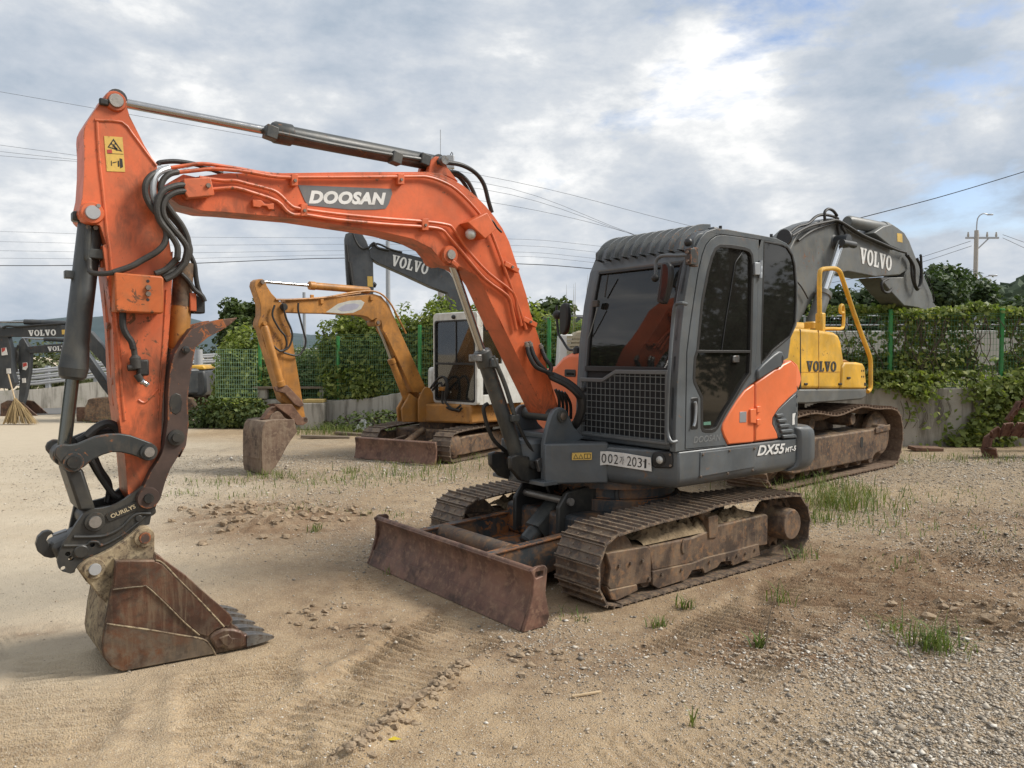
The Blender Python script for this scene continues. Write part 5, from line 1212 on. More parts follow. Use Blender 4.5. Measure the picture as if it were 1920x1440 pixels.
MB().lathe(ha_, hb_, [(0,.014),(.3,.014),(.31,.012),(.34,.014),(.66,.014),(.67,.012),(.7,.014),(1,.014)], 12).build('hinge_barrel', 'galvanised', CAB)
# raised maker's lettering on the door foot
a, b = S(*kG4([(96,888)])[0], YL+.004), S(*kG4([(342,862)])[0], YL+.004)
put_text('door_lettering', fit(text_mesh('DOOSAN', .05, .25, .001, .0015), (b-a).length, .046), 'badge_grey', DOOR, (a+b)/2, b-a, (0,0,1))
a, b = S(*kG4([(668,985)])[0], .872), S(*kG4([(922,962)])[0], .872)
put_text('model_lettering', fit(text_mesh('DX55', .08, .3, .0022, .0008), (b-a).length*.98, .078), 'white_letters', SK, (a+b)/2+Vector((0,.0015,0)), b-a, (0,0,1))
a2, b2 = S(*kG4([(918,975)])[0], .872), S(*kG4([(1022,952)])[0], .872)
put_text('model_lettering', fit(text_mesh('MT-5', .05, .25, .0012, .0008), (b2-a2).length*.96, .040), 'white_letters', SK, (a2+b2)/2+Vector((0,.0015,-.006)), b2-a2, (0,0,1))
# roof, rear and right wall follow the side silhouette
def inward(loop, d): return grow(loop, -d)
k0 = len(corner_px)-2; k1 = len(corner_px)-1+len(roof_px)
band = outer[k0:k1]; bi = [Vector(p) for p in band]; inner = []
cx_, cz_ = sum(p[0] for p in band)/len(band), 1.9
for i, p in enumerate(bi):
    t = (bi[min(i+1, len(bi)-1)]-bi[max(i-1, 0)]).normalized(); n_ = Vector((t.y, -t.x))
    if n_.dot(Vector((cx_, cz_))-p) < 0: n_ = -n_
    inner.append(p+n_*.05)
kr = [i for i, p in enumerate(band) if p[1] > 2.25]
MB().prism([tuple(p) for p in band[:kr[-1]+2]]+[tuple(q) for q in reversed(inner[:kr[-1]+2])], SIDE, YR, YL-.05).build('roof', 'grey_body', CAB, .02)
rb = [i for i, p in enumerate(band) if p[1] <= 2.25 and p[0] < -.5]
rgl = [band[i] for i in rb]; rin = [inner[i] for i in rb]
MB().prism([tuple(p) for p in rgl]+[tuple(q) for q in reversed(rin)], SIDE, YR+.06, YL-.05).build('rear_window', 'cab_glass', CAB)
MB().box((-1.02,YR+.03,1.9), (.07,.06,.8)).build('rear_pillar', 'grey_body', CAB, .015)
MB().prism([grow(outer, -.002), grow(door_out, -.02), rglass], SIDE, YR, YR+.05).build('right_frame', 'grey_body', CAB, .006)
MB().prism(grow(door_out, -.015), SIDE, YR+.02, YR+.028).build('right_window', 'cab_glass_dark', CAB, smooth=False)
MB().prism(grow(rglass, .004), SIDE, YR+.02, YR+.028).build('right_window', 'cab_glass_dark', CAB, smooth=False)
MB().box((-.32,.365,.95), (1.15,.96,.05)).build('cab_floor', 'interior', CAB)
MB().box((-.93,.365,1.25), (.05,.90,.60)).build('cab_back_wall', 'interior', CAB)
MB().box((-.55,.37,1.30), (.50,.50,.14)).build('seat', 'seat_cloth', CAB, .05, seg=3)
MB().box((-.80,.37,1.68), (.13,.48,.70), Matrix.Rotation(-.14, 3, 'Y')).build('seat_back', 'seat_cloth', CAB, .05, seg=3)
MB().box((-.86,.37,2.10), (.10,.28,.18)).build('head_rest', 'seat_cloth', CAB, .04, seg=3)
for y in (.10,.66):
    MB().box((-.45,y,1.32), (.45,.12,.22)).build('console', 'interior', CAB, .03)
    MB().tube([(-.28,y,1.40),(-.24,y,1.58)], .014, 8).build('joystick', 'black_plastic', CAB); MB().ball((-.23,y,1.62), .035, 10, 8, (1,1,1.4)).build('joystick_grip', 'black_plastic', CAB)
MB().box((.06,-.02,1.45), (.06,.10,.25)).build('monitor', 'black_plastic', CAB, .015)
MB().tube([(.02,.32,1.0),(.0,.32,1.35)], .012, 8).build('travel_lever', 'black_plastic', CAB); MB().tube([(.02,.42,1.0),(.0,.42,1.35)], .012, 8).build('travel_lever', 'black_plastic', CAB)
# front face: pillars, header, sill, glass bent to the corner line
ZS = list(np.linspace(.935, 2.405, 16))
def strip(v0, v1, z0, z1, d0, d1, n=14, vt0=0, vt1=0):
    secs = []
    for z in np.linspace(z0, z1, n):
        t = (z-z0)/(z1-z0); u = uf(z); a, b = v0+vt0*t, v1+vt1*t
        secs.append([(u+d1,a,z),(u+d1,b,z),(u+d0,b,z),(u+d0,a,z)])
    return MB().loft(secs)
zt = cpts[-1].z
strip(.755, YL-.004, .935, zt-.005, -.10, 0, vt0=.03).build('front_pillar', 'grey_body', CAB, .022, seg=3)
strip(YR, -.055, .935, zt-.005, -.10, 0, vt1=.02).build('front_pillar', 'grey_body', CAB, .022, seg=3)
strip(-.06, .80, .935, 1.0, -.08, -.002, 3).build('front_sill', 'grey_body', CAB, .012)
strip(-.06, .80, zt-.10, zt-.006, -.09, -.002, 4).build('front_header', 'grey_body', CAB, .012)
zg = MR.front(*kG3([(480,250)])[0], uf(1.28)).z
strip(-.058, .785, zg-.022, zg+.018, -.05, -.004, 3).build('front_bar', 'rubber', CAB, .004)
strip(-.055, .785, zg+.018, zt-.10, -.034, -.026, 12).build('windscreen', 'cab_glass', CAB, smooth=True)
strip(-.055, .785, 1.0, zg-.02, -.034, -.026, 5).build('lower_windscreen', 'interior', CAB, smooth=True)
for v0, v1 in ((-.062,-.035), (.762,.79)):
    strip(v0, v1, zg, zt-.10, -.026, -.010, 12).build('windscreen_seal', 'rubber', CAB, .004)
strip(-.05, .78, zt-.125, zt-.098, -.026, -.008, 3).build('windscreen_seal', 'rubber', CAB, .004)
# roof guard bars
hd0 = MR.front(*kG1([(375,540)])[0], uf(zt)-.0).y; hd1 = MR.front(*kG1([(1150,436)])[0], uf(zt)).y
GU = MB().prism([(-.10,zt-.09),(.80,zt-.09),(.80,zt-.015),(-.10,zt-.015)], FRONT, uf(zt)-.005, uf(zt)+.012).build('guard_rail', 'grey_body', CAB, .003)
zr = max(p[1] for p in outer)
for k in range(10):
    y = -.03+k*(.775-(-.03))/9
    pts = [(uf(zt)+.010,y,zt-.085),(uf(zt)+.022,y,zt-.02),(uf(zt)+.0,y,zt+.045),(uf(zt)-.07,y,zt+.095),(uf(zt)-.16,y,zt+.125),(uf(zt)-.27,y,zt+.135)]
    secs = []
    P = spline([Vector(p) for p in pts], 4)
    for i, p in enumerate(P):
        t = (P[min(i+1, len(P)-1)]-P[max(i-1, 0)]).normalized(); n_ = Vector((-t.z, 0, t.x))
        n_ = n_ if (n_.z > 0 or n_.x > 0) else -n_
        secs.append([p+Vector((0,-.005,0))+n_*.012, p+Vector((0,.005,0))+n_*.012, p+Vector((0,.005,0))+n_*.056, p+Vector((0,-.005,0))+n_*.056])
    MB().loft(secs).build('guard_bar', 'grey_body', GU, .002)
for y0 in (-.125,.835):
    MB().prism([(uf(zt)+.005,zt-.10),(uf(zt)+.005,zt+.05),(uf(zt)-.04,zt+.09),(uf(zt)-.16,zt+.125),(uf(zt)-.16,zt+.03),(uf(zt)-.06,zt-.06)], SIDE, y0, y0+.012).build('guard_end', 'grey_body', GU, .003)
MB().prism([(uf(zt)-.24,zt+.09),(uf(zt)-.24,zt+.165),(uf(zt)-.30,zt+.165),(uf(zt)-.30,zt+.09)], SIDE, -.12, .83).build('guard_rail', 'grey_body', GU, .008)
# window guard mesh on the lower windscreen
gx = uf(1.1)+.030
gp = [MR.front(x, y, gx) for x, y in kG3([(45,340),(245,345),(360,270),(815,275)])]
g_top = [(p.y, p.z+.012) for p in gp]; bot = MR.front(*kG3([(90,812)])[0], gx); botr = MR.front(*kG3([(815,905)])[0], gx)
gz = (bot.z+botr.z)/2-.01
WG = MB().prism([(p[0], p[1]) for p in g_top]+[(p[0], p[1]-.030) for p in reversed(g_top)], FRONT, gx-.012, gx+.012).build('window_guard', 'guard_frame', CAB, .004)
def ztop(y): return float(np.interp(y, [p[0] for p in g_top], [p[1] for p in g_top]))-.02
y0, y1 = g_top[0][0]+.02, g_top[-1][0]
wm = MB(); ny = 17; nz = 10
for i in range(ny+1):
    y = y0+(y1-y0)*i/ny; j = rnd.uniform(-.004,.004)
    wm.cyl((gx,y,gz), (gx,y+j,ztop(y)), .0028, n=5)
for k in range(nz):
    z = gz+.01+k*(g_top[-1][1]-gz-.03)/(nz-.4)
    ys = y0 if z < g_top[0][1]-.03 else (g_top[1][0] if z < g_top[0][1] else float(np.interp(z, [g_top[1][1]-.02, g_top[2][1]-.02], [g_top[1][0], g_top[2][0]])))
    wm.cyl((gx+.004,ys,z), (gx+.004,y1,z), .0028, n=5)
wm.build('mesh', 'guard_wire', WG)
MB().box((gx,(y0+y1)/2,gz-.005), (.02,y1-y0+.04,.018)).build('guard_edge', 'guard_frame', WG, .003)
MB().box((gx,y0-.012,(gz+g_top[0][1])/2), (.02,.018,g_top[0][1]-gz)).build('guard_edge', 'guard_frame', WG, .003)
MB().box((gx,y1+.002,(gz+g_top[-1][1])/2), (.02,.018,g_top[-1][1]-gz)).build('guard_edge', 'guard_frame', WG, .003)
for q in kG3([(75,430),(75,700)]):
    p = MR.front(*q, gx); MB().box((p.x,p.y,p.z), (.05,.04,.04)).build('guard_hinge', 'black_plastic', WG, .008)
# grab handle in front of the left pillar
hp = [kG1([(1240,1020),(1190,1010),(1130,1020),(1105,1080),(1085,1300),(1070,1440)]), kG3([(840,250),(825,500),(818,760),(830,850),(858,905),(905,900)])]
MB().tube([MR.front(*q, uf(1.9)+.03) for q in hp[0][:1]]+[MR.front(*q, uf(1.8)+.075) for q in hp[0][1:-1]]+[MR.front(*q, uf(1.3)+.08) for q in hp[1][:-1]]+[MR.front(*hp[1][-1], uf(1.0)+.02)], .0125, 10, 5).build('grab_handle', 'grey_body', CAB)
# mirrors
mp = [MR.front(*q, uf(2.2)+.09) for q in kG1([(1260,470),(1150,475),(1000,475),(935,495),(900,545),(898,640),(905,740)])]
MI = MB().tube(mp, .013, 10, 5).build('mirror_arm', 'grey_body', CAB)
p = MR.front(*kG1([(1290,490)])[0], uf(2.2)+.07); MB().box(p, (.06,.05,.11)).build('mirror_bracket', 'link_grey', MI, .004)
MB().box(p+Vector((-.03,.0,.0)), (.06,.035,.13)).build('mirror_bracket', 'link_grey', MI, .004)
for dz in (.03,-.03): MB().cyl(p+Vector((.028,.005,dz)), p+Vector((.042,.005,dz)), .011, n=6).build('bolt', 'bolt_steel', MI)
p = MR.front(*kG1([(1262,325)])[0], uf(2.3)+.07); MB().ball(p, .030, 10, 8).build('beacon_lamp', 'black_plastic', MI)
p = MR.front(*kG1([(890,730)])[0], uf(2.1)+.10); MB().ball(p, .027, 10, 8).build('mirror_joint', 'rubber', MI)
mo = [MR.front(*q, uf(2.0)+.11) for q in kG1([(1000,545),(1045,550),(1078,590),(1085,680),(1070,800),(1040,920),(1005,1025),(960,1015),(918,990),(930,900),(950,760),(965,620),(975,560)])]
mc = sum(mo, Vector())/len(mo)
MB().prism([(q.y, q.z) for q in mo], FRONT, mc.x-.03, mc.x+.02).build('mirror', 'black_plastic', MI, .014, seg=3)
MB().prism([((q.y-mc.y)*.62+mc.y+.012, (q.z-mc.z)*.9+mc.z) for q in mo], FRONT, mc.x+.012, mc.x+.0245).build('mirror_glass', 'mirror_black', MI, .004)
# right mirror on its stalk
kM = K(1000,560,10.29)
ms = [MR.front(*q, .16) for q in kM([(840,995),(700,985),(640,930),(560,800),(490,690),(470,560),(455,400),(450,130)])]
RM = MB().tube(ms, .011, 8, 5).build('mirror_arm', 'black_plastic', EX)
p = MR.front(*kM([(840,960)])[0], .16); MB().lathe(p+Vector((0,0,-.07)), p+Vector((0,0,.02)), [(0,.028),(.3,.028),(.35,.034),(.8,.03),(1,.012)], 14).build('mirror_mount', 'black_plastic', RM)
p = MR.front(*kM([(465,310)])[0], .17); MB().ball(p, .038, 12, 8).build('mirror_joint', 'rubber', RM)
mo = [MR.front(*q, .17) for q in kM([(540,150),(570,95),(630,75),(665,110),(690,230),(695,380),(680,520),(650,640),(600,705),(550,690),(530,600),(522,380),(525,230)])]
MB().prism([(q.y, q.z) for q in mo], FRONT, .14, .19).build('mirror', 'rubber', RM, .016, seg=3)
# wiper
wp = [MR.front(*q, uf(2.0)-.018) for q in kG1([(362,690),(345,800),(325,945)])]
WI = MB().tube(wp, .006, 6).build('wiper', 'black_plastic', CAB)
p = MR.front(*kG1([(225,1015)])[0], uf(1.9)+.01); MB().box(p, (.03,.055,.05)).build('bracket', 'link_grey', CAB, .004)
MB().tube([MR.front(*q, uf(1.7)-.012) for q in kG1([(240,1060),(215,1160),(165,1330),(120,1440)])], .005, 6).build('wiper_arm', 'guard_wire', WI)
# rear work lamp and hinges on the roof
p = S(*kG2([(1068,255)])[0], .3); RL = MB().lathe((p.x+.03,.3,p.z), (p.x-.05,.3,p.z), [(0,.075),(.3,.075),(.5,.06),(1,.03)], 20).build('work_lamp', 'black_plastic', CAB)
for x, y in ((392,148),(920,232)):
    p = S(*kG2([(x,y)])[0], YL-.05); MB().cyl(p-Vector((0,0,.03)), p+Vector((0,0,.012)), .012, n=10).build('roof_stud', 'black_plastic', CAB)
# vent lug on the swoop behind the door
lg = SL(kG4([(705,205),(800,120),(848,88),(880,90),(892,130),(888,200),(868,236),(835,240),(760,288),(662,350),(656,262)]), YL)
MB().prism(lg, SIDE, YL-.03, YL+.022).build('pillar_foot', 'grey_body', CAB, .014, seg=3)
MB().prism(circ(*SL(kG4([(876,162)]), YL)[0], .012, 14, .030), SIDE, YL+.02, YL+.0235).build('vent_slot', 'black_print', CAB)

# ---- number plate and head lamp on the front skirt
fa, fb = MR.ground(1140,907,.66), MR.ground(1272,920,.66)
fd = Vector((.275-.465, .868-.37, 0)).normalized(); fn = Vector((fd.y, -fd.x, 0)); fn = fn if fn.x > 0 else -fn
def onskirt(px, py, off=.004):
    d = MR.dirl(px, py); P0 = Vector((.465,.37,0))+fn*off; return MR.c+d*((P0-MR.c).dot(fn)/d.dot(fn))
c_ = [onskirt(*q, .03) for q in ((1120,846.5),(1138,846),(1170,849.5),(1220,858),(1222,884),(1172,876.5),(1138,871),(1120.5,873))]
pv = []
top_ = [c_[0]+fn*.004, c_[1], c_[2], c_[3]]; bot_ = [c_[7]+fn*.004, c_[6], c_[5], c_[4]+fn*.003]
pm = MB()
secs = [[t_, b_, b_-fn*.003, t_-fn*.003] for t_, b_ in zip(top_, bot_)]
pm.loft(secs)
PL = pm.build('number_plate', 'plate_white', SK, .001)
xd_ = ((c_[3]+c_[4])-(c_[0]+c_[7])).normalized(); yd_ = (c_[0]-c_[7])
kP = K(1060,830,9.6)
def glyph(txt, q, w, h, slot='plate_lettering'):
    p = onskirt(*kP([q])[0], .0345)
    a = onskirt(*kP([(q[0]-w/2, q[1])])[0], .0345); b = onskirt(*kP([(q[0]+w/2, q[1]+w*.11)])[0], .0345)
    t_ = onskirt(*kP([(q[0], q[1]-h/2)])[0], .0345); b_ = onskirt(*kP([(q[0], q[1]+h/2)])[0], .0345)
    put_text(slot, fit(text_mesh(txt, .08, 0, -.0006, .0006), (b-a).length, (t_-b_).length), 'black_print', PL, p, b-a, t_-b_)
for ch, q, w, h in (('0',(694,280),84,165),('0',(808,288),76,165),('2',(912,300),70,165),('2',(1148,330),74,170),('0',(1240,346),76,172),('3',(1340,360),74,172),('1',(1440,378),34,165),('\uac00',(1015,318),75,150)):
    glyph(ch, q, w, h)
for q in ((610,288),(1508,380)):
    p = onskirt(*kP([q])[0], .034); MB().cyl(p, p+fn*.004, .004, n=8).build('plate_screw', 'bolt_steel', PL)
p = onskirt(*kP([(1414,335)])[0], .031); MB().cyl(p, p+fn*.0032, .0035, n=8).build('plate_smudge', 'black_print', PL)
# lamp
lo_ = [onskirt(*q, .02) for q in kG3([(700,995),(845,990),(868,1020),(868,1130),(845,1145),(700,1140),(680,1110),(680,1025)])]
lm = MB(); lm.loft([[p for p in lo_], [p-fn*.05 for p in lo_]])
LA = lm.build('head_lamp', 'black_plastic', SK, .010)
p = onskirt(*kG3([(745,1065)])[0], .025); MB().lathe(p-fn*.01, p+fn*.006, [(0,.046),(.8,.046),(1,.040)], 22).build('lamp_ring', 'rubber', LA)
p = onskirt(*kG3([(752,1068)])[0], .032); MB().ball(p, .030, 14, 8, (.5,1,.9)).build('lamp_lens', 'lamp_lens', LA)
for q in kG3([(850,1020),(850,1118)]):
    p = onskirt(*q, .022); MB().cyl(p, p+fn*.008, .009, n=6).build('bolt', 'bolt_steel', LA)
# ================================================================ ochre excavator with white cab
kX, kZ, kW = K(360,560,4.174), K(440,500,3.6), K(1480,560,4.3636)
def sub(name, parent):
    o = bpy.data.objects.new(name, None); COL.objects.link(o); o.parent = parent; return o
OR = Rig(-.96, 12.7, -.72, -.69)
OC = thing('excavator', 'small ochre excavator with white cab, its dull brown bucket resting on the gravel', 'excavator', OR.o, OR.rz)
def OS(pts, v): return OR.sl(pts, v)
ov_ = -.02
OB = MB().prism(OS(kY([(345,455),(385,405),(600,395),(760,378),(850,370),(890,382),(930,430),(970,520),(1000,590),(1050,700),(1100,810),(1128,868),(1105,895),(1058,892),(1000,770),(920,600),(895,560),(888,515),(862,500),(840,512),(815,492),(780,484),(700,480),(600,474),(480,472),(390,468)]), ov_), SIDE, ov_-.17, ov_).build('boom', 'ochre', OC, .008)
MB().prism(OS(kY([(595,467),(660,422),(720,406),(780,402),(800,415),(782,450),(740,470),(680,474)]), ov_), SIDE, ov_-.001, ov_+.003).build('decal', 'worn_decal', OB)
MB().prism(OS(kY([(655,450),(700,425),(745,420),(775,428),(760,448),(720,460),(680,462)]), ov_), SIDE, ov_+.003, ov_+.0045).build('decal_oval', 'decal_blue', OB)
for pts, v in (([(330,400),(420,400),(600,388),(740,362),(860,358),(930,410),(985,510),(1020,580)], .0), ([(360,410),(480,398),(660,385),(780,366)], -.06)):
    MB().tube([OR.side(*q, v) for q in kY(pts)], .014, 8, 4).build('hydraulic_pipe', 'ochre', OB)
for x, y in ((572,410),(835,393),(520,388)):
    c = OR.side(*kY([(x,y)])[0], ov_); MB().box((c.x,ov_+.01,c.z), (.05,.03,.07)).build('pipe_clamp', 'ochre', OB, .005)
p = OR.side(*kY([(868,522)])[0], ov_); pin(OB, (p.x, p.z), ov_-.2, ov_+.03, .028, 'bolt_steel', .055, 'ochre')
OA = MB().prism(OS(kZ([(134,130),(140,100),(160,84),(188,82),(208,100),(218,130),(250,180),(300,232),(335,260),(345,300),(362,370),(392,500),(408,600),(445,820),(460,920),(475,1000),(485,1040),(465,1062),(425,1050),(390,960),(320,900),(285,790),(240,640),(200,520),(178,430),(158,400),(160,370),(176,330),(176,260),(165,220)]), -.01), SIDE, -.17, -.01).build('arm', 'ochre', OC, .007)
for (x, y, r, m_) in ((186,104,.03,'bolt_steel'),(200,384,.03,'ochre'),(446,930,.03,'bolt_steel'),(472,1032,.038,'bolt_steel'),(330,272,.05,'coupler_black')):
    p = OR.side(*kZ([(x,y)])[0], -.0); pin(OA, (p.x, p.z), -.2, .03, r, m_)
def oram(a, b, tg, rb, rr, v, name, mat):
    a, b = OR.side(*a, v), OR.side(*b, v); g = a.lerp(b, tg)
    o = MB().lathe(a, g, [(0,rb*.8),(.03,rb),(.9,rb),(.91,rb*1.15),(.99,rb*1.15),(1,rb*.8)], 18).build(name, mat, OC)
    MB().cyl(g, b, rr, n=14).build('rod', 'chrome' if rr > .015 else 'oily_chrome', o); return o
oram(kY([(825,352)])[0], kY([(258,305)])[0], .59, .052, .021, -.10, 'arm_cylinder', 'ochre')
oram(kY([(1045,985)])[0], kY([(868,522)])[0], .60, .055, .026, -.10, 'boom_cylinder', 'ochre')
oram(kZ([(200,400)])[0], kZ([(325,840)])[0], .93, .052, .02, .02, 'bucket_cylinder', 'ochre')
for pts in ([(270,260),(255,330),(300,420),(340,470),(350,540),(310,570),(250,520),(225,450)], [(325,250),(345,340),(380,420),(388,480),(360,550),(300,570)], [(430,245),(430,300),(460,420),(480,500),(465,560),(420,600),(330,580)]):
    MB().tube([OR.side(*q, .04) for q in kZ(pts)], .014, 8, 5).build('hose', 'rubber', OA)
# bucket, links
bk = OS(kX([(575,962),(620,950),(700,945),(800,945),(808,985),(825,1040),(780,1100),(740,1160),(700,1240),(650,1320),(610,1375),(575,1396),(556,1385),(546,1330),(543,1240),(543,1140),(545,1050),(555,995)]), .13)
bk = [(u, max(.01, z)) for u, z in bk]
OBU = sub('bucket', OC)
for v0 in (.11, -.42): MB().prism(bk, SIDE, v0, v0+.025).build('side_plate', 'ochre_bucket', OBU, .008)
back = OS(kX([(800,948),(700,946),(620,951),(575,963),(555,996),(545,1050),(543,1140),(543,1240),(546,1330),(556,1385),(575,1396),(610,1376)]), .13); back = [(u, max(.012, z)) for u, z in back]
cxb = sum(p[0] for p in bk)/len(bk); czb = sum(p[1] for p in bk)/len(bk)
ws = []
for u, z in back:
    d = Vector((cxb-u, czb-z)).normalized()*.03; ws.append([(u,.133,z),(u+d.x,.133,z+d.y),(u+d.x,-.418,z+d.y),(u,-.418,z)])
MB().loft(ws).build('wrapper', 'ochre_bucket', OBU, .004)
p0_, p1_ = back[5], back[8]
MB().prism([(p0_[0]+.006,p0_[1]-.08),(p1_[0]+.012,p1_[1]+.12),(p1_[0]-.02,p1_[1]+.12),(p0_[0]-.02,p0_[1]-.08)], SIDE, -.40, .08).build('wear_plate', 'ochre_bucket', OBU, .004)
for v0 in (-.02, -.20):
    MB().prism(OS(kX([(600,945),(630,900),(665,880),(690,885),(720,930),(760,950)]), .0), SIDE, v0, v0+.03).build('ear', 'ochre_bucket', OBU, .006)
    MB().prism(OS(kX([(640,830),(690,825),(780,825),(860,930),(900,930),(905,965),(870,990),(820,990),(760,920)]), .02), SIDE, v0+.02, v0+.05).build('coupler_plate', 'old_rust', OC, .006)
MB().prism(OS(kX([(540,945),(600,860),(640,840),(650,880),(610,945)]), -.08), SIDE, -.14, -.02).build('push_link', 'old_rust', OC, .01)
MB().prism(OS(kX([(640,690),(740,675),(765,700),(850,790),(870,830),(840,850),(800,830),(720,740),(650,725)]), .02), SIDE, -.0, .04).build('link_arm', 'old_rust', OC, .01)
# upper body
ofp = OR.side(*kX([(1835,720)])[0], .08)
pc_ = OS(kX([(1770,965),(1770,790),(1795,730),(1815,695),(1838,690),(1862,700),(1882,740),(1890,800),(1920,830),(1920,965)]), .08)
for v0 in (.06,-.28): MB().prism(pc_, SIDE, v0, v0+.035).build('post_cheek', 'ochre_body', OC, .01)
pd_ = OS(kX([(1650,965),(1640,860),(1680,790),(1700,740),(1720,750),(1770,790),(1770,965)]), -.02)
for v0 in (-.05,-.17): MB().prism(pd_, SIDE, v0, v0+.04).build('post_clevis', 'ochre_body', OC, .01)
zs0, zs1 = OR.side(*kY([(1380,1055)])[0], .75).z, OR.side(*kY([(1380,955)])[0], .75).z
opl = [(.62,.14),(.38,.55),(.30,.80),(-.9,.80),(-1.2,.55),(-1.3,0),(-1.2,-.6),(-.9,-.80),(.2,-.80),(.45,-.5),(.62,-.34)]
MB().prism(opl, PLAN, zs0, zs1).build('body', 'ochre_body', OC, .03)
MB().prism([(-.45,.78),(-.9,.78),(-1.15,.55),(-1.25,0),(-1.15,-.55),(-.9,-.78),(-.1,-.78),(.1,-.45),(-.45,-.2)], PLAN, zs1, zs1+.55).build('engine_cover', 'cab_white', OC, .06)
# cab box: white frame with windows
uc = .30; fq = [OR.front(*q, uc) for q in kY([(1163,478),(1395,465),(1398,952),(1166,938)])]
cy0, cy1, cz0, cz1 = (fq[0].y+fq[3].y)/2, (fq[1].y+fq[2].y)/2, zs1, (fq[0].z+fq[1].z)/2
if cy0 > cy1: cy0, cy1 = cy1, cy0
OCB = sub('cab', OC)
MB().prism([rrect(cy0,cz0,cy1,cz1,.05), rrect(cy0+.05,cz0+.05,cy1-.06,cz1-.12,.05)], FRONT, uc-.06, uc).build('front_frame', 'cab_white', OCB, .008)
MB().prism([rrect(cy0+.035,cz0+.035,cy1-.045,cz1-.105,.05), rrect(cy0+.06,cz0+.06,cy1-.07,cz1-.13,.05)], FRONT, uc-.02, uc+.006).build('window_seal', 'rubber', OCB, .003)
MB().prism(rrect(cy0+.05,cz0+.05,cy1-.06,cz1-.12,.05), FRONT, uc-.03, uc-.022).build('windscreen', 'cab_glass_clear', OCB, smooth=False)
zmid = OR.front(*kY([(1270,740)])[0], uc).z
MB().box((uc-.01,(cy0+cy1)/2,zmid), (.03,cy1-cy0-.1,.035)).build('window_bar', 'rubber', OCB, .004)
MB().box((uc-.015,(cy0+cy1)/2+.02,(zmid+cz1)/2-.04), (.012,.015,cz1-zmid-.14)).build('wiper', 'black_plastic', OCB)
MB().box((uc-.55,(cy0+cy1)/2,cz1-.02), (1.08,cy1-cy0,.07)).build('roof', 'cab_white', OCB, .03)
for yy in (cy0+.03, cy1-.03):
    MB().prism([[(uc-.06,cz0),(uc-.06,cz1-.05),(uc-1.05,cz1-.05),(uc-1.05,cz0)], [(uc-.13,cz0+.62),(uc-.13,cz1-.16),(uc-.52,cz1-.16),(uc-.52,cz0+.62)], [(uc-.62,cz0+.62),(uc-.62,cz1-.16),(uc-.97,cz1-.16),(uc-.97,cz0+.62)], [(uc-.13,cz0+.15),(uc-.13,cz0+.52),(uc-.42,cz0+.48),(uc-.38,cz0+.15)]], SIDE, yy-.02, yy+.02).build('side_frame', 'cab_white', OCB, .006)
    MB().box((uc-.55,yy,(cz0+cz1)/2), (.95,.008,cz1-cz0-.15)).build('side_glass', 'cab_glass_clear', OCB, smooth=False)
MB().prism([[(cy0,cz0),(cy1,cz0),(cy1,cz1),(cy0,cz1)], [(cy0+.08,cz0+.6),(cy1-.08,cz0+.6),(cy1-.08,cz1-.15),(cy0+.08,cz1-.15)]], FRONT, uc-1.08, uc-1.05).build('rear_frame', 'cab_white', OCB)
MB().box((uc-.6,(cy0+cy1)/2,cz0+.4), (.45,.45,.12)).build('seat', 'seat_cloth', OCB, .04); MB().box((uc-.8,(cy0+cy1)/2,cz0+.72), (.12,.45,.55)).build('seat_back', 'seat_cloth', OCB, .04)
MB().ball((uc+.02,(cy0+cy1)/2,cz1-.06), .035, 10, 6).build('roof_lamp', 'black_plastic', OCB)
for k, pts in enumerate(([(1150,870),(1190,820),(1230,815),(1240,880),(1230,950),(1290,990),(1315,975)], [(1160,880),(1200,840),(1215,880),(1215,950),(1270,985),(1310,960)], [(1165,860),(1180,830),(1215,808),(1235,850),(1225,930),(1260,975),(1300,985)])):
    MB().tube([OR.front(*q, uc+.10+.05*k) for q in kY(pts)], .018, 8, 5).build('hose', 'rubber', OC)
MB().box(OR.front(*kY([(1218,872)])[0], uc+.14), (.1,.12,.06)).build('lamp', 'ochre', OC, .01)
# undercarriage, turned a little against the body
ang = math.atan2(-.867,-.5)-OR.rz
UC = Matrix.Rotation(ang, 4, 'Z')
bc = OR.loc(Vector((-1.74,11.57,0))); ucx = (UC.inverted() @ bc); ucx.z = 0
off = UC @ Vector((ucx.x-1.32, ucx.y, 0))
op = [(1.0,.02),(1.08,.10),(1.10,.22),(1.05,.36),(.93,.44),(.4,.47),(-.4,.47),(-.93,.44),(-1.05,.36),(-1.10,.22),(-1.05,.08),(-.95,.02),(-.4,.012),(.4,.012)]
_, pr_ = resample([(p.x, p.y) for p in spline([Vector(p) for p in op], 6, True)], 10)
osh = shoe_mesh(pr_/34, .32, 1, .014, .022, 'track_rust', False)
OSH = osh
for v0, v1 in ((.52,.84),(-.84,-.52)):
    t = make_track(OC, op, v0, v1, 34, osh); t.rotation_euler = (0,0,ang); t.location = off
    f_ = MB().prism([(.95,.10),(.95,.33),(.6,.36),(-.8,.36),(-.9,.3),(-.9,.12),(-.5,.09),(.7,.08)], SIDE, v0+.06, v1-.05).build('track_frame', 'frame_rust', OC, .02); f_.rotation_euler = (0,0,ang); f_.location = off
    for u in (.85,-.85):
        w_ = MB().lathe((u,v0+.08,.235), (u,v1-.04,.235), [(0,.15),(.2,.18),(.8,.18),(1,.12)], 20).build('idler' if u > 0 else 'sprocket', 'frame_rust', OC); w_.rotation_euler = (0,0,ang); w_.location = off
def ob(mb, name, mat, bev=0):
    o = mb.build(name, mat, OC, bev); o.rotation_euler = (0,0,ang); o.location = off; return o
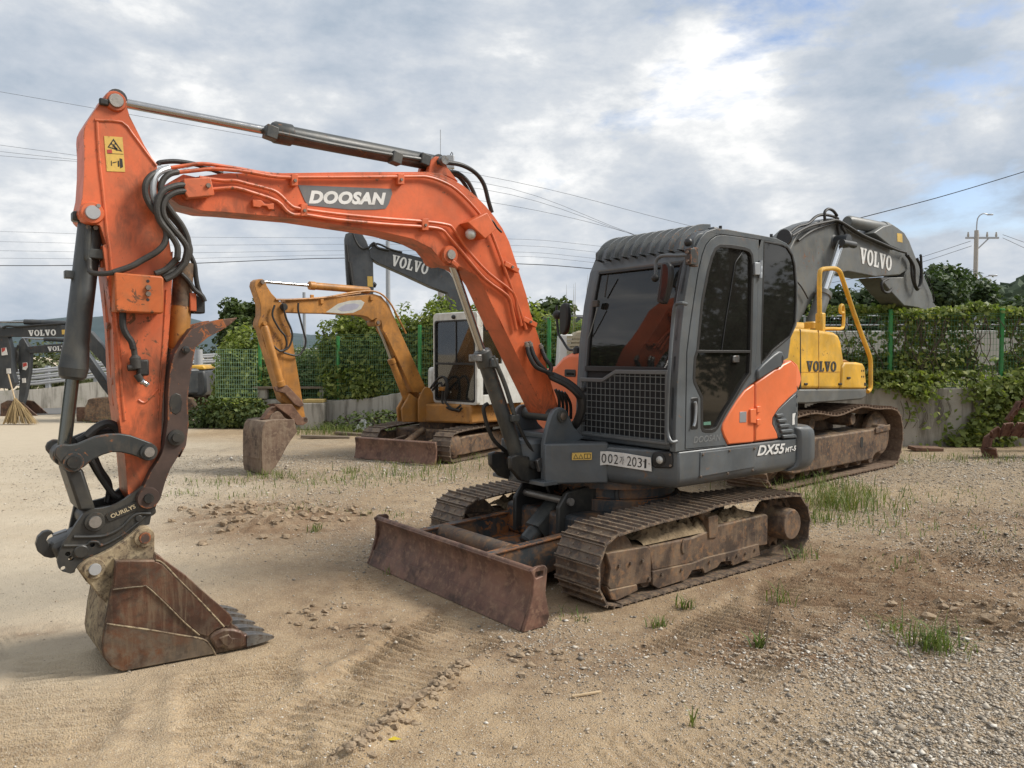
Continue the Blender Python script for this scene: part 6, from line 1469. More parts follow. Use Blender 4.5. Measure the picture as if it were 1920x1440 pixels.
ob(MB().prism([(1.34,.01),(1.31,.10),(1.30,.22),(1.32,.32),(1.28,.34),(1.26,.22),(1.27,.1),(1.30,.01)], SIDE, -.76, .74), 'dozer_blade', 'blade_rust', .006)
for v0 in (.30,-.36): ob(MB().prism([(1.28,.10),(1.28,.24),(.5,.34),(.5,.22)], SIDE, v0, v0+.06), 'blade_arm', 'frame_rust', .01)
ob(MB().cyl((1.2,0,.2),(.6,0,.42),.05), 'blade_cylinder', 'frame_rust')
ob(MB().box((0,0,.32),(1.2,1.1,.22)), 'centre_frame', 'frame_rust', .03)
ob(MB().cyl((0,0,.40),(0,0,zs0+.01),.42,n=30), 'slew_ring', 'frame_rust')

# ================================================================ yellow excavator at the right
VR = Rig(3.74, 11.3, .75, .66)
VX = thing('excavator', 'yellow excavator with grey boom reaching over the fence, behind the orange one', 'excavator', VR.o, VR.rz)
fv = -1.2
def VS(pts, v=fv): return VR.sl(pts, v)
VH = MB().prism(VS(kW([(-120,735),(-120,300),(-60,255),(60,240),(240,255),(370,275),(405,300),(425,350),(455,550),(430,556),(418,740)])), SIDE, fv, fv+1.0).build('hood', 'volvo_yellow', VX, .04, seg=3)
VL = MB().prism(VS(kW([(422,740),(432,560),(456,518),(560,520),(605,530),(622,560),(636,738)])), SIDE, fv, fv+.9).build('tool_box', 'volvo_yellow', VX, .03, seg=3)
MB().prism(VS(kW([(458,516),(470,500),(520,500),(555,518)])), SIDE, fv+.1, fv+.6).build('step', 'ochre_body', VX, .01)
MB().prism(VS(kW([(-120,742),(638,738),(638,800),(600,825),(300,850),(150,860),(-120,860)])), SIDE, fv+.01, fv+2.2).build('lower_frame', 'volvo_grey', VX, .02)
MB().prism(VS(kW([(88,250),(92,260),(96,735),(86,735)])), SIDE, fv-.004, fv+.01).build('shut_line', 'black_print', VX)
for pl in ([(238,258),(241,258),(243,735),(239,735)], [(96,600),(418,598),(418,601),(96,603)]):
    MB().prism(VS(kW(pl)), SIDE, fv-.003, fv+.01).build('panel_seam', 'ochre_body', VH)
for x, y in ((120,690),(400,690),(470,640)):
    MB().prism(VS(kW([(x,y),(x+26,y),(x+26,y+16),(x,y+16)])), SIDE, fv-.012, fv+.01).build('latch', 'black_plastic', VH, .004)
MB().prism(VS(kW([(612,688),(626,688),(627,712),(613,712)])), SIDE, fv-.004, fv+.01).build('label', 'black_print', VL)
for x, y in ((592,590),(608,590),(592,638),(608,638)):
    c = VR.side(*kW([(x,y)])[0], fv); MB().cyl((c.x,fv+.01,c.z), (c.x,fv-.003,c.z), .014, n=10).build('vent_hole', 'black_print', VL)
a, b = VR.side(*kW([(142,552)])[0], fv-.004), VR.side(*kW([(384,555)])[0], fv-.004)
volvo_text(VH, (a+b)/2, b-a, (0,0,1), (VR.side(*kW([(260,510)])[0], fv).z-VR.side(*kW([(260,594)])[0], fv).z), 'volvo_dark', sx=(b-a).length/(VR.side(*kW([(260,510)])[0], fv).z-VR.side(*kW([(260,594)])[0], fv).z)/5.26)
c0_, c1_ = VR.side(*kW([(173,245)])[0], fv+.4), VR.side(*kW([(173,188)])[0], fv+.4)
MB().lathe(c0_, c1_, [(0,.08),(.85,.08),(1,.07)], 18).build('filler_cap', 'volvo_yellow', VX)
MB().tube([VR.side(*q, fv+.12) for q in kR([(258,628),(257,500),(258,360),(270,335),(300,330),(335,330),(358,345),(375,390),(400,465),(430,555),(470,665),(500,745),(512,790),(513,860),(512,925),(498,945)])], .030, 10, 3).build('hand_rail', 'volvo_yellow', VX)
MB().tube([VR.side(*q, fv+.14) for q in kR([(265,630),(330,630),(365,630),(377,610),(378,540),(372,513),(362,520),(362,548),(376,550)])], .022, 8, 3).build('hand_rail', 'volvo_yellow', VX)
MB().box(VR.side(*kR([(262,600)])[0], fv+.12), (.10,.10,.25)).build('rail_foot', 'volvo_yellow', VX, .02)
bv = -.26
VB_ = MB().prism(VS(kR([(690,245),(600,215),(520,180),(440,130),(400,105),(345,76),(300,78),(250,92),(190,118),(140,165),(100,250),(60,400),(30,560),(0,760),(110,760),(160,592),(200,520),(245,455),(300,395),(345,355),(400,345),(540,372),(660,362),(700,335)]), bv), SIDE, bv, bv+.42).build('boom', 'volvo_grey', VX, .02)
a, b = VR.side(*kR([(460,262)])[0], bv-.004), VR.side(*kR([(618,305)])[0], bv-.004)
volvo_text(VB_, (a+b)/2, b-a, VR.side(*kR([(540,255)])[0], bv)-VR.side(*kR([(540,312)])[0], bv), .25, 'white_letters', sx=(b-a).length/.25/5.26)
MB().prism(VS(kR([(540,150),(585,118),(630,105),(660,125),(692,150),(716,190),(745,265),(775,330),(830,460),(838,500),(905,600),(890,720),(800,720),(790,540),(760,525),(690,515),(620,440),(568,372),(690,372),(702,335),(690,245),(620,215)]), bv), SIDE, bv+.03, bv+.40).build('arm', 'volvo_grey', VX, .015)
MB().prism(VS(kR([(645,152),(670,156),(672,200),(646,194)]), bv+.03), SIDE, bv+.026, bv+.031).build('warning_label', 'sticker_yellow', VX)
def vram(a, b, tg, rb, rr, v, name):
    a, b = VR.side(*a, v), VR.side(*b, v); g = a.lerp(b, tg)
    o = MB().lathe(a, g, [(0,rb*.8),(.03,rb),(.88,rb),(.89,rb*1.15),(.99,rb*1.15),(1,rb*.8)], 20).build(name, 'volvo_grey', VX)
    MB().cyl(g, b, rr, n=16).build('rod', 'chrome_bright', o)
vram(kR([(215,640)])[0], kR([(365,195)])[0], .42, .105, .055, bv-.12, 'boom_cylinder')
vram(kR([(395,95)])[0], kR([(640,140)])[0], .78, .10, .05, bv+.2, 'arm_cylinder')
p = VR.side(*kR([(366,195)])[0], bv-.1); MB().lathe((p.x,bv-.22,p.z), (p.x,bv,p.z), [(0,.10),(.9,.10),(1,.12)], 20).build('cylinder_pin', 'volvo_dark', VX)
MB().cyl(VR.side(*kR([(370,200)])[0], bv-.2), VR.side(*kR([(432,212)])[0], bv-.2), .05, n=14).build('work_lamp', 'volvo_dark', VX)
for k, pts in enumerate(([(110,150),(150,120),(200,105),(240,70),(280,60),(330,70),(350,80)], [(285,90),(283,50),(300,32),(325,40),(345,65)], [(120,165),(200,120),(300,95),(350,90),(420,130),(480,165),(560,200),(640,235),(690,250)], [(150,190),(220,140),(320,105),(360,100),(440,150),(520,190),(620,232)],
    [(690,260),(715,300),(720,370),(735,420),(748,435),(760,400),(765,330),(745,280)], [(700,265),(730,320),(735,400),(752,430),(768,390),(765,280),(762,262)], [(350,90),(352,130),(356,165)], [(375,100),(372,125),(386,150),(384,170)], [(600,380),(570,400),(575,440),(600,450),(620,430)], [(780,345),(815,420),(830,470),(826,500)], [(62,230),(50,330),(150,400),(200,480)])):
    MB().tube([VR.side(*q, bv-.03-.02*(k % 3)) for q in kR(pts)], .022 if k < 9 else .010, 8, 4).build('hose', 'rubber', VX)
MB().lathe(VR.side(*kR([(85,190)])[0], bv+.5), VR.side(*kR([(85,190)])[0], bv+.3), [(0,.10),(.5,.12),(1,.12)], 18).build('work_lamp', 'black_plastic', VX)
# its undercarriage
e1 = VR.side(*kW([(935,1120)])[0], -1.25).x
lo_u = e1-3.75; mid_ = (e1+lo_u)/2; hl_ = (e1-lo_u)/2-.02
vp = [(mid_+hl_-.25,.03),(mid_+hl_-.06,.2),(mid_+hl_,.45),(mid_+hl_-.10,.72),(mid_+hl_-.35,.83),(mid_+1.0,.855),(mid_+.55,.90),(mid_-.1,.82),(mid_-.7,.88),(mid_-1.3,.84),(mid_-hl_+.3,.85),(mid_-hl_+.06,.68),(mid_-hl_,.45),(mid_-hl_+.06,.2),(mid_-hl_+.25,.03),(mid_-1,.02),(mid_,.02),(mid_+1,.02)]
_, pr_ = resample([(p.x, p.y) for p in spline([Vector(p) for p in vp], 6, True)], 10)
vsh = shoe_mesh(pr_/48, .60, 3, .016, .026, 'volvo_track', False)
for v0, v1 in ((-1.25,-.65),(.65,1.25)):
    make_track(VX, vp, v0, v1, 48, vsh, 'frame_rust', chain=.09)
    TF = MB().prism([(mid_-1.4,.22),(mid_-1.35,.50),(mid_-1.0,.56),(mid_+1.15,.56),(mid_+1.2,.62),(mid_+1.42,.60),(mid_+1.5,.45),(mid_+1.42,.25),(mid_+1.1,.22),(mid_+1.0,.15),(mid_-1.1,.15)], SIDE, v0+.05, v1-.08).build('track_frame', 'frame_rust', VX, .02)
    for u in (mid_+1.42, mid_-1.42):
        MB().lathe((u,v0+.12,.44), (u,v1-.1,.44), [(0,.25),(.2,.34),(.35,.34),(.4,.28),(.6,.28),(.65,.34),(.8,.34),(1,.25)], 26).build('idler' if u > mid_ else 'sprocket', 'frame_rust', VX)
    for u in (mid_+.55, mid_-.55): MB().lathe((u,v0+.12,.72), (u,v1-.15,.72), [(0,.07),(.2,.09),(.8,.09),(1,.07)], 14).build('carrier_roller', 'frame_rust', VX)
    for k in range(7): MB().lathe((mid_-1.05+k*.35,v0+.1,.17), (mid_-1.05+k*.35,v1-.1,.17), [(0,.08),(.25,.10),(.75,.10),(1,.08)], 12).build('roller', 'frame_rust', VX)
    MB().prism(rrect(mid_+.62,.34,mid_+.70,.48,.03), SIDE, v0+.047, v0+.06).build('slot', 'black_print', VX)
    for k in range(2): MB().box((mid_-.15+k*.55,v0+.2,.562), (.22,.06,.006)).build('slot', 'black_print', VX)
    MB().prism([(mid_+1.05,.50),(mid_+1.05,.58),(mid_+1.5,.60),(mid_+1.5,.52)], SIDE, v0+.03, v0+.05).build('idler_guard', 'frame_rust', VX, .008)
MB().box((mid_,0,.55), (1.6,1.5,.4)).build('centre_frame', 'frame_rust', VX, .05)
MB().cyl((mid_,0,.74), (mid_,0,.98), .65, n=32).build('slew_ring', 'frame_rust', VX)
MB().box((-.9,.25,1.55), (1.7,1.75,.95)).build('engine_house', 'volvo_yellow', VX, .08)
MB().box((.55,.75,1.75), (1.5,.85,1.5)).build('cab', 'volvo_grey', VX, .08)

# ================================================================ grey machines in the background
def parked(rig, label, boom, arm, bv, name='excavator', boomv=.3, extra=None, mat='volvo_dark'):
    t = thing(name, label, 'excavator', rig.o, rig.rz)
    B = MB().prism(rig.sl(boom, bv), SIDE, bv-boomv, bv).build('boom', mat, t, .012)
    A = MB().prism(rig.sl(arm, bv), SIDE, bv-boomv+.03, bv-.02).build('arm', mat, t, .012)
    return t, B, A
def base_machine(t, u0, L, W, h, zc, mat, trk='frame_rust'):
    """tracks, body and cab of a parked machine that is mostly hidden"""
    for s in (1, -1):
        pr = [(u0+L/2-.2,.02),(u0+L/2,.22),(u0+L/2-.05,.45),(u0+L/2-.3,.58),(u0-L/2+.3,.58),(u0-L/2+.05,.45),(u0-L/2,.22),(u0-L/2+.2,.02)]
        MB().prism([tuple(p) for p in spline([Vector(p) for p in pr], 4, True)], SIDE, s*W-.2, s*W+.2).build('track', trk, t, .02)
    MB().prism([(u0+.7,.9),(u0+.75,-.9),(u0-.9,-.95),(u0-1.3,-.5),(u0-1.35,.5),(u0-.9,.95)], PLAN, .62, zc).build('body', mat, t, .06)
    MB().box((u0+.15,.45,zc+(h-zc)/2), (1.1,.85,h-zc)).build('cab', 'volvo_dark', t, .06)
CR = Rig(.6, 21.0, -.97, -.24)
t, B, A = parked(CR, 'dark grey excavator boom and arm rising behind the ivy hedge', kY([(825,135),(850,112),(900,130),(1050,165),(1150,190),(1250,255),(1330,375),(1400,540),(1440,720),(1330,740),(1290,520),(1240,365),(1150,332),(1000,262),(870,205),(832,180)]), kY([(694,75),(700,52),(720,44),(785,44),(812,90),(828,140),(846,200),(850,340),(842,420),(800,640),(720,640),(712,400),(700,210)]), .25, boomv=.42, mat='volvo_slate')
a, b = CR.side(*kY([(945,190)])[0], .256), CR.side(*kY([(1138,240)])[0], .256)
volvo_text(B, (a+b)/2, b-a, CR.side(*kY([(1040,190)])[0], .25)-CR.side(*kY([(1040,240)])[0], .25), .28, 'white_letters', sx=(b-a).length/.28/5.26)
MB().prism(CR.sl(kY([(815,277),(842,277),(845,333),(817,331)]), .23), SIDE, .228, .236).build('warning_label', 'sticker_yellow', A)
for pts, r in (([(880,62),(1000,95),(1120,140),(1200,200),(1240,230)], .07), ([(820,130),(850,100),(870,125),(930,140)], .03), ([(740,50),(760,100),(790,130),(830,120),(870,105),(940,135),(1000,150)], .025), ([(720,200),(740,330),(760,400)], .05), ([(705,110),(715,210),(720,330)], .03)):
    MB().tube([CR.side(*q, .27) for q in kY(pts)], r, 8, 4).build('hose' if r < .06 else 'arm_cylinder', 'rubber', t)
MB().lathe(CR.side(*kY([(845,320)])[0], .1), CR.side(*kY([(862,328)])[0], .1), [(0,.08),(1,.05)], 12).build('lamp', 'rubber', A)
base_machine(t, -.9, 3.4, 1.0, 2.6, 1.7, 'volvo_yellow')
LR = Rig(-8.7, 19.3, -.985, -.17)
t, B, A = parked(LR, 'grey excavator at far left with the higher lettered boom', kL([(-60,240),(0,235),(100,238),(300,222),(450,214),(620,224),(740,268),(830,370),(920,520),(975,660),(940,720),(915,640),(830,520),(740,425),(640,330),(570,312),(0,312),(-60,316)]), kL([(-160,190),(-60,200),(0,225),(60,300),(88,420),(96,600),(118,690),(80,740),(-30,730),(-120,400)]), .12, boomv=.26)
a, b = LR.side(*kL([(232,282)])[0], .126), LR.side(*kL([(458,276)])[0], .126)
volvo_text(B, (a+b)/2, b-a, (0,0,1), .14, 'white_letters', sx=(b-a).length/.14/5.26)
MB().prism(LR.sl(kL([(505,255),(574,252),(574,292),(507,292)]), .12), SIDE, .119, .125).build('warning_label', 'sticker_yellow', B)
MB().cyl(LR.side(*kL([(200,190)])[0], .0), LR.side(*kL([(640,205)])[0], .0), .065, n=14).build('arm_cylinder', 'volvo_dark', t)
MB().cyl(LR.side(*kL([(-150,192)])[0], .0), LR.side(*kL([(200,190)])[0], .0), .028, n=12).build('rod', 'chrome', t)
MB().tube([LR.side(*q, .14) for q in kL([(20,240),(60,225),(150,230),(300,218),(500,205)])], .025, 8, 4).build('hose', 'rubber', B)
MB().prism(LR.sl(kL([(10,405),(48,400),(60,460),(14,465)]), .12), SIDE, .10, .125).build('reflector', 'plate_white', A); MB().prism(LR.sl(kL([(14,405),(46,402),(40,425),(18,440)]), .12), SIDE, .124, .128).build('reflector', 'red_paint', A)
MB().prism(LR.sl(kL([(52,572),(84,570),(88,612),(55,614)]), .12), SIDE, .10, .126).build('label', 'plate_white', A)
base_machine(t, .15, 2.4, .75, 2.3, 1.25, 'volvo_dark')
cw1 = LR.sl(kL([(1540,545),(1660,545),(1676,560),(1676,582),(1540,582)]), .6); cw2 = LR.sl(kL([(1540,584),(1676,584),(1690,660),(1692,760),(1660,802),(1540,802)]), .6)
MB().prism(cw1, SIDE, -.7, .6).build('engine_hood', 'volvo_yellow', t, .05); CWB = MB().prism(cw2, SIDE, -.75, .62).build('counterweight', 'volvo_dark', t, .06)
MB().prism(LR.sl(kL([(1568,592),(1612,592),(1612,650),(1568,650)]), .62), SIDE, .619, .624).build('label', 'plate_white', CWB)
LS = Rig(-8.9, 21.0, -.985, -.17)
t, B, A = parked(LS, 'grey excavator at far left with the lower lettered boom and broom at its bucket', kL([(215,420),(232,392),(420,372),(560,362),(650,378),(740,478),(850,640),(940,800),(895,805),(830,725),(740,590),(640,452),(560,432),(250,446)]), kL([(150,350),(170,325),(190,322),(215,368),(248,430),(236,600),(200,800),(175,880),(145,850),(160,650),(140,520)]), .12, boomv=.26)
a, b = LS.side(*kL([(390,412)])[0], .126), LS.side(*kL([(575,400)])[0], .126)
volvo_text(B, (a+b)/2, b-a, (0,0,1), .12, 'white_letters', sx=(b-a).length/.12/5.26)
MB().cyl(LS.side(*kL([(362,330)])[0], .0), LS.side(*kL([(640,345)])[0], .0), .055, n=14).build('arm_cylinder', 'volvo_dark', t)
MB().cyl(LS.side(*kL([(180,322)])[0], .0), LS.side(*kL([(362,330)])[0], .0), .025, n=12).build('rod', 'chrome', t)
MB().prism(LS.sl(kL([(185,525),(220,522),(224,560),(210,585),(186,580)]), .12), SIDE, .10, .126).build('reflector', 'plate_white', A); MB().prism(LS.sl(kL([(188,528),(220,524),(222,548),(190,560)]), .12), SIDE, .125, .129).build('reflector', 'red_paint', A)
MB().prism(LS.sl(kL([(180,652),(208,650),(210,688),(182,690)]), .12), SIDE, .10, .126).build('label', 'plate_white', A)
for pts in ([(85,395),(60,440),(110,500),(130,440),(110,400)], [(120,400),(145,460),(120,560),(60,640),(40,730)], [(100,420),(90,520),(120,600),(150,700)], [(150,380),(125,470),(140,600)]):
    MB().tube([LS.side(*q, .2) for q in kL(pts)], .03, 8, 4).build('hose', 'rubber', A)
# bucket of the nearer machine, resting on the ground
bkt = LS.sl(kL([(5,860),(60,832),(120,838),(190,850),(262,915),(345,985),(335,1000),(270,1005),(110,1030),(30,1030),(5,990)]), .12)
zmin = min(z for _, z in bkt); BKT = sub('bucket', t)
MB().prism(bkt, SIDE, .10, .14).build('side_plate', 'bucket_rust', BKT, .012); MB().prism(bkt, SIDE, -.56, -.52).build('side_plate', 'bucket_rust', BKT, .012)
MB().prism([(u, z) for u, z in bkt[:3]]+[(u, z-.05) for u, z in reversed(bkt[:3])], SIDE, -.52, .10).build('top_plate', 'bucket_rust', BKT)
MB().prism([(u, z) for u, z in bkt[7:]]+[(u, z+.05) for u, z in reversed(bkt[7:])], SIDE, -.52, .10).build('wrapper', 'bucket_rust', BKT)
base_machine(t, .1, 2.4, .75, 2.2, 1.2, 'volvo_dark')
# broom leaning on that bucket
ga = gpt(40,793); by = ga[1]-.35
def bw(px, py, y): p = WR.front(px, py, y); return Vector((-p.y, y, p.z))
h0, h1, f0 = bw(*kL([(68,620)])[0], by+.25), bw(*kL([(125,835)])[0], by+.05), bw(*kL([(170,1015)])[0], by-.05)
BR = thing('broom', 'straw broom leaning against the rusty bucket at far left', 'broom', (f0.x, f0.y, 0))
o0 = Vector((f0.x, f0.y, 0))
MB().tube([h0-o0, h1-o0], .016, 8).build('handle', 'wood_pale', BR)
bm_ = MB()
for k in range(130):
    e = Vector((f0.x+rnd.uniform(-.36,.36), f0.y+rnd.uniform(-.12,.12), .012+abs(rnd.gauss(0,.03))))
    s_ = h1+Vector((rnd.uniform(-.03,.03), rnd.uniform(-.03,.03), rnd.uniform(-.02,.06)))
    bm_.tube([s_-o0, s_.lerp(e,.5)+Vector((0,0,.05))-o0, e-o0], .007, 4)
bm_.build('bristles', 'straw', BR, kind='stuff')
# rusty blade and track parts lying in front of the grey machines
gx0, gx1 = gpt(147,790), gpt(240,790)
RP = thing('scrap_undercarriage', 'rusty undercarriage with blade and bare track lying behind the orange arm', 'undercarriage', (gx0[0], gx0[1], 0))
MB().box((.45,0,.17), (.95,.10,.34)).build('blade', 'old_rust', RP, .02)
MB().box((1.1,.25,.16), (.6,.3,.3)).build('frame', 'old_rust', RP, .03)
for k in range(12):
    a = math.pi*k/11; MB().box((1.35-.55*math.cos(a),.2,.12+.42*math.sin(a)), (.16,.4,.03), Matrix.Rotation(-(math.pi/2-a), 3, 'Y')).build('shoe', 'old_rust', RP, .005)
# white engine housing with a beige grille, beside the cab
p0_ = bw(1047,690,13.2); zt_ = bw(1070,627,13.2).z
WH = thing('machine_housing', 'white machine housing with beige grille visible between boom and cab', 'machine', (p0_.x, 13.2, 0)); o0 = Vector((p0_.x, 13.2, 0))
q = [bw(x, y, 13.2)-o0 for x, y in ((1050,627),(1074,627),(1066,672),(1066,760),(1044,760),(1046,690))]
MB().prism([(p.x, p.z) for p in q], lambda u, w, d: (u, d, w), 0, .8).build('cover', 'sheet_white', WH, .02)
q = [bw(x, y, 13.18)-o0 for x, y in ((1074,632),(1079,622),(1085,620),(1130,618),(1130,760),(1067,760),(1067,672))]
MB().prism([(p.x, p.z) for p in q], lambda u, w, d: (u, d, w), 0, .9).build('grille', 'brick_beige', WH, .03)
gl = MB()
for k in range(16):
    z = .9+k*.065
    gl.box((.45,-.025,z), (.62,.012,.045))
gl.build('grille_slats', 'brick_beige', WH)
MB().prism([(-.1,-.004),(1.2,-.004),(1.2,.7),(-.1,.7)], lambda u, w, d: (u, d, w), .05, .85).build('base', 'volvo_dark', WH, .03)
# loose track chains at the right edge
def loose_track(label, arc, y, w):
    P = [bw(x, yy, y) for x, yy in arc]; P = spline(P, 5); c = Vector((P[0].x, y, 0))
    t = thing('track_chain', label, 'track chain', c, 0, None); L_ = 0; pts = [P[0]]
    for a_, b_ in zip(P[:-1], P[1:]):
        L_ += (b_-a_).length
        if L_ > .15: pts.append(b_); L_ = 0
    sh = shoe_mesh(.14, w*.55, 2, .02, .03, 'loose_track', False)
    for i in range(len(pts)-1):
        d = (pts[i+1]-pts[i]).normalized(); m_ = (pts[i]+pts[i+1])/2-c; z = Vector((-d.z, 0, d.x)); x = d; y_ = Vector((0, .62, -.78)); y_ = (y_-x*y_.dot(x)).normalized(); z = x.cross(y_); z = z if z.y < 0 else -z; y_ = z.cross(x)
        inst('shoe', sh, t, Matrix(((x.x,y_.x,z.x,m_.x),(x.y,y_.y,z.y,m_.y),(x.z,y_.z,z.z,m_.z),(0,0,0,1))))
    MB().tube([p-c+Vector((0,.08,-.03)) for p in pts], .05, 6).build('links', 'loose_track', t)
    return t
loose_track('rusty loose track chain arching over the weeds at the right edge', kW([(1640,1300),(1622,1200),(1650,1120),(1720,1080),(1850,1068),(1960,1090),(2080,1140),(2150,1250)]), 12.1, .5)
loose_track('upper rusty track chain heaped behind the other at the right edge', kW([(1810,985),(1850,950),(1880,860),(1930,835),(2000,850),(2150,900),(2240,1000),(2280,1200)]), 12.9, .5)
# ================================================================ vegetation
def leaf_arrays(c, size, up=.5, seed=0, aspect=.62, droop=.25, outn=None):
    """c: (N,3) leaf positions -> folded four-point leaves"""
    g = np.random.default_rng(seed); n = len(c); c = np.asarray(c, dtype=np.float64)
    nr = g.normal(size=(n, 3)); nr[:, 2] = np.abs(nr[:, 2])*.7+up
    if outn is not None: nr += outn*1.2
    nr /= np.linalg.norm(nr, axis=1, keepdims=True)
    t = np.cross(nr, g.normal(size=(n, 3))); t /= np.linalg.norm(t, axis=1, keepdims=True); t[:, 2] -= droop; t /= np.linalg.norm(t, axis=1, keepdims=True)
    b = np.cross(nr, t); s = (size*g.uniform(.4, 1.5, n))[:, None]; w = s*aspect*.5
    v = np.stack([c-t*s*.5, c+b*w+nr*s*.08, c+t*s*.5-nr*s*.05, c-b*w+nr*s*.08], 1)
    return v.reshape(-1, 3)
def leaf_mesh(name, c, size, mat, **kw):
    v = leaf_arrays(c, size, **kw); return np_mesh(name, v, np.arange(len(v)).reshape(-1, 4), mat)
def blobs(ells, n, seed=0, shell=.55, rough=.28, zmin=.02):
    """points in the outer part of a union of ellipsoids (cx,cy,cz,rx,ry,rz), with an uneven skin"""
    g = np.random.default_rng(seed); E = np.array(ells, dtype=np.float64); w = E[:, 3]*E[:, 5]; w = w/w.sum()
    k = g.choice(len(E), n, p=w); d = g.normal(size=(n, 3)); d /= np.linalg.norm(d, axis=1, keepdims=True)
    r = shell+(1-shell)*g.uniform(0, 1, n)**.6
    lump = 1+rough*(2*fbm(d[:, 0]*2.3+k*3.1, d[:, 2]*2.3+d[:, 1]*1.7, 3, seed+1)-1)*1.4
    p = E[k, :3]+d*(r*lump)[:, None]*E[k, 3:]
    ok = p[:, 2] > zmin; return p[ok], d[ok]
def tree(label, x, y, h, rx, n, mat='tree_leaf', leaf=.2, seed=0, group=None, trunk=.09, low=.3, cat='tree'):
    g = random.Random(seed); t = thing('tree', label, cat, (x, y, 0), g.uniform(0, 6), group)
    m = MB(); top = Vector((g.uniform(-.2,.2), g.uniform(-.2,.2), h*.8))
    m.tube([(0,0,-.05),(g.uniform(-.08,.08),0,h*.3),(top.x*.5,top.y*.5,h*.55),top], lambda s: trunk*(1-.8*s), 8, 4)
    ells = []
    for k in range(13):
        a = g.uniform(0, 6.28); q = g.uniform(.15, .9); z = h*(low+(1-low)*(.1+.82*g.random())); rr = rx*(.95-.55*abs((z/h-low)/(1-low)-.38))
        c = (rr*q*math.cos(a), rr*q*math.sin(a), z); s = g.uniform(.28,.46)*rx
        ells.append((*c, s, s, s*g.uniform(.7, 1.0)))
        m.tube([(top.x*.3,top.y*.3,h*(.25+.3*g.random())), (c[0]*.5,c[1]*.5,z*.9), c], lambda s: trunk*.4*(1-.8*s), 6, 3)
    m.build('trunk', 'bark', t)
    p, d = blobs(ells, n, seed, .35, .45)
    link('crown', leaf_mesh('crown', p, leaf, mat, seed=seed, outn=d*.6), t)
    return t
def hedge(name, label, cat, ells, n, leaf, mat='vine_leaf', seed=0, shell=.5, group=None, up=.4, stems=True):
    base = (ells[0][0], ells[0][1], 0); t = thing(name, label, cat, base, 0, group)
    p, d = blobs(ells, n, seed, shell); p = p-np.array(base)
    link('foliage', leaf_mesh('foliage', p, leaf, mat, seed=seed, up=up, outn=d), t)
    if stems:
        g = random.Random(seed); m = MB()
        for e in ells:
            for k in range(5):
                a = Vector((e[0]+g.uniform(-.5,.5)*e[3], e[1]+g.uniform(-.3,.3)*e[4], 0))-Vector(base)
                b = Vector((e[0]+g.uniform(-.7,.7)*e[3], e[1]+g.uniform(-.4,.4)*e[4], e[2]+e[5]*g.uniform(.1,.7)))-Vector(base)
                m.tube([a, a.lerp(b,.5)+Vector((g.uniform(-.2,.2),0,.1)), b], .014, 5, 3)
        m.build('stems', 'bark', t)
    return t
# left ivy mound, hedges along the fence
hedge('ivy_mound', 'rounded mound of yellow-green ivy beside the loose wire panel', 'ivy', [(-6.05,17.9,.95,.72,.8,1.15),(-5.65,17.9,.85,.6,.7,1.15),(-6.35,18.4,.75,.5,.6,1.0),(-6.0,17.3,.3,.8,.6,.5),(-5.75,17.2,.25,.6,.4,.45)], 24000, .095, seed=1)
hedge('hedge', 'dense dark green climbing hedge behind the ochre boom', 'hedge', [(-3.75,17.55,1.5,.7,.6,1.0),(-3.0,17.4,1.6,.8,.6,1.1),(-2.2,17.1,1.5,.8,.6,1.0),(-3.4,17.2,.95,.9,.4,.55),(-2.6,16.9,1.0,1.0,.4,.5),(-1.5,16.9,1.75,.75,.6,1.0)], 27000, .10, seed=2)
hedge('hedge', 'climbing hedge seen behind the orange boom and mirror', 'hedge', [(-.7,16.5,1.7,.8,.5,.95),(.2,16.3,1.55,.9,.5,.95),(1.1,16.0,1.5,.9,.5,.95),(2.0,15.7,1.5,.9,.5,.9),(3.0,15.3,1.5,.9,.5,.85)], 20000, .10, seed=3)
hedge('weed_thicket', 'light green weed thicket between the fence posts above the wall', 'weeds', [(-5.0,18.0,.9,.8,.5,.8),(-4.3,17.9,.9,.8,.5,.85),(-4.6,17.6,.75,.7,.3,.55),(-5.4,19.5,1.0,.9,.8,.8),(-4.6,20,1.1,1.2,.8,.9),(-3.6,20,1.3,1.0,.8,.95)], 18000, .085, 'weed_leaf', seed=4, up=.7)
# vines on the right fence
def fence_vines(label, x0, x1, n, seed, top=.9, gap=True):
    g = np.random.default_rng(seed); t = thing('fence_vine', label, 'vine', (x0, wall_y(x0), 0)); base = np.array([x0, wall_y(x0), 0])
    x = g.uniform(x0, x1, n*3); f = g.uniform(0, 1, n*3); z = 1.0+f*1.42+.22*(fbm(x*1.7, x*0+seed, 3, 5)-.4)*f
    dens = np.where(f < .42, 1.0, np.where(f > .86, top, .20))*sstep(.25, .6, fbm(x*1.3, f*2.6+seed, 3, seed))
    ok = g.uniform(0, 1, n*3) < dens*1.25; x, z = x[ok][:n], z[ok][:n]
    y = np.array([wall_y(q) for q in x])+.27+g.normal(0, .09, len(x))-.16*(z < 1.3)
    p = np.stack([x, y, z], 1)
    link('foliage', leaf_mesh('foliage', p-base, .088, 'vine_leaf', seed=seed, up=.35, outn=np.tile([[0, -.6, 0]], (len(p), 1))), t)
    m = MB(); r_ = random.Random(seed)
    for k in range(26):
        xx = r_.uniform(x0, x1); pts = [Vector((xx, wall_y(xx)+.1, .95))]
        for j in range(5): xx += r_.uniform(-.25,.25); pts.append(Vector((xx, wall_y(xx)+.1+r_.uniform(-.06,.06), 1.1+j*.28)))
        m.tube([q-Vector(base) for q in pts], .007, 5, 3)
    m.build('stems', 'bark', t); return t
def wall_y(x): return float(np.interp(x, [w[0] for w in WALL], [w[1] for w in WALL]))
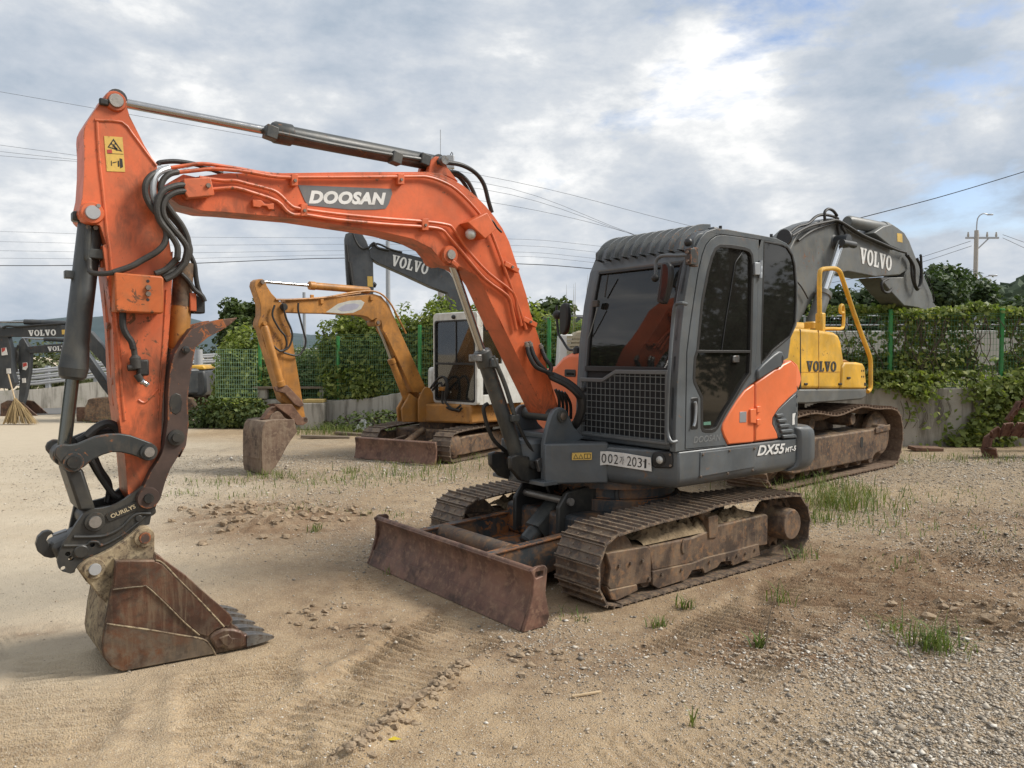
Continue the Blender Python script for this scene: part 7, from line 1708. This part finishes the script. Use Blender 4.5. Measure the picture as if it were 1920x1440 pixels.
fence_vines('thin vines on the mesh fence just behind the yellow handrail', 3.7, 6.5, 7500, 11, .8)
fence_vines('leafy vines on the mesh fence between the two tall green posts', 6.5, 8.55, 7500, 12, .9)
fence_vines('thick vines at the right end of the mesh fence', 8.55, 11.2, 9000, 13, 1.2)
def wall_drape(label, spots, n, seed):
    c = spots[0]; t = thing('hanging_vine', label, 'vine', (c[0], wall_y(c[0])-.06, 0)); base = np.array([c[0], wall_y(c[0])-.06, 0]); g = np.random.default_rng(seed); P = []
    for (x, z, rx, rz, k) in spots:
        q = g.normal(size=(int(n*k), 2))*.5; P.append(np.stack([x+q[:, 0]*rx, [wall_y(a)-.06 for a in x+q[:, 0]*rx]-np.abs(g.normal(0, .07, len(q))), np.maximum(z+q[:, 1]*rz, .03)], 1))
    P = np.concatenate(P); link('foliage', leaf_mesh('foliage', P-base, .10, 'vine_leaf', seed=seed, up=.35, outn=np.tile([[0, -.7, .1]], (len(P), 1))), t)
    m = MB(); r_ = random.Random(seed)
    for (x, z, rx, rz, k) in spots:
        for j in range(4):
            a = x+r_.uniform(-.4,.4)*rx; m.tube([Vector((a, wall_y(a)-.03, min(z+rz*.6, 1.05)))-Vector(base), Vector((a+.05, wall_y(a)-.06, z))-Vector(base), Vector((a-.04, wall_y(a)-.05, max(.04, z-rz*.6)))-Vector(base)], .004, 5, 3)
    m.build('stems', 'bark', t)
wall_drape('vine spilling over the wall top left of the bare concrete patch', [(6.9,.95,.32,.15,1),(7.05,.88,.22,.14,.5),(6.6,1.03,.4,.08,.4)], 200, 21)
wall_drape('long vine curtain hanging down the wall beside the rusty track chains', [(8.25,.95,.6,.25,1.2),(8.55,.75,.45,.4,1.5),(8.5,.35,.4,.45,1.2),(8.15,.5,.3,.35,.35),(9.2,.95,.9,.25,1)], 330, 22)
wall_drape('broad-leaved weed growing at the foot of the wall by the track chains', [(7.95,.16,.42,.22,1.2),(8.05,.32,.3,.22,.8),(7.6,.08,.25,.1,.2)], 190, 23)
wall_drape('sparse ivy creeping on the bare concrete patch', [(7.0,.5,.25,.3,.3),(7.45,.62,.3,.3,.35),(6.75,.55,.2,.4,.2),(4.3,.6,.5,.3,.8)], 55, 24)
hedge('shrub_bank', 'shrub bank right behind the fence at the right', 'shrubs', [(5.0,16.0,.6,1.2,.8,.9),(6.8,15.4,.5,1.2,.7,.85),(8.4,15.3,.5,1.2,.7,.8),(10.2,15.5,.7,1.3,.7,1.0),(7.6,17.5,.4,2,.8,.9),(4.2,17,.7,1.5,.8,1.2),(11.5,16,.8,1.2,.8,1.2)], 12000, .14, seed=6, up=.5)
for k, (x, y, h, r, nn) in enumerate(((11.6,31,4.3,2.0,8000),(13.8,32,4.5,2.1,8000),(16.0,31,4.4,2.0,7000),(18.3,33,5.3,2.3,9000),(20.8,33,3.8,1.9,6000),(23.5,34,3.6,2.0,6000))):
    tree(('broad dark green tree directly behind the grey boom of the yellow excavator','dark green tree right of the grey boom over the fence','dark rounded tree above the fence near the utility pole','feathery dark tree at the left of the utility pole','low dark tree just right of the utility pole','low tree at the right edge below the hill')[k], x, y, h, r, nn, 'dark_leaf', .24, 40+k, 'trees beyond the right fence', .12, .12)
tree('small feathery tree rising behind the ivy mound', -10.4, 30.5, 3.7, 1.25, 5000, 'tree_leaf', .2, 51, None, .08, .25)
for k, (x, y, h, r) in enumerate(((-1.9,22.5,3.1,1.1),(-4.6,24.5,2.9,1.0),(.9,22.0,3.0,1.0))):
    tree(('bushy tree showing above the hedge beside the white cab','slim young tree above the weed thicket','small tree behind the orange boom foot')[k], x, y, h, r, 4500, 'tree_leaf', .17, 60+k, None, .06, .3)
hedge('roadside_brush', 'brownish green brush behind the guard rail at far left', 'brush', [(-17,29,1.0,2.5,1.5,1.1),(-13.5,30,1.1,2.5,1.5,1.2),(-20,28,1.2,2.5,1.5,1.3),(-10.5,31,1.0,2.2,1.5,1.1),(-15,28.5,.6,3,1.5,.9),(-11.5,29.5,.6,3,1.5,.9)], 18000, .17, 'brush_leaf', seed=8, shell=.2)
# trees outside the picture on both sides, mirrored in the cab windows
for k, (x, y, h, r) in enumerate(((-15,4.5,4.6,2.0),(-17,7.8,5.0,2.2),(-19,11,4.4,2.0),(-14.5,1.2,4.2,1.9),(15,6.2,7.0,2.8),(17,9.8,7.2,3.0),(14,2.0,6.6,2.8),(19,13,6.6,2.8),(14.5,-2.5,6.2,2.6),(20,4,8,3.2))):
    tree('tree standing outside the picture, reflected in the cab glass', x, y, h, r, 9000, 'dark_leaf', .17, 80+k, 'trees around the yard', .12, .12)
# wooded hillside: many far crowns read as one mass
def wood(name, label, pts, n, seed, r0, mat):
    g = np.random.default_rng(seed); V_, F_ = [], []; ico = MB().ball((0,0,0), 1, 7, 5); bv_ = np.array(ico.v); bf = [f for f in ico.f]
    for k in range(n):
        x, y, z = pts(g); s = r0*g.uniform(.6, 1.3); q = bv_*np.array([s, s, s*g.uniform(.8, 1.4)])*(1+.25*g.normal(size=(len(bv_), 1)))+np.array([x, y, z])
        F_ += [tuple(i+len(V_)*len(bv_) for i in f) for f in bf]; V_.append(q)
    m = MB(); m.v = [tuple(p) for p in np.concatenate(V_)]; m.f = F_
    o = m.build(name, mat, smooth=False, kind='stuff'); o['label'] = label; o['category'] = 'woodland'
def hill_pts(g):
    x = g.uniform(100, 200); t = g.uniform(.1, 1); h = float(np.interp(x, [98,110,122,140,170,210],[2,8,15,20,24,27])); return x, 160+60*t, h*math.sin(t*math.pi/2)**.8-.8
wood('hill_woodland', 'dark wooded slope of the near hill at the right edge', hill_pts, 900, 5, 3.0, 'near_wood')

# ================================================================ grass and weeds
def blades(P, h, w, seed, bend=.5):
    g = np.random.default_rng(seed); n = len(P); a = g.uniform(0, 2*np.pi, n); d = np.stack([np.cos(a), np.sin(a), np.zeros(n)], 1); s = np.stack([-np.sin(a), np.cos(a), np.zeros(n)], 1)
    H = (h*g.uniform(.45, 1.25, n))[:, None]; B = (bend*g.uniform(.2, 1.2, n))[:, None]*H; W = (w*g.uniform(.6, 1.3, n))[:, None]; up = np.array([[0, 0, 1.0]])
    p1 = P+d*B*.3+up*H*.55; p2 = P+d*B+up*H*(1-.25*B/H)
    v = np.stack([P-s*W, P+s*W, p1+s*W*.8, p1-s*W*.8, p2+s*W*.1, p2-s*W*.1], 1).reshape(-1, 3)
    i = np.arange(n)[:, None]*6; f = np.concatenate([i+np.array([[0, 1, 2, 3]]), i+np.array([[3, 2, 4, 5]])], 0)
    return v, f
def gz_at(x, y): return ground_z(np.asarray(x, float), np.asarray(y, float))
def tuft(label, px, py, n, h, r, w=.0035, bend=1.0, mat='grass_blade', seed=0):
    x, y = gpt(px, py); g = np.random.default_rng(seed); q = g.normal(size=(n, 2))*r*.5
    P = np.stack([q[:, 0], q[:, 1], gz_at(x+q[:, 0], y+q[:, 1])], 1); v, f = blades(P, h, w, seed, bend)
    o = link('grass_tuft', np_mesh('grass_tuft', v, f, mat)); o.location = (x, y, 0); tag(o, label, 'grass'); return o
tuft('largest bright grass tuft on the gravel at the right', 1752, 1212, 130, .17, .15, .0035, 1.3, seed=1)
tuft('small seedling tuft left of the largest grass tuft', 1668, 1180, 26, .10, .10, seed=2)
tuft('thin grass tuft between the near track and the dark twig', 1465, 1122, 22, .16, .06, seed=3)
tuft('green seedling below the middle of the near track', 1285, 1138, 26, .09, .06, .006, .9, seed=4)
tuft('low dark weed in front of the near track idler', 1235, 1172, 40, .07, .07, seed=5)
tuft('green seedling at the foot of the dark twig', 1424, 1210, 26, .08, .035, .006, .9, seed=6)
tuft('lone grass sprout above the bottom edge', 1300, 1358, 9, .12, .03, seed=7)
tuft('grass tuft at the rear end of the near track', 1505, 1046, 40, .13, .12, seed=8)
tuft('low weed on the sand right of the blade', 1085, 1160, 22, .06, .12, seed=9)
tuft('small weed in the gravel left of the far track', 660, 885, 50, .12, .18, seed=10)
tuft('weed at the left end of the dozer blade', 735, 1075, 20, .08, .06, seed=11)
tuft('pale weed among the clods left of the blade', 590, 998, 36, .08, .07, seed=12)
def grass_patch(spots, seed):
    g = np.random.default_rng(seed); P = []; H = []
    for px, py, rx, ry, n, h in spots:
        x, y = gpt(px, py); q = g.normal(size=(n, 2))*.55; xx, yy = x+q[:, 0]*rx, y+q[:, 1]*ry
        P.append(np.stack([xx, yy, gz_at(xx, yy)], 1)); H.append(np.full(n, h))
    P = np.concatenate(P); H = np.concatenate(H); v, f = blades(P, H, .0042, seed, 1.0)
    o = link('grass', np_mesh('grass', v, f, 'grass_blade')); o['kind'] = 'stuff'; o['label'] = 'thin green grass growing in patches on the gravel'; o['category'] = 'grass'
grass_patch([(730,895,1.0,.6,231,0.104),(800,880,.8,.5,181,0.136),(640,905,.9,.5,93,0.088),(560,905,.7,.4,82,0.08),(500,895,.5,.25,110,0.112),(400,905,.5,.3,88,0.096),(430,930,.4,.25,38,0.08),(335,925,.2,.15,33,0.08),(1560,945,.45,.5,495,0.208),(1600,925,.4,.6,231,0.176),(1530,975,.35,.3,143,0.144),(1480,908,.7,.5,231,0.192),(1420,900,.5,.5,121,0.176),(1650,985,.4,.4,49,0.112),(1700,940,1.0,.7,60,0.088),(1800,925,1.2,.6,60,0.088),(1690,1060,.3,.25,27,0.096),(880,860,.9,.6,143,0.128),(700,812,1.4,.5,231,0.192),(780,815,.8,.5,143,0.224),(1750,860,1.5,.5,121,0.12),(1860,862,.8,.4,99,0.136),(1640,860,.4,.5,132,0.16),(250,790,.9,.5,231,0.208),(600,812,.8,.4,165,0.24),(640,815,.8,.3,143,0.272),(570,960,.4,.3,33,0.072),(720,965,.3,.2,38,0.072),(1000,880,.6,.4,66,0.112),(1830,1000,.6,.5,49,0.08),(1340,1020,.2,.2,0,0.08)], 3)
hedge('weeds', 'tall weeds at the foot of the low wall behind the ochre bucket', 'weeds', [(-3.1,16.3,.12,.6,.3,.28),(-2.5,16.0,.15,.5,.25,.36),(-3.9,16.6,.06,.4,.2,.15)], 1500, .075, 'weed_leaf', seed=14, up=.6)
hedge('weeds', 'dark undergrowth at the foot of the ivy mound', 'weeds', [(-6.2,17.0,.25,.7,.35,.42),(-5.6,16.9,.2,.5,.3,.4),(-6.8,17.1,.15,.5,.35,.32)], 3500, .085, 'tree_leaf', seed=15, up=.6)
# reeds beside the cab
RE = thing('reeds', 'thin dry reed stalks standing up behind the cab mirror', 'reeds', (1.6, 15.6, 0)); m = MB()
for k in range(16):
    a = Vector((rnd.uniform(-.5,.5), rnd.uniform(-.2,.2), 1.2)); b = a+Vector((rnd.uniform(-.25,.25), 0, rnd.uniform(1.2,2.0))); m.tube([a, a.lerp(b,.5)+Vector((rnd.uniform(-.04,.04),0,0)), b], lambda s: .014*(1-.9*s), 4, 3)
m.build('stalks', 'reed', RE)

# ================================================================ poles, mast and wires
def wpt(px, py, y): p = WR.front(px, py, y); return Vector((-p.y, y, p.z))
def pole(label, px, top, y, r, mat='pole_concrete', name='utility_pole', cat='pole'):
    a = wpt(px, top, y); t = thing(name, label, cat, (a.x, y, 0)); MB().lathe((0,0,-.2), (0,0,a.z), [(0,r*1.25),(1,r)], 14).build('shaft', mat, t); return t, a
t, a = pole('concrete utility pole with cross arm and lamp at the right', 1831, 432, 48, .12)
MB().box((.35,0,a.z-.45), (2.0,.1,.11)).build('cross_arm', 'galvanised', t); MB().tube([(0,0,a.z-1.2),(.75,0,a.z-.48)], .04, 6).build('brace', 'galvanised', t)
MB().tube([(0,0,a.z-.1),(.05,0,a.z+.7),(.35,0,a.z+1.0),(.7,0,a.z+.95)], .035, 6, 4).build('lamp_arm', 'galvanised', t); MB().box((.8,0,a.z+.95), (.35,.12,.08)).build('lamp_head', 'galvanised', t, .02)
for dx in (-.5,.1,.65,1.2): MB().lathe((dx,0,a.z-.4), (dx,0,a.z-.1), [(0,.05),(.4,.07),(.6,.05),(1,.04)], 8).build('insulator', 'pole_concrete', t)
MB().tube([(0,0,a.z-3.0),(.8,0,a.z-2.75)], .03, 6).build('lamp_arm', 'galvanised', t); MB().box((1.05,0,a.z-2.72), (.5,.15,.09)).build('lamp_head', 'galvanised', t, .02)
t, a = pole('slim grey lamp pole behind the grey boom of the yellow excavator', 1626, 518, 33, .07, 'galvanised')
t, a = pole('slim grey pole beside the raised grey arm in the background', 727, 452, 30, .08, 'galvanised')
t, a = pole('thin lamp pole seen under the ochre boom', 570, 548, 26, .05, 'galvanised')
t, a = pole('short grey post behind the rusty thumb', 372, 655, 24, .12, 'zinc_white', 'post', 'post')
t, a = pole('tall concrete pole carrying a transformer behind the white cab', 826, 300, 36, .13)
for dx in (-.45,.45):
    MB().lathe((dx,-.1,6.6-1.6), (dx,-.1,7.5-1.6), [(0,.17),(.05,.2),(.9,.2),(1,.1)], 14).build('transformer', 'zinc_white', t)
MB().box((0,-.1,4.8), (1.8,.1,.12)).build('cross_arm', 'galvanised', t); MB().box((0,-.1,6.1), (1.6,.1,.1)).build('cross_arm', 'galvanised', t)
for k in range(7): MB().lathe((-.75+k*.25,-.1,4.86), (-.75+k*.25,-.1,5.1), [(0,.05),(.5,.07),(1,.04)], 8).build('insulator', 'volvo_dark', t)
MB().tube([(.3,0,a.z-.5),(.4,0,a.z+.1),(.55,0,a.z+.3),(.5,0,a.z-1.0)], .02, 6, 3).build('cable', 'cable', t); MB().box((.45,0,a.z-.1), (.35,.25,.6)).build('cabinet', 'zinc_white', t, .03)
MB().tube([(0,0,a.z),(0,0,wpt(824,243,36).z)], .018, 6).build('antenna', 'galvanised', t)
t, a = pole('second concrete pole just right of the transformer pole', 841, 550, 36, .17)
def wire(label, pts, y, r, mat='cable_far'):
    P = [wpt(x, yy, y+dy) for x, yy, dy in [(q[0], q[1], q[2] if len(q) > 2 else 0) for q in pts]]
    c = P[0]; o = MB().tube([p-c for p in P], r, 5, 6).build('overhead_wire', mat); o.location = c; tag(o, label, 'wire', 'overhead wires')
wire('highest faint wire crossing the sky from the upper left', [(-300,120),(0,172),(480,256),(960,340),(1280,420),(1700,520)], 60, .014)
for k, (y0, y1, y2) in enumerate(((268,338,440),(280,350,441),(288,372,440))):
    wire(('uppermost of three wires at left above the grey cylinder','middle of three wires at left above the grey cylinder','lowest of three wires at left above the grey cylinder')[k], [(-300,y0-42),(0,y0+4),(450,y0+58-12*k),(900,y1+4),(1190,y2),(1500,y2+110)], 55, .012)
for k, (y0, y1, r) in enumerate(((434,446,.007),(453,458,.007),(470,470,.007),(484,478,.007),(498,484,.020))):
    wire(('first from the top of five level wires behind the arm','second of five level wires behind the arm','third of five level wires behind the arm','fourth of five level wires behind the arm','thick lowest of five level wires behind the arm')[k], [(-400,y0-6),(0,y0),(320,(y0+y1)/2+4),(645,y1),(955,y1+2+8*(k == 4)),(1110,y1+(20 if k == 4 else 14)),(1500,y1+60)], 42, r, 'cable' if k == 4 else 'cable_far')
wire('single wire rising to the upper right above the grey boom', [(1500,440),(1600,412),(1760,370),(1920,322),(2200,235)], 30, .016, 'cable')
for k, (a_, b_) in enumerate((((1560,520),(1820,452)),((1560,530),(1822,461)),((1880,440),(2100,500)),((1880,446),(2100,530)),((1836,560),(2100,600)),((1450,560),(1830,505)))):
    wire(('upper wire running left from the right pole','second wire running left from the right pole','upper wire running right from the right pole','lower wire running right from the right pole','service wire below the lamp of the right pole','low wire behind the grey arm at right')[k], [a_, ((a_[0]+b_[0])/2, (a_[1]+b_[1])/2+7), b_], 48, .014)
# ================================================================ loose things on the ground
def on_ground(px, py): x, y = gpt(px, py); return Vector((x, y, float(gz_at(x, y))))
a, b = on_ground(1072,1310), on_ground(1127,1301); c = (a+b)/2
o = MB().box((0,0,.006), ((b-a).length,.012,.010)).build('stick', 'wood_pale', None, .002); o.location = c; o.rotation_euler = (0,0,math.atan2(b.y-a.y, b.x-a.x)); tag(o, 'pale wooden stick lying on the sand near the bottom', 'stick')
a = on_ground(1434,1215); o = MB().tube([(0,0,0),(.02,.02,.08),(.03,.03,.16),(.055,.04,.25)], lambda s: .005*(1-.6*s), 6, 4).build('twig', 'wood_grey'); o.location = a; tag(o, 'dark upright twig standing in the dirt at right', 'twig')
a = on_ground(738,1392); o = link('fallen_leaf', np_mesh('fallen_leaf', [(-.03,0,.006),(0,-.012,.012),(.035,.004,.008),(0,.014,.016)], [[0,1,2,3]], 'yellow_leaf')); o.location = a; tag(o, 'small yellow fallen leaf beside the tread prints', 'leaf')
a = on_ground(700,808); g_ = random.Random(4); V_ = []; F_ = []
for j in range(9):
    for i in range(13): V_.append(((i-6)*.06+g_.uniform(-.02,.02), (j-4)*.05+g_.uniform(-.02,.02), .02+max(0, .22*math.exp(-((i-3)/3)**2-((j-4)/3)**2)+g_.uniform(-.035,.06))))
for j in range(8):
    for i in range(12): F_.append((j*13+i, j*13+i+1, j*13+i+14, j*13+i+13))
m = MB(); m.v = V_; m.f = F_; o = m.build('plastic_sheet', 'sheet_white', smooth=False); o.location = a; tag(o, 'crumpled white plastic sheet by the low wall', 'sheet')
a = gpt(600,800); PK = thing('concrete_block', 'concrete block with yellow wooden top against the low wall', 'block', (a[0], a[1]-.5, 0))
MB().box((0,0,.28), (.5,.4,.56)).build('block', 'concrete', PK, .02); MB().box((.02,0,.60), (.42,.34,.07)).build('wooden_top', 'wood_yellow', PK, .01)
PB = thing('plank_shelf', 'long dark plank lying on stones on top of the low wall', 'plank', (-4.65, 17.2, .6)); MB().box((0,0,.26), (1.95,.3,.045)).build('plank', 'wood_grey', PB, .006)
for dx in (-.8,-.2,.55): MB().box((dx,.02,.12), (.22,.22,.24)).build('stone', 'concrete', PB, .04)
for k, (px, py, L_, a_) in enumerate(((610,822,.9,.1),(660,816,.7,-.25))):
    p = on_ground(px, py); o = MB().box((0,0,.03), (L_,.14,.05)).build('timber', 'wood_grey', None, .008); o.location = p; o.rotation_euler = (0,.04,a_); tag(o, ('dark timber lying below the concrete block','second dark timber lying right of the concrete block')[k], 'timber')
p = on_ground(1735,845); o = MB().box((0,0,.04), (.5,.22,.06)).build('rusty_scrap', 'old_rust', None, .01); o.location = p; o.rotation_euler = (.05,.03,.1); tag(o, 'flat piece of rusty scrap at the wall foot', 'scrap')
# ---- stones
def scatter_gravel():
    g = np.random.default_rng(77); X, Y = [], []
    need = 110000; got = 0
    while got < need:
        y = 2.4+10*g.uniform(0, 1, 60000)**1.7; x = (g.uniform(-.72, .72, 60000))*y
        d = .16+.9*gravel_amt(x, y); d = d*np.where((x < -1.2) & (y < 8), .22, 1)
        ok = g.uniform(0, 1, 60000) < d; X.append(x[ok]); Y.append(y[ok]); got += ok.sum()
    x = np.concatenate(X)[:need]; y = np.concatenate(Y)[:need]
    u = (x-MR_O[0])*-.786+(y-MR_O[1])*-.618; v = (x-MR_O[0])*.618+(y-MR_O[1])*-.786
    ok = ~((np.abs(u) < 1.2) & (np.abs(v) > .52) & (np.abs(v) < 1.0)); x, y = x[ok], y[ok]; n = len(x)
    s = .0022+.0042*g.uniform(0, 1, n)**3+.009*(g.uniform(0, 1, n) < .03)*g.uniform(0, 1, n)
    s = s*np.clip(.8+.06*y, 1, 1.45)*(1+.75*gravel_amt(x, y))
    z = ground_z(x, y)+s*.25
    o = np.array([[1,0,0],[0,1,0],[-1,0,0],[0,-1,0],[.15,.1,.8],[-.1,0,-.8]], dtype=np.float64)
    sc = s[:, None, None]*g.uniform(.65, 1.35, (n, 1, 3))*np.array([1, 1, .7])
    a = g.uniform(0, 6.28, n); c_, s_ = np.cos(a), np.sin(a)
    q = (o[None]+g.normal(0, .16, (n, 6, 3)))*sc
    qx = q[:, :, 0]*c_[:, None]-q[:, :, 1]*s_[:, None]; qy = q[:, :, 0]*s_[:, None]+q[:, :, 1]*c_[:, None]
    V_ = np.stack([qx+x[:, None], qy+y[:, None], q[:, :, 2]+z[:, None]], -1).reshape(-1, 3)
    F = np.array([[0,1,4],[1,2,4],[2,3,4],[3,0,4],[1,0,5],[2,1,5],[3,2,5],[0,3,5]])
    f = (F[None]+(np.arange(n)*6)[:, None, None]).reshape(-1, 3)
    ob_ = link('gravel', np_mesh('gravel', V_, f, 'pebble')); ob_['kind'] = 'stuff'; ob_['label'] = 'loose grey and pale pebbles scattered over the dirt'; ob_['category'] = 'gravel'
scatter_gravel()
# clods of dry soil on the heaps
g = np.random.default_rng(9); cm = MB()
for cx, cy, r, h in CLODS:
    for k in range(int(40*r/.4) if r > .1 else 16):
        x, y = cx+g.normal()*r*.6, cy+g.normal()*r*.5; s = g.uniform(.008,.035)*(1.1 if r > .3 else .6)
        n0 = len(cm.v); cm.ball((x, y, float(gz_at(x, y))+s*.3), s, 6, 4, (1.3, 1, .7))
        for i in range(n0, len(cm.v)): cm.v[i] = tuple(np.array(cm.v[i])+g.normal(0, s*.18, 3))
o = cm.build('soil_clods', 'clod', smooth=False, kind='stuff'); o['label'] = 'broken clods of brown soil'; o['category'] = 'soil'
